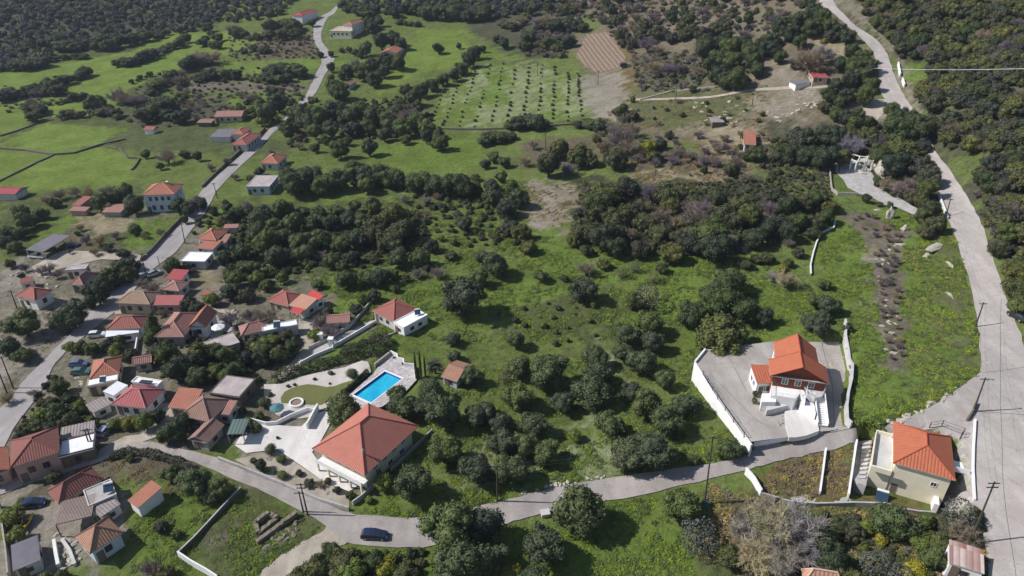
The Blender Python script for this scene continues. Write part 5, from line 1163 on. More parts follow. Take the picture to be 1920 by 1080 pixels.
# boulders and stone outcrops on the slope
def rock(label,px,s,seed,mat='stone',sx=1,sy=1,sz=1,group=None):
    rnd=random.Random(seed); b=gp(*px); bm=bmesh.new(); bmesh.ops.create_icosphere(bm,subdivisions=3,radius=1)
    for v in bm.verts:
        p=v.co; k=1+.25*math.sin(p.x*3.1+seed)*math.cos(p.y*2.7+seed*2)+.15*math.sin(p.z*5+p.x*4+seed)+rnd.uniform(-.05,.05); v.co=Vector((p.x*sx,p.y*sy,p.z*sz))*k*s
    me=bpy.data.meshes.new('boulder'); bm.to_mesh(me); bm.free(); me.materials.append(M[mat]); o=bpy.data.objects.new('boulder',me); COL.objects.link(o); o.location=(b[0],b[1],b[2]+s*sz*.2); tag(o,label,'rock',group); return o
M['limestone']=plaster('pale_limestone',(.40,.365,.30),.35,scale=1.5,stain=.4)
rock('tall upright limestone block on the slope below the viewpoint drive',(1667,410),1.6,3,'limestone',.7,.5,1.6)
rock('pointed pale boulder right of the upright limestone block',(1697,432),1.1,5,'limestone',1,.7,1.1)
rock('pale boulder cluster in the middle of the stony slope',(1688,460),.9,8,'limestone',1.6,.7,.5)
rock('long pale limestone slab leaning on the slope near the road',(1758,462),2.3,9,'limestone',2.3,.55,.16).rotation_euler.z=R(38)
rock('second smaller limestone slab below the long one',(1740,478),1.1,12,'limestone',1.8,.6,.3).rotation_euler.z=R(35)
rock('narrow upright pale rock on the green slope near the road',(1780,555),.7,14,'limestone',.4,1.8,.8)
rock('second narrow pale rock higher on the green slope',(1780,498),.7,15,'limestone',.35,2.2,.8)
rock('pale rocks beside the viewpoint drive shrubs',(1645,395),.8,16,'limestone',1.2,.7,.5)
rock('large limestone face right of the white pergola frame',(1650,322),2.6,17,'limestone',.9,1.6,1.0)
rock('second limestone face behind the white pergola frame',(1636,305),2.8,18,'limestone',1.3,.8,.8)
rnd=random.Random(3)
def scatter_rocks(poly,n,s0,s1,label,group,mat='limestone'):
    W=gpoly(poly); P=np.array(W); k=0; protos=[]
    for _ in range(4000):
        x=rnd.uniform(P[:,0].min(),P[:,0].max()); y=rnd.uniform(P[:,1].min(),P[:,1].max())
        if not pip(np.array([x]),np.array([y]),W)[0]: continue
        if len(protos)<3:
            o=rock(label,(960,900),1,20+len(protos),mat,1,.8,.6,group); protos.append(o)
        else: o=protos[k%3].copy(); COL.objects.link(o)
        s=rnd.uniform(s0,s1); o.scale=(s*rnd.uniform(.7,1.5),s,s*rnd.uniform(.6,1)); o.location=(x,y,h1(x,y)+.05); o.rotation_euler.z=rnd.uniform(0,6.28); k+=1
        if k>=n: break
scatter_rocks([(1640,470),(1690,460),(1680,560),(1700,660),(1660,680),(1650,560)],26,.2,.6,'pale stone lying on the purple brown strip of the slope','stones on the slope strip')
scatter_rocks([(1640,798),(1690,784),(1765,745),(1800,720),(1810,712),(1770,752),(1690,796)],34,.2,.55,'rubble stone along the lane edge below the green slope','stones along the upper lane edge')
scatter_rocks([(1440,205),(1535,160),(1535,200),(1440,235)],24,.4,1.0,'grey stone on the bare rocky ground left of the bend','stones on the rocky ground')
scatter_rocks([(1300,190),(1420,190),(1400,235),(1300,230)],24,.4,1.1,'stone in the rubble on the stony slope','stones on the stony slope')
scatter_rocks([(480,1020),(555,975),(560,1000),(500,1045)],30,.15,.5,'rubble stone fallen beside the roofless ruin','stones beside the ruin','ruinstone')
scatter_rocks([(1147,893),(1037,913),(960,932),(965,928),(1037,908),(1147,888)],26,.15,.45,'pale kerb stone along the upper side of the lane by the grove','stones along the grove edge')
scatter_rocks([(1600,320),(1660,300),(1665,340),(1630,330)],12,.4,1.0,'broken limestone below the pergola frame','stones by the pergola frame')

scatter_rocks([(20,500),(110,490),(120,540),(40,545),(0,530)],24,.2,.6,'pale debris lump in the cluttered yard left of the dirt yard','debris in the cluttered yard')
scatter_rocks([(95,1000),(125,990),(150,1030),(150,1070),(115,1075)],22,.2,.55,'pale rubble block beside the tan cottage','rubble beside the tan cottage')
scatter_rocks([(400,590),(440,580),(450,600),(420,615)],14,.2,.45,'pale stone on the yard below the village alley','stones below the village alley')
scatter_rocks([(130,690),(165,690),(160,730),(140,725)],18,.2,.5,'pale junk lump beside the white-porch house','junk beside the white-porch house')

scatter_rocks([(1455,785),(1475,778),(1480,800),(1465,812)],8,.12,.3,'terracotta coloured rubble lump beside the white ramp in the walled yard','rubble by the white ramp','r_terra' if False else 'ruinstone')
scatter_rocks([(1555,672),(1580,668),(1582,690),(1560,692)],12,.15,.4,'pale block lying in the rear right corner of the walled yard','blocks in the walled yard')
for i_,(px_,py_) in enumerate(((1414,727),(1414,744),(1413,757))):
    b=gp(px_,py_); m=MB(); m.tube((0,0,0),(0,0,.5),.28,.38,n=10); o=m.obj('plant_pot',M['ruinstone']); o.location=(b[0],b[1],YZ+.005); tag(o,('rear','middle','front')[i_]+' plant pot in the row left of the white terraces in the yard','plant pot')
    me_=bpy.data.meshes.new('pot_plant'); bm=bmesh.new(); bmesh.ops.create_icosphere(bm,subdivisions=3,radius=.5); rr=random.Random(i_)
    for v in bm.verts: v.co*=rr.uniform(.6,1.25)
    bm.to_mesh(me_); bm.free(); me_.materials.append(LM['ever']); c=bpy.data.objects.new('pot_plant',me_); COL.objects.link(c); c.location=(0,0,.85); c.parent=o
# ---------------- vegetation ----------------
def mesh_np(name,v,f,mat,smooth=False):
    me=bpy.data.meshes.new(name); me.vertices.add(len(v)); me.vertices.foreach_set('co',np.asarray(v,np.float32).ravel())
    k=f.shape[1]; me.loops.add(f.size); me.loops.foreach_set('vertex_index',f.astype(np.int32).ravel()); me.polygons.add(len(f))
    me.polygons.foreach_set('loop_start',np.arange(0,f.size,k,dtype=np.int32)); me.update(); me.validate(); me.materials.append(mat); return me
def leaf_quads(P,Nn,size,rng,asp=.6):
    n=len(P); a=rng.normal(size=(n,3)); u=np.cross(Nn,a); u/=np.linalg.norm(u,axis=1)[:,None]+1e-9; w_=np.cross(Nn,u)
    s=size*(.6+.8*rng.rand(n))[:,None]; u=u*s; w_=w_*s*asp
    v=np.stack([P-u,P-w_*.9+u*.1,P+u,P+w_],1).reshape(-1,3); f=np.arange(4*n).reshape(n,4); return v,f
def crown_mesh(name,seed,mat,nl=14,leaves=3600,size=.035,rx=.5,rz=.42,cz=.49,lobe=(.15,.26),rough=.55,shape='round',core=True):
    rng=np.random.RandomState(seed); C=[];Rr=[]
    for i in range(nl):
        d=rng.normal(size=3); d/=np.linalg.norm(d); r=rng.uniform(*lobe)
        k=rng.rand()**.45; c=np.array([d[0]*(rx-r)*k*1.05,d[1]*(rx-r)*k*1.05,cz+d[2]*(rz-r*.8)*k])
        if shape=='dome' and c[2]<cz-.12: c[2]=cz-.12+rng.rand()*.1
        if shape=='cone':
            t=i/nl; c=np.array([d[0]*.34*(1-t),d[1]*.34*(1-t),.2+t*1.25]); r=.24*(1-t)+.09
        C.append(c);Rr.append(r)
    C.append(np.array([0,0,cz])); Rr.append(min(rx,rz)*.72 if shape!='cone' else .2)
    C=np.array(C);Rr=np.array(Rr); wt=Rr**2/(Rr**2).sum(); vs=[];fs=[];off=0; Pn=[];Nn=[]
    for c,r,w_ in zip(C,Rr,wt):
        n=int(leaves*w_*1.5); d=rng.normal(size=(n,3)); d/=np.linalg.norm(d,axis=1)[:,None]; P=c+d*r*(.80+.34*rng.rand(n)**1.3)[:,None]*(1+.10*np.sin(d[:,0]*9+c[0]*40)*np.cos(d[:,1]*8+c[1]*30))[:,None]
        ins=np.zeros(n,bool)
        for c2,r2 in zip(C,Rr):
            if c2 is c: continue
            ins|=(np.linalg.norm(P-c2,axis=1)<r2*.86)
        P=P[~ins];d=d[~ins]; nn=d+rough*rng.normal(size=d.shape); nn/=np.linalg.norm(nn,axis=1)[:,None]; Pn.append(P);Nn.append(nn)
    P=np.concatenate(Pn);Nv=np.concatenate(Nn); v,f=leaf_quads(P,Nv,size,rng); 
    if core:
        bm=bmesh.new(); bmesh.ops.create_icosphere(bm,subdivisions=2,radius=1); bm.verts.ensure_lookup_table()
        iv=np.array([q.co[:] for q in bm.verts]); it=np.array([[q.index for q in g_.verts] for g_ in bm.faces]); bm.free()
        it=np.concatenate([it,it[:,2:3]],1)  # degenerate quads are turned to tris below
        V=[v];T3=[]; o_=len(v)
        for c,r in zip(C,Rr): V.append(iv*r*.80*(1+.06*rng.rand(len(iv),1))+c); T3.append(it[:,:3]+o_); o_+=len(iv)
        v=np.concatenate(V); T3=np.concatenate(T3)
        me=bpy.data.meshes.new(name); me.vertices.add(len(v)); me.vertices.foreach_set('co',v.astype(np.float32).ravel())
        li=np.concatenate([f.ravel(),T3.ravel()]); me.loops.add(len(li)); me.loops.foreach_set('vertex_index',li.astype(np.int32)); npf=len(f)+len(T3); me.polygons.add(npf)
        st=np.concatenate([np.arange(len(f))*4,len(f)*4+np.arange(len(T3))*3]); me.polygons.foreach_set('loop_start',st.astype(np.int32)); me.update(); me.materials.append(mat); return me
    return mesh_np(name,v,f,mat)
def bare_mesh(name,seed,mat,n1=13,twigs=2600,dens=1.0,w=.0042):
    rng=np.random.RandomState(seed); v=[];f=[]
    def rod(a,b,r0,r1):
        d=b-a; d/=np.linalg.norm(d)+1e-9; u=np.cross(d,[.3,.5,.8]); u/=np.linalg.norm(u)+1e-9; w2=np.cross(d,u); k=len(v)
        for p,r in((a,r0),(b,r1)):
            for t in range(3): an=2.094*t; v.append(p+(u*math.cos(an)+w2*math.sin(an))*r)
        for t in range(3): f.append((k+t,k+(t+1)%3,k+3+(t+1)%3,k+3+t))
    ends=[]
    for i in range(n1):
        an=2*math.pi*i/n1+rng.rand(); el=rng.uniform(.5,1.25); ln=rng.uniform(.3,.5)
        a=np.array([0,0,.15]); b=a+np.array([math.cos(an)*math.cos(el),math.sin(an)*math.cos(el),math.sin(el)])*ln; rod(a,b,.022,.012)
        for j in range(8):
            t=rng.uniform(.3,1); s=a+(b-a)*t; dd=(b-a)/ln+rng.normal(size=3)*.6; dd/=np.linalg.norm(dd); e=s+dd*rng.uniform(.15,.3); rod(s,e,.010,.005); ends.append((s,e))
    for k in range(twigs):
        s,e=ends[rng.randint(len(ends))]; t=rng.uniform(.1,1); p=s+(e-s)*t; dd=(e-s)/np.linalg.norm(e-s)+rng.normal(size=3)*.75; dd[2]+=.1; dd/=np.linalg.norm(dd); rod(p,p+dd*rng.uniform(.06,.17),w,.002)
    return mesh_np(name,np.array(v),np.array(f),mat)
def trunk_mesh(name,seed,h=.35,r=.035):
    rng=random.Random(seed); m=MB(); m.tube((0,0,-.06),(rng.uniform(-.03,.03),rng.uniform(-.03,.03),h*.55),r*1.3,r,n=7)
    for i in range(4):
        a=i*1.57+rng.random(); m.tube((0,0,h*.5),(.17*math.cos(a),.17*math.sin(a),h*.55+.2),r*.75,r*.35,n=5)
    me=bpy.data.meshes.new(name); me.from_pydata([tuple(p) for p in m.v],[],m.f); me.materials.append(M['bark']); me.update(); return me
TR=[trunk_mesh('trunk',i) for i in range(3)]
PR={}
PR['o']=[crown_mesh('crown',10+i,LM['olive'],nl=24+2*i,leaves=5200,size=.026,rough=.6,lobe=(.10,.21)) for i in range(4)]
PR['e']=[crown_mesh('crown',30+i,LM['ever'],nl=24,leaves=5200,size=.025,lobe=(.10,.19),rough=.5,rz=.44) for i in range(3)]
PR['g']=[crown_mesh('crown',50+i,LM['green'],nl=16,leaves=3000,size=.034,rough=.7,shape='dome') for i in range(3)]
PR['k']=[crown_mesh('crown',60+i,LM['oak'],nl=24,leaves=4600,size=.027,lobe=(.09,.18),rough=.6,shape='dome') for i in range(3)]
PR['y']=[crown_mesh('crown',70,LM['yellow'],nl=14,leaves=2400,size=.036,rough=.8,shape='dome')]
PR['l']=[crown_mesh('crown',75+i,LM['silver'],nl=15,leaves=2600,size=.03,rough=.8,core=False) for i in range(2)]
PR['b']=[bare_mesh('crown',80+i,M['twig']) for i in range(3)]
PR['w']=[bare_mesh('crown',90,M['twigpale'])]
PR['t']=[crown_mesh('crown',95,LM['ever'],nl=16,leaves=3600,size=.03,shape='cone',cz=.5,rough=.5)]
PR['s']=[crown_mesh('crown',97,LM['olive'],nl=3,leaves=1800,size=.03,lobe=(.3,.34),rz=.42,cz=.45,rough=.35)]
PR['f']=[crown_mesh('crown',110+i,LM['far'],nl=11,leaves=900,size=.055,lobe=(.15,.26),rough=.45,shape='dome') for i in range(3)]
PR['F']=[crown_mesh('crown',120+i,LM['oak'] if i!=2 else LM['ever'],nl=18,leaves=2200,size=.038,lobe=(.10,.20),rough=.6,shape='dome') for i in range(4)]
PHR=dict(o='olive tree',e='dark evergreen tree',g='fresh green tree',k='dense maquis tree',y='yellow green shrub',l='pale silvery tree',b='bare brown tree',w='bare whitish tree',t='tall conical tree',s='round clipped tree')
NM=dict(o='olive_tree',e='evergreen_tree',g='leafy_tree',k='oak_tree',y='leafy_shrub',l='silvery_tree',b='bare_tree',w='bare_tree',t='conifer_tree',s='clipped_tree')
CT=dict(o='olive tree',e='tree',g='tree',k='tree',y='shrub',l='tree',b='tree',w='tree',t='tree',s='tree')
trng=random.Random(11); TREES=[]
def tree(kind,x,y,wd,phr=None,label=None,group=None,zs=None,sink=0,where=None):
    z=h1(x,y); small=wd<2.6
    nm=NM[kind] if not small else ('shrub' if kind not in 'bw' else 'bare_shrub')
    r=empty(nm,(x,y,z-sink),trng.uniform(0,6.28)); s=wd; r.scale=(s,s,s*(zs or trng.uniform(.82,1.05)))
    c=bpy.data.objects.new('crown',trng.choice(PR[kind])); COL.objects.link(c); c.parent=r
    t=bpy.data.objects.new('trunk',trng.choice(TR)); COL.objects.link(t); t.parent=r
    if kind in 'ky' or small and kind not in 'bw': c.location.z=-.12
    TREES.append([r,kind,x,y,wd,label,group,where]); return r
def tpx(kind,px,py,wpx,**k):
    if kind in 'oek' and wpx>24: wpx*=1.10
    hc=2.0
    for _ in range(3):
        p=gp(px,py,hc); dep=p[1]*cP-(p[2]-CAMZ)*sP; wd=wpx*dep/F; hc=wd*.5
    p=gp(px,py,hc); return tree(kind,p[0],p[1],wd,**k)
def many(kind,s,**k):
    for it in s.split(';'):
        it=it.strip()
        if not it: continue
        a=it.split(','); kd=a[3].strip() if len(a)>3 else kind
        tpx(kd,float(a[0]),float(a[1]),float(a[2]),**k)
# bottom centre and grove between villa and walled yard
many('o','845,985,110;903,978,82;868,1048,110;925,1040,60;1085,957,95;1020,1018,90;1277,940,76;1682,975,82;1000,1085,70;960,1075,50,y')
many('o','1310,1005,75,l;1370,1040,55,k;1400,1020,70,b;1450,985,110,w;1500,985,105,w;1425,1035,95,w;1475,1040,100,w;1400,990,80,w;1510,1035,80,w;1440,950,60,w;1400,975,50,b;1545,1010,60,e;1560,1050,75,e;1530,1040,50,e;1640,1055,70,l;1600,990,45,k;1625,985,35,g;1725,1010,50,g;1740,975,40,g;1750,1045,55,g;1720,1065,50,y;1770,1020,45,k;1800,965,75,l;1810,1000,60,b;1780,985,45,k;1575,985,40,e;1655,1010,30,y;1590,1085,60,k;1690,1080,60,l')
many('o','866,552,86;1093,538,58;1215,552,62,l;1190,560,40,k;1300,585,60,e;1352,558,85,e;1402,575,70,e;1350,612,108,k;1432,590,46,e;1330,545,45,e;1370,540,60,e;1217,600,58;1177,622,52;1225,640,48;1167,655,46;1205,675,62;1247,712,42;1027,692,82;973,684,50;968,637,36;1115,667,50;1122,700,60;1108,732,72;1055,752,48;970,737,64;1185,732,48;1212,757,58;1290,755,58;1145,795,58;1250,790,66;1000,790,64;940,790,46')
many('o','805,725,52;757,757,60;828,767,78;897,774,55;882,702,44;852,665,28;850,632,32;948,705,30,l;640,767,68;745,740,40;790,760,45;837,842,68;772,902,74;892,878,66;718,900,42,g;962,878,66;943,828,60;985,832,58;1022,842,60;1078,815,30,g;1175,845,72;1230,845,78;1205,825,50;1302,858,26,k;1370,842,50,g;1350,845,30,g;1395,842,24,g;920,765,30,g;700,880,30,e')
many('o','318,884,38;365,903,62;345,895,40;412,915,42;395,925,40;245,856,22,k;300,985,28,k;98,890,30,k;22,962,48,g;30,1000,38,g;40,940,25,g;330,1000,24,k;640,1045,70,k;700,1052,45,e;595,1062,60,k;660,1070,60,g;725,1058,50,y;760,1065,50,k;620,1030,40,e;560,1080,50,k;770,1035,26,k;335,880,28,k;75,1085,40,k;115,1078,30,k;280,1065,40,b;310,1075,40,k;350,870,24,b')
many('s','494,752,30;505,736,15;620,696,14;661,697,28;455,766,20,g;506,838,28;527,858,22,g;527,886,26;577,902,24,k;490,872,26,e;632,917,20,k;740,670,10,e;757,681,12,e;480,800,24,g;465,790,26,g;485,775,24,g;600,905,20,b;560,885,18,k;655,925,22,k;615,900,18,k;692,935,18,g;540,722,9,k;590,709,9,k;552,720,8,k;618,718,6,k;475,862,16,k;500,878,14,y;520,820,8,k')
# village
many('k','40,600,66,o;130,587,62,o;112,604,38,o;15,647,45,o;40,663,36,o;8,605,26,b;180,548,52,e;292,622,42,t;290,655,46,k;225,637,26,e;310,662,46,e;345,682,62,e;367,660,48,k;400,650,44;330,692,54,e;302,668,26,y;370,702,46,e;402,692,42,k;432,665,50,e;462,665,46,k;490,650,46,g;420,700,40,g;445,690,40,e;110,722,36,e;130,648,30,g;150,645,30,k;170,652,30,e;195,645,30,k;220,657,40,g;242,662,32,k;105,772,44,g;130,785,44;60,792,40;150,762,34,g;90,750,28;75,775,35,g;40,815,35,k;215,793,30,g;240,787,36,y;272,790,42,g;292,777,32,k;330,800,58,e;345,788,40,e;310,815,38,e;95,800,36,e;170,788,30;125,745,26,e')
many('k','475,640,40;505,640,42,g;535,625,38;548,648,36,e;520,660,40;490,672,36,e;60,735,20,b;12,745,30,b;470,590,46,b;500,592,44,b;430,595,40,b;600,600,42,b;620,615,40,b;590,625,32,g;615,580,26,k;665,575,28,k;650,590,20,b;350,565,38,k;370,572,34,k;325,555,26,k;395,560,30,g;285,535,34,b;300,560,24,b;240,510,40,k;215,520,36,k;195,530,38,k;262,528,26,b;325,497,38,e;345,500,26,k;300,585,20,b;140,565,24,k;170,570,20,k')
many('o','40,396,30;75,397,30;45,414,36;12,432,32;38,432,30;8,452,36;28,462,28;62,412,26;100,377,25,k;185,374,42,e;215,368,36,e;235,357,30,e;250,380,42,e;200,355,30,b;165,360,28,b;140,356,26,b;110,362,28,b;85,372,24,b;332,382,36,e;352,392,30,e;365,374,42,b;378,380,26,e;345,410,20,e;252,427,26,e;300,433,22,b;270,440,18,b;215,440,18,b;225,502,44;205,515,36;245,492,30,k;90,500,28,b;75,505,22,b;105,512,24,b;40,515,16,k;130,470,14,b;160,448,22,b;185,450,26,b;200,462,22,k;175,470,20,b;150,425,18,b;230,470,26,k;145,436,14,e;20,492,24,k;45,500,20,b')
many('k','370,292,21,e;272,287,22,e;312,288,40,b;345,285,24,k;395,312,20,b;300,310,18,g;425,300,20,b;485,318,24,k;470,330,22,k;510,285,14,b;560,270,22,b;440,330,18,b;400,395,20,k;425,385,24,k;445,395,30,e;430,405,26,e;420,425,20,k;465,385,22,b;410,410,18,b')
# mid grove
many('o','550,345,48;545,335,46;578,332,52;605,340,50;635,335,46;665,315,46;690,325,50;715,325,46;735,330,46;688,345,36;752,337,36;775,340,42;790,335,46;815,345,46;840,347,46,e;870,348,50,e;890,350,32,e;860,342,40,e;637,277,40,e;692,275,34;590,275,24,e;825,263,38,e;800,255,30,e;490,403,42;529,391,42;568,395,30;597,395,32;630,392,36;665,385,28;700,382,34;485,415,46;515,420,42;550,417,42;585,415,40;620,415,36;650,410,36;680,412,36;740,397,66,k;755,422,60,k;700,427,60,k;730,442,58,k;500,450,50;530,440,42;560,452,46;600,445,46;640,452,46;670,445,42;520,477,46;570,470,42;620,487,36,g;480,438,40;745,480,44;790,480,40;810,457,32,k;870,417,36;845,475,25,k;928,440,22,k;880,457,15,k;860,455,11,k;950,385,44;975,370,42;925,365,42,k;905,402,20,k;930,495,52;905,480,30;650,520,42;690,517,40;712,515,46;735,510,26;820,510,30,b;782,510,30,b;890,542,30,k;600,476,30,b;900,520,36')
many('o','450,470,40;465,500,44;440,520,40;480,520,36,g;430,545,36;460,550,36,k;500,530,30,k;530,520,28,g;420,480,30;595,530,26,g;640,500,26,g;700,480,26,k;660,480,30;800,500,20,k;780,420,24,k;800,400,22,b;760,370,24,b;800,372,26,w;820,365,22,b;830,385,20,k;855,400,16,b;850,430,14,k;820,430,14,k;900,440,12,k;700,550,30,k;680,560,24,g;740,540,22,k;760,520,20,k')
many('o','520,190,40,o;500,210,40;560,210,42;540,235,40,k;575,225,40;600,215,40;625,205,42;650,215,42;675,205,40;700,215,42;730,225,46;755,235,44;780,225,44;740,210,40;690,235,36;660,240,34;620,240,36;590,245,30;720,250,30;650,262,24;610,262,22;560,255,24,k;545,265,20;760,260,24;800,240,34;770,215,46,b;745,222,40,b;820,248,26,k;700,225,24,b;510,170,26,o;480,200,30,g;470,180,26,b;490,225,24,g')
many('e','775,180,38,k;760,165,30,k;790,165,34;810,155,30;830,145,30;850,138,28;865,125,30;880,110,32;890,95,30;905,90,18;945,78,26;930,70,20;750,190,30,k;780,200,36,k;765,205,30;860,85,14;822,87,26;700,50,30;680,40,22;685,90,28;715,75,34;735,70,34;750,80,26;725,110,34;745,115,32;700,120,34;680,130,38;700,145,34;720,130,30;650,128,28;640,140,20;628,165,42;640,170,36;620,100,14;655,90,16,k;665,95,18,k;675,100,18,k;640,92,14,k;665,120,30,b;620,125,22;620,145,20;695,42,26;710,38,24;600,100,16,k;585,40,20')
# right centre
many('k','1030,303,56,e;1067,313,36,b;1085,285,52;1050,275,44;1110,295,34;1155,292,50;1140,270,30,b;1140,352,66;1175,345,52;1250,352,62;1220,360,44,b;1122,382,70,e;1160,400,60;1100,422,60;1130,440,66,e;1155,427,60;1212,412,50;1235,425,50;1240,400,44,b;1260,385,44;1305,402,56,b;1275,410,40,b;1330,430,80,e;1345,460,72,e;1297,445,60;1260,467,50;1200,462,46;1155,462,44,e;1390,378,46;1410,400,50;1415,442,50,e;1440,430,44,e;1350,372,40,e;1365,390,50;1385,410,40;1370,522,60,o;1345,535,44,o;1015,515,30,o;1100,500,40,b;1130,490,30,k;1422,283,38,e;1400,292,22,e;1375,312,36;1400,330,30,b;1320,317,18,e;1267,283,28,b;1322,296,28,b;1290,290,24,b;1345,300,24,b;1240,290,22,b;975,430,42;990,458,36;960,420,42;1000,270,24,b;985,300,26,b;945,300,28,o;925,290,28,o;910,305,24,o;890,330,22,k;940,330,26,o;920,345,30,o;960,350,34,g;1240,500,26,k;1190,500,24,l;1165,510,26,l;1225,520,26,l;1060,520,20,k;1100,465,30;1075,445,34;1230,455,30,k;1180,435,40,b;1195,385,34;1290,380,30,b;1320,385,36,b;1340,400,36;1275,440,40')
many('k','1455,362,46;1480,385,50,e;1510,377,46;1530,367,50,e;1555,378,40;1500,412,50,e;1530,410,46;1465,412,40;1550,403,36,e;1480,432,46,e;1525,430,36;1445,385,40,b;1435,405,36,b;1475,282,50,e;1510,285,50,e;1545,287,60,e;1500,252,60;1560,252,56,e;1600,267,56,w;1580,290,40;1650,287,50,e;1680,302,60,e;1700,272,60;1720,302,56;1690,240,66,e;1675,225,40,e;1725,240,56,e;1708,220,44,e;1650,260,40,b;1630,250,40,k;1745,325,50;1738,350,48,e;1730,375,30;1750,390,46,e;1758,415,46;1740,430,36;1660,345,30,b;1690,350,44,b;1710,340,40,b;1715,365,34,k;1735,400,40,e;1625,371,22,e;1650,380,15,e;1670,383,17,e;1645,343,14,e;1675,363,13,e;1480,452,26,b;1475,520,46,w;1450,515,30,w;1500,530,30,l;1535,560,38,o;1555,568,46,o;1520,602,36,o;1540,613,38,o;1590,612,22;1545,590,30,o;1500,470,26,k;1440,480,30,k;1470,500,22,y;1420,480,26;1480,490,24,k;1545,530,26,o;1400,490,30')
many('k','1912,530,60;1905,500,50;1912,570,45,g;1880,460,46;1895,430,50,e;1870,430,34,b;1885,400,44;1865,370,34;1900,370,50;1860,340,46,e;1840,330,34,e;1890,330,50;1835,360,24,b;1870,300,50;1905,300,44,e')
# upper right, along the bend of the road
many('e','1500,35,44;1525,45,44;1545,30,40;1480,55,40;1530,20,40;1555,45,34;1575,55,34;1590,65,32;1560,62,30,k;1460,45,36;1500,75,34;1600,95,36;1620,105,34;1630,120,36;1600,125,38;1575,120,30;1615,140,38;1635,155,34;1595,150,38;1570,155,34;1590,175,38;1625,178,40;1555,175,36;1550,195,30,k;1575,190,26;1520,105,70,b;1545,100,44,b;1500,110,40,b;1455,90,36;1462,105,28;1450,70,36;1560,70,16,y;1545,75,14,y;1490,120,22')
many('k','1320,90,50,e;1345,80,50,e;1370,90,48,e;1395,80,44,e;1350,105,44,e;1330,120,34,e;1375,110,40,e;1350,135,44,e;1380,145,48,e;1360,150,36,e;1415,115,40,e;1405,95,40,e;1430,90,38,e;1420,130,32,e;1340,140,26,y;1310,130,30,b;1235,90,30,b;1215,80,40,b;1200,65,26;1235,55,34;1190,75,26;1210,40,30;1280,60,30;1300,50,34;1320,60,36;1345,50,30;1230,120,40,b;1255,125,34,b;1275,125,30,b;1165,210,34,e;1185,212,28;1155,205,20;1300,165,18,e;1150,235,30,b;1185,240,40,b;1165,255,60,b;1180,270,50,b;1150,290,30;1215,270,36,y;1240,265,30;1225,290,30,k;1255,250,22,k;1330,215,18,b;1390,250,20,b;1360,255,24,b;1310,250,22,b')
# cypress and palm by the pool
def cypress(px,py,hp):
    b=gp(px,py); d=ray(px,py); dep=b[1]*cP-(b[2]-CAMZ)*sP
    H=hp*dep/F/ .78; me=CYP; r=empty('cypress_tree',b); r.scale=(H*.085,H*.085,H); c=bpy.data.objects.new('crown',me); COL.objects.link(c); c.parent=r
    t=bpy.data.objects.new('trunk',TR[0]); COL.objects.link(t); t.parent=r; t.scale=(2,2,.5)
    return r
rng=np.random.RandomState(4); n=3600; t=rng.rand(n)**.8; an=rng.rand(n)*6.283; rr=np.sin(np.pi*np.clip(t*.9+.08,0,1))**.6*.5*(1-t*.35)
P=np.stack([rr*np.cos(an),rr*np.sin(an),t*.97+.03],1); Nn=np.stack([np.cos(an),np.sin(an),.3+0*t],1)+.4*rng.normal(size=(n,3)); Nn/=np.linalg.norm(Nn,axis=1)[:,None]
v,f=leaf_quads(P,Nn,.08,rng); v3=v.copy().reshape(n,4,3); cz=v3[:,:,2].mean(1,keepdims=True); v3[:,:,2]=cz+(v3[:,:,2]-cz)*.25; CYP=mesh_np('crown',v3.reshape(-1,3),f,LM['ever'])
for i,(x,y,h_) in enumerate(((781,713,50),(790,712,52),(798,708,40))):
    r=cypress(x,y,h_); tag(r,('left','middle','right')[i]+' one of three slim cypress trees beside the pool terrace','cypress tree')
def palm(px,py,wpx,lb):
    b=gp(px,py); dep=b[1]*cP-(b[2]-CAMZ)*sP; w_=wpx*dep/F; r=empty('palm_tree',b); tag(r,lb,'palm tree'); m=MB(); m.tube((0,0,-.3),(0,0,w_*.45),.28,.22,n=8); m.obj('trunk',M['bark'],r)
    rg=random.Random(3); m=MB()
    for i in range(46):
        a=rg.uniform(0,6.28); el=rg.uniform(-.3,1.3); L=w_*.5*rg.uniform(.8,1.1); pr=None; n=7
        for k in range(n+1):
            t=k/n; rr_=L*t*math.cos(el*(1-t*.3)); z=w_*.45+L*t*math.sin(el)-L*.55*t*t; p=Vector((rr_*math.cos(a),rr_*math.sin(a),z)); sd=Vector((-math.sin(a),math.cos(a),0))*w_*.045*math.sin(math.pi*min(t+.12,1))
            if pr: m.face([pr[0],pr[1],p,p]) if False else m.face([pr[0]-pr[1],p-sd,p,pr[0]]); m.face([pr[0],p,p+sd-Vector((0,0,.05)),pr[0]+pr[1]]) if pr else None
            pr=(p,sd)
    m.obj('fronds',LM['oak'],r)
palm(816,700,44,'palm tree right of the three slim cypresses')
LAND.append((*gp(790,712)[:2],'the three slim cypresses'))
# saplings in rows in the flowering orchard
rowsX=[((845,138),(806,232)),((868,133),(832,236)),((893,128),(860,238)),((918,124),(890,238)),((944,122),(920,238)),((968,120),(950,238)),((993,122),(980,236)),((1017,124),(1008,234)),((1041,127),(1036,232)),((1065,132),(1064,228)),((1084,140),(1090,218))]
for i,(a,c) in enumerate(rowsX):
    A_=gp(*a);C_=gp(*c); n=14
    for k in range(n+1):
        if trng.random()<.07: continue
        p=A_+(C_-A_)*(k/n); tree('o',p[0]+trng.uniform(-.5,.5),p[1]+trng.uniform(-.9,.9),trng.uniform(1.0,2.1),label='small young tree standing in the rows of the flowering orchard',group='young trees in the flowering orchard')
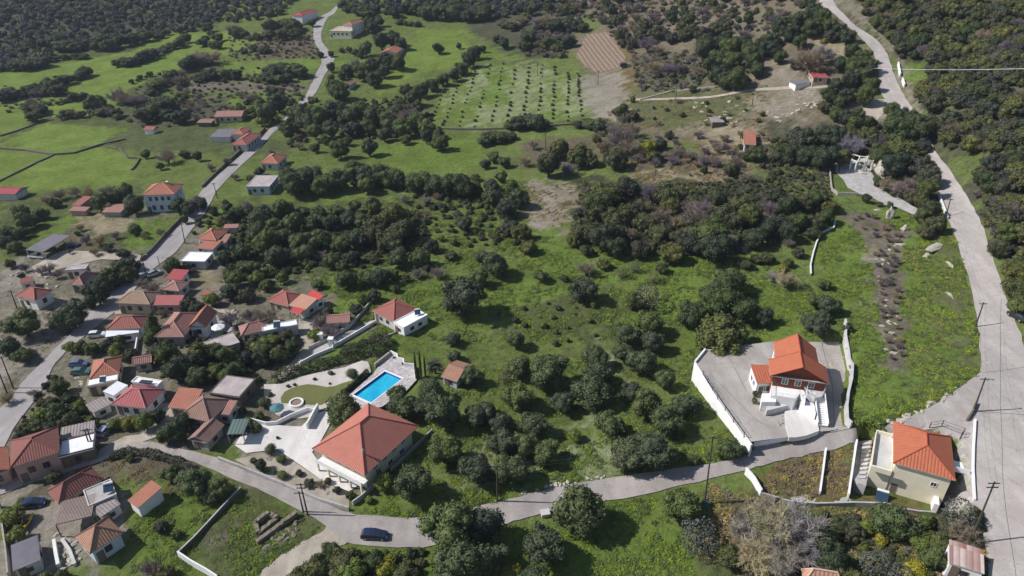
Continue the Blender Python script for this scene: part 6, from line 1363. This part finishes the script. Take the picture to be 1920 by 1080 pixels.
# hedgerows and scattered trees sampled in the world
def vnoise(x,y,k):
    return (np.sin(x*.31*k+y*.17*k+1.3)+np.sin(y*.43*k-x*.21*k+.4)+np.sin(x*.73*k+y*.61*k+2.)*.7+np.sin(x*1.3*k-y*1.1*k)*.5)/3.2
def fill(kind,poly,n,w0,w1,mind,seed,where=None,label=None,group=None,stuff=None,avoid=True,clump=0):
    W=gpoly(poly); P=np.array(W); rs=np.random.RandomState(seed); rg=random.Random(seed); out=[]; grid={}
    for _ in range(10):
        if len(out)>=n: break
        m=n*3; x=rs.uniform(P[:,0].min(),P[:,0].max(),m); y=rs.uniform(P[:,1].min(),P[:,1].max(),m); ok=pip(x,y,W)
        if clump: ok&=(vnoise(x,y,clump)+rs.uniform(-.35,.35,m)>0)
        if avoid:
            for Wm in ROADMASK:
                q=np.array(Wm)
                if q[:,0].max()<P[:,0].min() or q[:,0].min()>P[:,0].max() or q[:,1].max()<P[:,1].min() or q[:,1].min()>P[:,1].max(): continue
                ok&=~pip(x,y,Wm)
        for a,b in zip(x[ok],y[ok]):
            if len(out)>=n: break
            k=(int(a//mind),int(b//mind))
            if any((a-c)**2+(b-d)**2<mind**2 for i in(-1,0,1) for j in(-1,0,1) for c,d in grid.get((k[0]+i,k[1]+j),())): continue
            grid.setdefault(k,[]).append((a,b)); out.append((float(a),float(b),w0+(w1-w0)*rg.random()**(1 if not clump else 2.2)))
    if stuff is None:
        for x,y,w_ in out: tree(rg.choice(kind),x,y,w_,label=label,group=group,where=where)
    return out
def hedgerow(pts,wpx,kinds,n,where,seed,jit=.5):
    rg=random.Random(seed); P=[gp(*p) for p in pts]; L=[0]
    for a,b in zip(P[:-1],P[1:]): L.append(L[-1]+np.hypot(*(b-a)[:2]))
    n=int(n*1.35)
    for i in range(n):
        s=L[-1]*(i+.5)/n; k=max(j for j in range(len(L)-1) if L[j]<=s); t=(s-L[k])/(L[k+1]-L[k]); p=P[k]+(P[k+1]-P[k])*t
        dep=p[1]*cP-(p[2]-CAMZ)*sP; wd=wpx*1.25*dep/F*rg.uniform(.65,1.25); tree(rg.choice(kinds),p[0]+rg.uniform(-jit,jit)*wd*.4,p[1]+rg.uniform(-jit,jit)*wd*.5,wd,where=where,zs=rg.uniform(.55,.85))
hedgerow([(0,195),(40,183),(80,175),(120,160),(160,145),(175,140)],24,'eek',12,'in the hedgerow between the green fields at upper left',1)
hedgerow([(20,185),(60,180),(100,180),(118,175)],26,'ekb',7,'in the clump beside the left green field',2)
hedgerow([(55,215),(60,200),(75,205),(70,220),(60,230)],24,'bek',6,'in the bushy clump on the field corner',3)
hedgerow([(105,198),(135,190),(170,183)],14,'ek',6,'in the short low hedge inside the green field',4)
hedgerow([(210,128),(235,125),(265,118),(290,108),(320,95),(345,85)],20,'eekb',11,'in the hedge running up between the upper fields',5)
hedgerow([(240,125),(270,118),(285,110)],24,'ek',5,'in the thick part of the hedge between the upper fields',6)
hedgerow([(245,158),(265,150),(285,142)],12,'ek',4,'in the low hedge right of the middle field',7)
hedgerow([(20,115),(60,100),(90,90),(120,95),(150,95),(180,90)],26,'eek',12,'at the edge of the left dark wood',8)
hedgerow([(180,95),(210,95),(240,85),(270,80),(310,70)],24,'eek',10,'at the field edge below the upper wood',9)
hedgerow([(30,130),(60,132),(90,125)],24,'eek',6,'in the clump left of the upper fields',10)
hedgerow([(100,115),(130,112),(165,110)],14,'ke',5,'in the thin hedge at the corner of the upper field',11)
hedgerow([(110,225),(140,222),(170,215),(200,215),(220,225)],20,'ekb',9,'in the hedge below the green fields',12)
hedgerow([(160,210),(185,205),(200,215)],28,'ek',4,'in the thick corner of the hedge below the fields',13)
hedgerow([(270,235),(290,225),(310,220),(330,228),(345,235)],44,'e',5,'in the dark pair left of the village',14,.2)
hedgerow([(225,190),(240,195),(260,200)],26,'bb',4,'by the field corner below the middle field',15)
hedgerow([(285,180),(300,165),(320,155),(335,150),(345,165)],26,'bke',7,'in the brush between field and road',16)
hedgerow([(345,135),(370,125),(385,120),(400,120)],28,'bek',6,'in the brown brush above the long field',17)
hedgerow([(375,155),(400,150),(430,148),(450,150)],20,'ek',7,'in the row above the purple strip',18)
hedgerow([(380,58),(395,62),(408,92),(345,82),(380,80),(405,95)],20,'e',6,'standing alone in the upper fields',19)
hedgerow([(430,65),(460,75),(500,75),(540,65)],24,'ekb',8,'on the brush strip left of the upper road',20)
hedgerow([(495,145),(520,138),(550,140),(570,150)],30,'oe',7,'in the small orchard left of the upper road',21)
hedgerow([(500,155),(540,155)],22,'o',4,'in the lower row of the small orchard',22)
hedgerow([(500,60),(520,50),(540,55),(560,70),(520,75)],26,'ek',7,'beside the white house at the top',23)
hedgerow([(455,100),(475,95),(500,100)],16,'kb',4,'on the brown plot left of the road',24)
hedgerow([(640,20),(680,30),(700,35)],26,'eo',5,'above the tan hillside villa',25)
hedgerow([(730,35),(760,25),(790,30),(830,35)],26,'ek',7,'at the foot of the upper wood',26)
hedgerow([(740,45),(765,48),(790,52)],14,'k',5,'on the line above the meadow',27)
hedgerow([(790,30),(820,40),(850,40),(890,42),(910,35)],32,'e',9,'below the central upper wood',28,.3)
hedgerow([(940,50),(960,60),(980,40),(1000,30)],24,'ekb',7,'left of the two small upper meadows',29)
hedgerow([(980,100),(1000,85),(1020,95),(1050,95),(1075,85)],28,'ekb',8,'left of the ploughed plot',30)
hedgerow([(1000,60),(1030,50),(1050,60),(1075,55),(1095,60)],28,'ekb',8,'above the ploughed plot',31)
hedgerow([(955,245),(975,240),(1000,240),(1020,245)],34,'oe',6,'below the flowering orchard',32)
hedgerow([(900,275),(930,268),(960,262)],24,'o',6,'on the small plot below the flowering orchard',33)
hedgerow([(1085,240),(1100,235),(1125,250)],26,'oek',5,'right of the orchard corner',34)
# random scatter of individual trees in the stony upper middle
ZU=[(1000,-20),(1300,-20),(1540,-20),(1520,60),(1440,90),(1310,70),(1180,100),(1110,40),(1030,30)]
fill('eekkb',ZU,120,3.5,8.5,5.2,41,where='on the stony scrub slope at the top of the picture')
fill('kkb',[(1180,130),(1320,110),(1440,100),(1440,150),(1200,170)],22,2,4.5,5,42,where='among the rocks of the stony slope')
fill('kb',[(1180,190),(1420,185),(1440,240),(1180,240)],18,1.6,3.5,5,43,where='on the open stony ground')
fill('kgo',[(760,380),(940,370),(960,470),(800,520),(700,500)],40,1.2,2.8,2.6,44,where='in the rough green clearing right of the big grove')
fill('ggk',[(940,560),(1180,560),(1200,640),(1040,660),(900,640)],26,1.0,2.2,2.6,45,where='on the grassy slope above the dark grove')
fill('kb',[(250,190),(440,175),(460,215),(260,235)],22,2,4.5,4.5,46,where='in the brush north of the village')
fill('kkb',[(1270,330),(1440,240),(1450,340),(1360,345)],18,1.5,3.6,3.5,47,where='in the straw coloured reeds')
fill('kk',[(330,440),(370,400),(440,380),(430,440)],12,1.5,3,3,48,where='on the green verge right of the village road')
fill('b',[(1590,400),(1640,405),(1690,435),(1695,500),(1640,470)],16,1.2,2.6,2.0,91,where='in the bramble patch below the viewpoint drive')
fill('b',[(1640,480),(1680,480),(1690,600),(1700,680),(1665,685),(1650,560)],34,.9,2.3,1.5,92,where='on the purple brown strip of the slope')
fill('bbk',[(300,140),(420,125),(440,150),(400,200),(260,240),(240,200)],34,2.5,5,3.6,93,where='in the grey brush above the village')
fill('bk',[(480,75),(580,65),(590,100),(480,110)],22,2,4,3.6,94,where='on the brown plot left of the upper road')
fill('bbk',[(1100,230),(1180,235),(1200,300),(1110,310)],14,3,6,3.4,95,where='beside the orchard corner among bare trees')
fill('b',[(1180,260),(1400,280),(1400,320),(1190,315)],26,2.5,5,2.8,96,where='in the bare thicket above the straw reeds')
fill('ekk',[(1560,230),(1640,210),(1740,230),(1740,290),(1660,290),(1560,270)],16,5,8,4.0,97,where='in the tall trees above the viewpoint drive')
# ---- labels for all trees
def describe(T):
    L=[(x,y,p) for x,y,p in LAND if p]; lab={}
    for T_ in TREES:
        r,kd,x,y,wd,lb,grp,where=T_
        if lb: tag(r,lb,'sapling',grp); continue
        sz='small' if wd<3 else ('medium' if wd<5 else ('large' if wd<8.5 else 'huge'))
        ph=PHR[kd] if wd>=2.6 else {'o':'grey green shrub','e':'dark green shrub','k':'dull green shrub','g':'fresh green shrub','b':'bare brown shrub','w':'bare whitish shrub','l':'silvery shrub','y':'yellow green shrub','s':'clipped bush','t':'dark shrub'}[kd]
        D=sorted((math.hypot(x-a,y-b),a,b,p) for a,b,p in L); second=None
        def rel_(d,lx,ly,p):
            dx,dy=x-lx,y-ly
            if d<6.5: return 'right beside '+p
            far='' if d<16 else ('some way ' if d<32 else 'far ')
            if abs(dx)>2*abs(dy): s_='right of' if dx>0 else 'left of'
            elif abs(dy)>2*abs(dx): s_='behind' if dy>0 else 'in front of'
            else: s_=('behind and ' if dy>0 else 'in front and ')+('right of' if dx>0 else 'left of')
            return far+s_+' '+p
        rel=where or rel_(*D[0]); second=D[1][3] if not where else D[0][3]
        r['category']=CT[kd] if wd>=2.6 else 'shrub'
        base=ph+' '+rel; full=(base+', towards '+second) if len((base+', towards '+second).split())<=12 else base
        lab.setdefault(sz+' '+base,[]).append((r,sz+' '+full,wd,x,y))
    out={}
    for k,v in lab.items():
        if len(v)==1: out.setdefault(k,[]).append(v[0])
        else:
            for e in v: out.setdefault(e[1],[]).append(e)
    used=set(k for k,v in out.items() if len(v)==1)
    for k,v in out.items():
        if len(v)==1: v[0][0]['label']=k; continue
        v.sort(key=lambda e:-e[2]); k1=k
        if len(v)==2: opts=[('bigger one, ','smaller one, ')]
        elif len(v)==3: opts=[('leftmost of three, ','middle of three, ','rightmost of three, ')]; v.sort(key=lambda e:e[3])
        else: opts=None
        if opts:
            for pre,e in zip(opts[0],v): e[0]['label']=pre+k
        else:
            for e in v: e[0]['label']=k; e[0]['group']=k.replace(' tree ',' trees ').replace(' shrub ',' shrubs ')
for px,py,p in ((950,180,'the flowering orchard'),(1125,95,'the ploughed plot'),(1790,420,'the climbing road'),(1660,120,'the road bend'),(1730,135,'the grassy wood patch'),(1640,370,'the viewpoint drive'),(1030,390,'the bare brown patch'),(1300,330,'the straw reeds'),(120,320,'the lower green fields'),(270,140,'the upper green fields'),(600,80,'the upper road'),(800,110,'the long meadow'),(470,390,'the green verge'),(720,400,'the dark mid grove'),(760,215,'the terraced olives'),(560,340,'the long tree row'),(1200,400,'the thicket'),(1700,520,'the green slope'),(1200,980,'the bright lower meadow'),(1500,890,'the overgrown plots'),(1500,1000,'the bare grey trees'),(1150,880,'the lane bend'),(1080,650,'the dark grove'),(900,900,'the roadside pole'),(860,555,'the lone big olive'),(420,690,'the village orchard'),(60,620,'the pale dirt plot'),(200,440,'the straw plot'),(620,1050,'the dirt track'),(960,560,'the grassy slope'),(1460,560,'the meadow strip'),(540,30,'the top left wood'),(1300,700,'the retaining wall'),(850,420,'the rough clearing')):
    q=gp(px,py); LAND.append((q[0],q[1],p))
describe(TREES)
for T_ in TREES:
    w=T_[0]['label']
    for a,b in ((' some way',''),(' far',''),(' one,',','),(' dense',''),(' standing',''),(' dark evergreen',' evergreen'),(' of three,',',')):
        if len(w.split())>15: w=w.replace(a,b)
    T_[0]['label']=w
# ---- vegetation nobody could count: instanced crowns and clumps
def stuff(name,label,cat,pts,mesh_list,seed,sz=(.8,1.05),sink=.1,zsc=.9):
    rg=random.Random(seed)
    for gi,me_src in enumerate(mesh_list):
        pass
    # one mesh object holding the points, the crowns are instanced on them by geometry nodes
    me=bpy.data.meshes.new(name); v=np.array([(x,y,h1(x,y)-sink*w_) for x,y,w_ in pts]); me.vertices.add(len(v)); me.vertices.foreach_set('co',v.astype(np.float32).ravel())
    a=me.attributes.new('scl','FLOAT','POINT'); a.data.foreach_set('value',np.array([w_ for _,_,w_ in pts],np.float32))
    b=me.attributes.new('rot','FLOAT','POINT'); b.data.foreach_set('value',np.array([rg.uniform(0,6.28) for _ in pts],np.float32))
    c=me.attributes.new('idx','INT','POINT'); c.data.foreach_set('value',np.array([rg.randrange(len(mesh_list)) for _ in pts],np.int32))
    o=bpy.data.objects.new(name,me); COL.objects.link(o); tag(o,label,cat,None,'stuff')
    ng=bpy.data.node_groups.new(name,'GeometryNodeTree'); ng.interface.new_socket('Geometry',in_out='INPUT',socket_type='NodeSocketGeometry'); ng.interface.new_socket('Geometry',in_out='OUTPUT',socket_type='NodeSocketGeometry')
    gi=ng.nodes.new('NodeGroupInput'); go=ng.nodes.new('NodeGroupOutput'); gg=ng.nodes.new('GeometryNodeGeometryToInstance')
    for ob in mesh_list:
        oi=ng.nodes.new('GeometryNodeObjectInfo'); oi.transform_space='ORIGINAL'; oi.inputs['Object'].default_value=ob; oi.inputs['As Instance'].default_value=False
        ng.links.new(oi.outputs['Geometry'],gg.inputs[0])
    def attr(nm_,ty):
        n=ng.nodes.new('GeometryNodeInputNamedAttribute'); n.data_type=ty; n.inputs[0].default_value=nm_; return n.outputs[0]
    ip=ng.nodes.new('GeometryNodeInstanceOnPoints'); ng.links.new(gi.outputs[0],ip.inputs['Points']); ng.links.new(gg.outputs[0],ip.inputs['Instance']); ip.inputs['Pick Instance'].default_value=True
    ng.links.new(attr('idx','INT'),ip.inputs['Instance Index']); cx=ng.nodes.new('ShaderNodeCombineXYZ'); ng.links.new(attr('rot','FLOAT'),cx.inputs[2]); ng.links.new(cx.outputs[0],ip.inputs['Rotation'])
    c2=ng.nodes.new('ShaderNodeCombineXYZ'); s_=attr('scl','FLOAT'); 
    for k in range(2): ng.links.new(s_,c2.inputs[k])
    mm=ng.nodes.new('ShaderNodeMath'); mm.operation='MULTIPLY'; mm.inputs[1].default_value=zsc; ng.links.new(s_,mm.inputs[0]); ng.links.new(mm.outputs[0],c2.inputs[2]); ng.links.new(c2.outputs[0],ip.inputs['Scale'])
    ng.links.new(ip.outputs[0],go.inputs[0]); md=o.modifiers.new('instances','NODES'); md.node_group=ng; return o
def first_crowns(kind,k=3):
    """crown objects of trees already standing in the scene"""
    out=[];seen=set()
    for T_ in TREES:
        for c in T_[0].children:
            if c.name.startswith('crown') and c.data in PR[kind] and c.data.name not in seen: seen.add(c.data.name); out.append(c)
    return out[:k]
# a few real trees that carry the forest crowns
for i,me in enumerate(PR['F']+PR['f']):
    px,py=[(1905,350),(1895,250),(1850,260),(1800,200),(60,60),(150,40),(700,25)][i]; p=gp(px,py); r=empty('oak_tree',p); r.scale=(6,6,5.5); c=bpy.data.objects.new('crown',me); COL.objects.link(c); c.parent=r; tag(r,['rounded oak in the right wood near the picture edge','rounded oak higher in the right wood','oak in the right wood above the road bend','oak at the top of the grassy patch in the wood','dark tree in the upper left wood','second dark tree in the upper left wood','dark tree in the wood above the meadow'][i],'tree'); PR.setdefault('src',[]).append(c)
SRC=PR['src']
A1=fill('F',[(1560,-40),(2150,-40),(2150,560),(1925,560),(1893,500),(1872,440),(1840,380),(1830,340),(1860,330),(1880,300),(1850,285),(1790,290),(1745,230),(1725,190),(1740,165),(1745,115),(1690,112),(1670,80),(1650,60),(1620,30)],3600,2.4,8.4,3.0,51,stuff=1)
stuff('woodland','dense evergreen wood covering the whole hillside right of the road','wood',A1,SRC[:4]*2+first_crowns('b',1),1)
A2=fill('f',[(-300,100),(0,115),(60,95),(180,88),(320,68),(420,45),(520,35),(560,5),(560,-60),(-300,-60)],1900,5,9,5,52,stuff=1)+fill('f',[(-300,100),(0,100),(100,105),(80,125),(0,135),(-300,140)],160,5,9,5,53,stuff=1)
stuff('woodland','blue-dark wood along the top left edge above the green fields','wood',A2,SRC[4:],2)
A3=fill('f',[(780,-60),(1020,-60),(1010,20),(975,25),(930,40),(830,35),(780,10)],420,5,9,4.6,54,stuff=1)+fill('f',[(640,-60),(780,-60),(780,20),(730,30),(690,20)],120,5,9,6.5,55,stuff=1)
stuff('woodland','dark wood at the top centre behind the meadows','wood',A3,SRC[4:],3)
A4=fill('F',[(1090,350),(1290,370),(1350,390),(1440,400),(1560,390),(1550,430),(1440,460),(1380,475),(1270,480),(1180,475),(1110,450),(1080,410)],330,1.8,4.5,2.0,56,stuff=1)
A4+=fill('F',[(1270,345),(1440,340),(1560,325),(1560,395),(1300,390)],260,1,2.6,1.5,166,stuff=1)
A4+=fill('F',[(1450,260),(1620,240),(1720,230),(1740,290),(1750,350),(1700,370),(1660,310),(1560,290),(1550,330),(1440,340)],160,2,4.5,2.4,57,stuff=1)
stuff('undergrowth','dark undergrowth filling the thicket between the trees at right centre','undergrowth',A4,SRC[:4]*2+first_crowns('b',2),4,sink=.25)
A5=fill('f',[(1000,-40),(1540,-40),(1500,50),(1440,80),(1310,60),(1180,90),(1110,40),(1030,30)],320,1.5,4,3.5,58,stuff=1)+fill('f',[(1180,110),(1440,90),(1440,170),(1200,175)],90,1,3,3,59,stuff=1)+fill('f',[(500,160),(600,190),(760,190),(820,250),(720,270),(560,270),(500,240)],120,1.5,4,3,60,stuff=1)+fill('f',[(300,135),(580,140),(560,175),(450,220),(240,230),(280,170)],170,1.5,4,3.2,61,stuff=1)
A6=fill('F',[(440,180),(620,190),(780,180),(830,250),(720,262),(560,255),(440,215)],170,2,4.5,2.6,63,stuff=1)+fill('F',[(540,320),(880,345),(960,350),(980,470),(900,450),(760,360),(540,350)],130,1.5,3.5,2.4,64,stuff=1)+fill('F',[(400,430),(480,390),(800,400),(800,470),(700,500),(420,530)],330,1.5,4,2.0,65,stuff=1)+fill('F',[(300,640),(540,620),(520,690),(420,720),(300,710)],130,1,2.6,1.3,66,stuff=1)+fill('F',[(20,770),(90,700),(170,770),(160,800),(40,840)],60,1,2.4,1.3,67,stuff=1)+fill('F',[(560,1090),(620,1040),(790,1035),(790,1100)],70,1,2.4,1.2,68,stuff=1)+fill('F',[(1540,960),(1840,960),(1840,1100),(1540,1100)],170,1,2.6,1.4,69,stuff=1)
stuff('undergrowth','shrubby undergrowth between the olive trees and village gardens','undergrowth',A6,SRC[:4],9,sink=.25)
A5+=fill('f',[(260,150),(420,125),(580,125),(570,170),(480,215),(330,240),(240,240)],130,1,3,2.6,161,stuff=1)+fill('f',[(430,70),(590,60),(600,110),(430,115)],160,1,3,2.4,162,stuff=1)+fill('f',[(1000,-40),(1540,-40),(1500,60),(1440,85),(1310,65),(1180,95),(1110,40),(1030,30)],420,2,5,3.0,163,stuff=1)+fill('f',[(1180,95),(1330,95),(1320,160),(1200,175)],150,1,3.5,2.2,164,stuff=1)+fill('f',[(980,60),(1075,60),(1060,110),(980,105)],110,2,5,2.6,165,stuff=1)
A5+=fill('f',[(-50,150),(0,160),(80,170),(150,150),(110,195),(60,225),(-50,200)],60,1.5,4,3.2,62,stuff=1)
stuff('scrub','low scrub scattered over the upper slopes between the trees','scrub',A5,SRC[4:]+first_crowns('b',3)*2,5,sink=.2)
# meadow clumps
cl=[crown_mesh('clump',200+i,LM['grass'],nl=12,leaves=420,size=.075,rx=.75,rz=.2,cz=.05,lobe=(.08,.24),rough=.45,core=False) for i in range(3)]
cd_=[crown_mesh('clump',210+i,LM['dry'],nl=12,leaves=380,size=.075,rx=.75,rz=.2,cz=.05,lobe=(.08,.24),rough=.6,core=False) for i in range(2)]
def seedobj(me,px,lab,grp=None):
    p=gp(*px); o=bpy.data.objects.new('grass_tuft',me); COL.objects.link(o); o.location=p; o.scale=(1.2,1.2,1.2); tag(o,lab,'grass tuft',grp); return o
so=[seedobj(m_,(1150+40*i,980),'%s leafy grass tuft in the bright meadow below the lane'%('left','middle','right')[i]) for i,m_ in enumerate(cl)]
sdr=[seedobj(m_,(1450+60*i,900),'%s dry grass tuft in the overgrown plot by the cream house'%('left','right')[i]) for i,m_ in enumerate(cd_)]
HARD=[[(a,b) for a,b,_ in w_] for w_ in (YARD,PDECK)]+[[(a,b) for a,b,_ in HYARD]]
ROADMASK+=HARD
for hk in HS.values():
    L,W,H=hk['_d']; a=hk.rotation_euler.z; c,s=math.cos(a),math.sin(a); ROADMASK.append([(hk.location.x+c*x-s*y,hk.location.y+s*x+c*y) for x,y in((-L/2,-W/2),(L/2,-W/2),(L/2,W/2),(-L/2,W/2))])
ROADMASK.append([tuple(p[:2]) for p in gpoly([(1592,402),(1640,405),(1694,440),(1694,520),(1692,600),(1704,685),(1662,692),(1646,560),(1628,475)])])
G1=fill('',[(820,700),(1310,640),(1410,850),(1150,885),(930,930),(740,940),(700,900),(800,820)],6120,.25,1.625,.28,71,stuff=1,clump=1.0)+fill('',[(1120,950),(1250,930),(1330,1000),(1300,1100),(1000,1100),(1060,1000)],4420,.25,1.375,.28,72,stuff=1,clump=1.0)+fill('',[(1530,440),(1700,400),(1800,450),(1836,640),(1836,700),(1760,750),(1660,797),(1600,797),(1600,690),(1560,560)],8840,.25,1.5,.28,73,stuff=1,clump=1.0)
G1+=fill('',[(620,540),(980,440),(1400,480),(1540,520),(1560,640),(1310,640),(1200,640),(900,640),(700,640)],10880,.25,1.75,.28,74,stuff=1,clump=1.0)+fill('',[(420,400),(980,340),(980,460),(600,560),(400,560)],5440,.25,1.75,.28,75,stuff=1,clump=1.0)+fill('',[(250,970),(330,920),(450,930),(600,990),(520,1060),(400,1100),(250,1100)],2720,.25,1.25,.28,76,stuff=1,clump=1.0)+fill('',[(560,1100),(660,1035),(780,1040),(790,1100)],1360,.25,1.5,.28,77,stuff=1,clump=1.0)+fill('',[(740,930),(790,900),(900,930),(960,925),(900,960),(790,970),(690,960)],1020,.25,1.25,.28,78,stuff=1,clump=1.0)
stuff('ground_cover','low green herbs and grass clumps over the meadows and slopes','grass',G1,so,6,sink=.05)
_re=random.Random(77)
for L_,R_ in EDGES:
    for E_,sg in((L_,-1),(R_,1)):
        for a,b,c,d in zip(E_[:-1],E_[1:],L_[:-1],R_[:-1]):
            if a[1]>330: continue
            ln=np.hypot(*(b-a)[:2]); e=(d-c)[:2]; e=e/max(np.hypot(*e),1e-6)
            for _ in range(int(ln*1.5+_re.random())):
                if _re.random()<.35: continue
                t=_re.random(); p=a+(b-a)*t; o_=_re.uniform(-.15,.55)*sg; G1.append((float(p[0]+e[0]*o_),float(p[1]+e[1]*o_),_re.uniform(.25,.8)))
G2=fill('',[(1400,890),(1540,850),(1600,838),(1590,930),(1530,930),(1430,928)],1190,.25,1.375,.3,81,stuff=1,clump=1.0)+fill('',[(1330,905),(1420,935),(1600,955),(1760,975),(1840,960),(1850,1100),(1300,1100)],2210,.25,1.875,.3,82,stuff=1,clump=1.0)+fill('',[(1170,300),(1440,240),(1450,340),(1300,380),(1180,330)],1530,.25,2.25,.3,83,stuff=1,clump=1.0)+fill('',[(970,340),(1080,335),(1085,400),(1030,440),(975,420)],442,.25,1.5,.3,84,stuff=1,clump=1.0)+fill('',[(1180,180),(1440,160),(1440,240),(1100,240)],850,.25,2.0,.3,85,stuff=1,clump=1.0)+fill('',[(1640,440),(1800,440),(1836,690),(1700,780)],1190,.25,1.25,.3,86,stuff=1,clump=1.0)+fill('',[(0,590),(120,570),(100,640),(0,740)],340,.25,1.25,.3,87,stuff=1,clump=1.0)+fill('',[(190,865),(320,855),(410,900),(300,930),(190,900)],272,.25,1.25,.3,88,stuff=1,clump=1.0)
stuff('dry_grass','straw coloured grass clumps in the dry and overgrown patches','dry grass',G2,sdr,7,sink=.05)
# hedge along the upper side of the villa garden
def hedge(label,pts,w_,h_,seed,mat='olive'):
    rg=np.random.RandomState(seed); P=[gp(*p) for p in pts]; V=[];Fc=[];o0=P[0]; Pn=[];Nn=[]
    for a,b in zip(P[:-1],P[1:]):
        L=np.hypot(*(b-a)[:2]); n=int(L*260); t=rg.rand(n); d=(b-a)/L; nn=np.array([-d[1],d[0],0]); an=rg.rand(n)*math.pi*1.2-.1*math.pi
        wob=1+.18*np.sin(t*L*1.3+a[0])+.1*rg.normal(size=n); ox=np.cos(an)*w_/2*wob; oz=np.maximum(np.sin(an),-.1)*h_*wob
        p=a+np.outer(t*L,d)+ox[:,None]*nn; p[:,2]=hh(p[:,0],p[:,1])+oz; Pn.append(p-o0); q=np.cos(an)[:,None]*nn+np.sin(an)[:,None]*np.array([0,0,1])+.5*rg.normal(size=(n,3)); Nn.append(q/np.linalg.norm(q,axis=1)[:,None])
    v,f=leaf_quads(np.concatenate(Pn),np.concatenate(Nn),.16,rg); me=mesh_np('hedge',v,f,LM[mat]); o=bpy.data.objects.new('hedge',me); COL.objects.link(o); o.location=o0; tag(o,label,'hedge'); return o
hedge('long thick hedge along the upper side of the villa gravel garden',[(513,716),(545,702),(580,694),(620,683),(660,672),(700,662),(730,652)],2.6,1.9,1,'ever')
hedge('dense green shrubs in a band below the concrete ramp',[(640,668),(680,650),(720,640),(735,650)],2.4,1.8,2,'oak')
hedge('clipped hedge between the curved lawn and the pool terrace',[(640,742),(655,730),(672,715),(690,700)],1.0,.9,3,'ever')
hedge('low hedge along the left side of the villa garden',[(450,748),(470,728),(490,712)],1.2,1.2,4,'ever')
hedge('rough hedge above the viewpoint drive',q4(1440,270,[(800,265),(850,320),(900,350),(950,390)]),1.8,1.4,5,'ever')
hedge('brambles along the village road at the beige house bend',[(262,497),(240,515),(220,530),(200,548)],2.2,1.5,6,'oak')
hedge('shrubs along the lane bend in the village',[(205,862),(240,850),(280,852),(310,860),(345,872)],1.6,1.2,7,'oak')

# ---------------- the air ----------------
m=MB(); m.box(-1950,1950,-120,1520,-14,101); hz_o=m.obj('haze',[bpy.data.materials.new('haze_air')]); hm=hz_o.data.materials[0]; hm.use_nodes=True
t=hm.node_tree; [t.nodes.remove(n) for n in list(t.nodes) if n.type!='OUTPUT_MATERIAL']; out=[n for n in t.nodes if n.type=='OUTPUT_MATERIAL'][0]
pv=t.nodes.new('ShaderNodeVolumePrincipled'); pv.inputs['Density'].default_value=.00010; pv.inputs['Color'].default_value=(.72,.80,1,1); pv.inputs['Anisotropy'].default_value=.1
t.links.new(pv.outputs[0],out.inputs['Volume']); tag(hz_o,kind='stuff'); hz_o['label']='thin bluish haze over the far slopes'; hz_o['category']='haze'
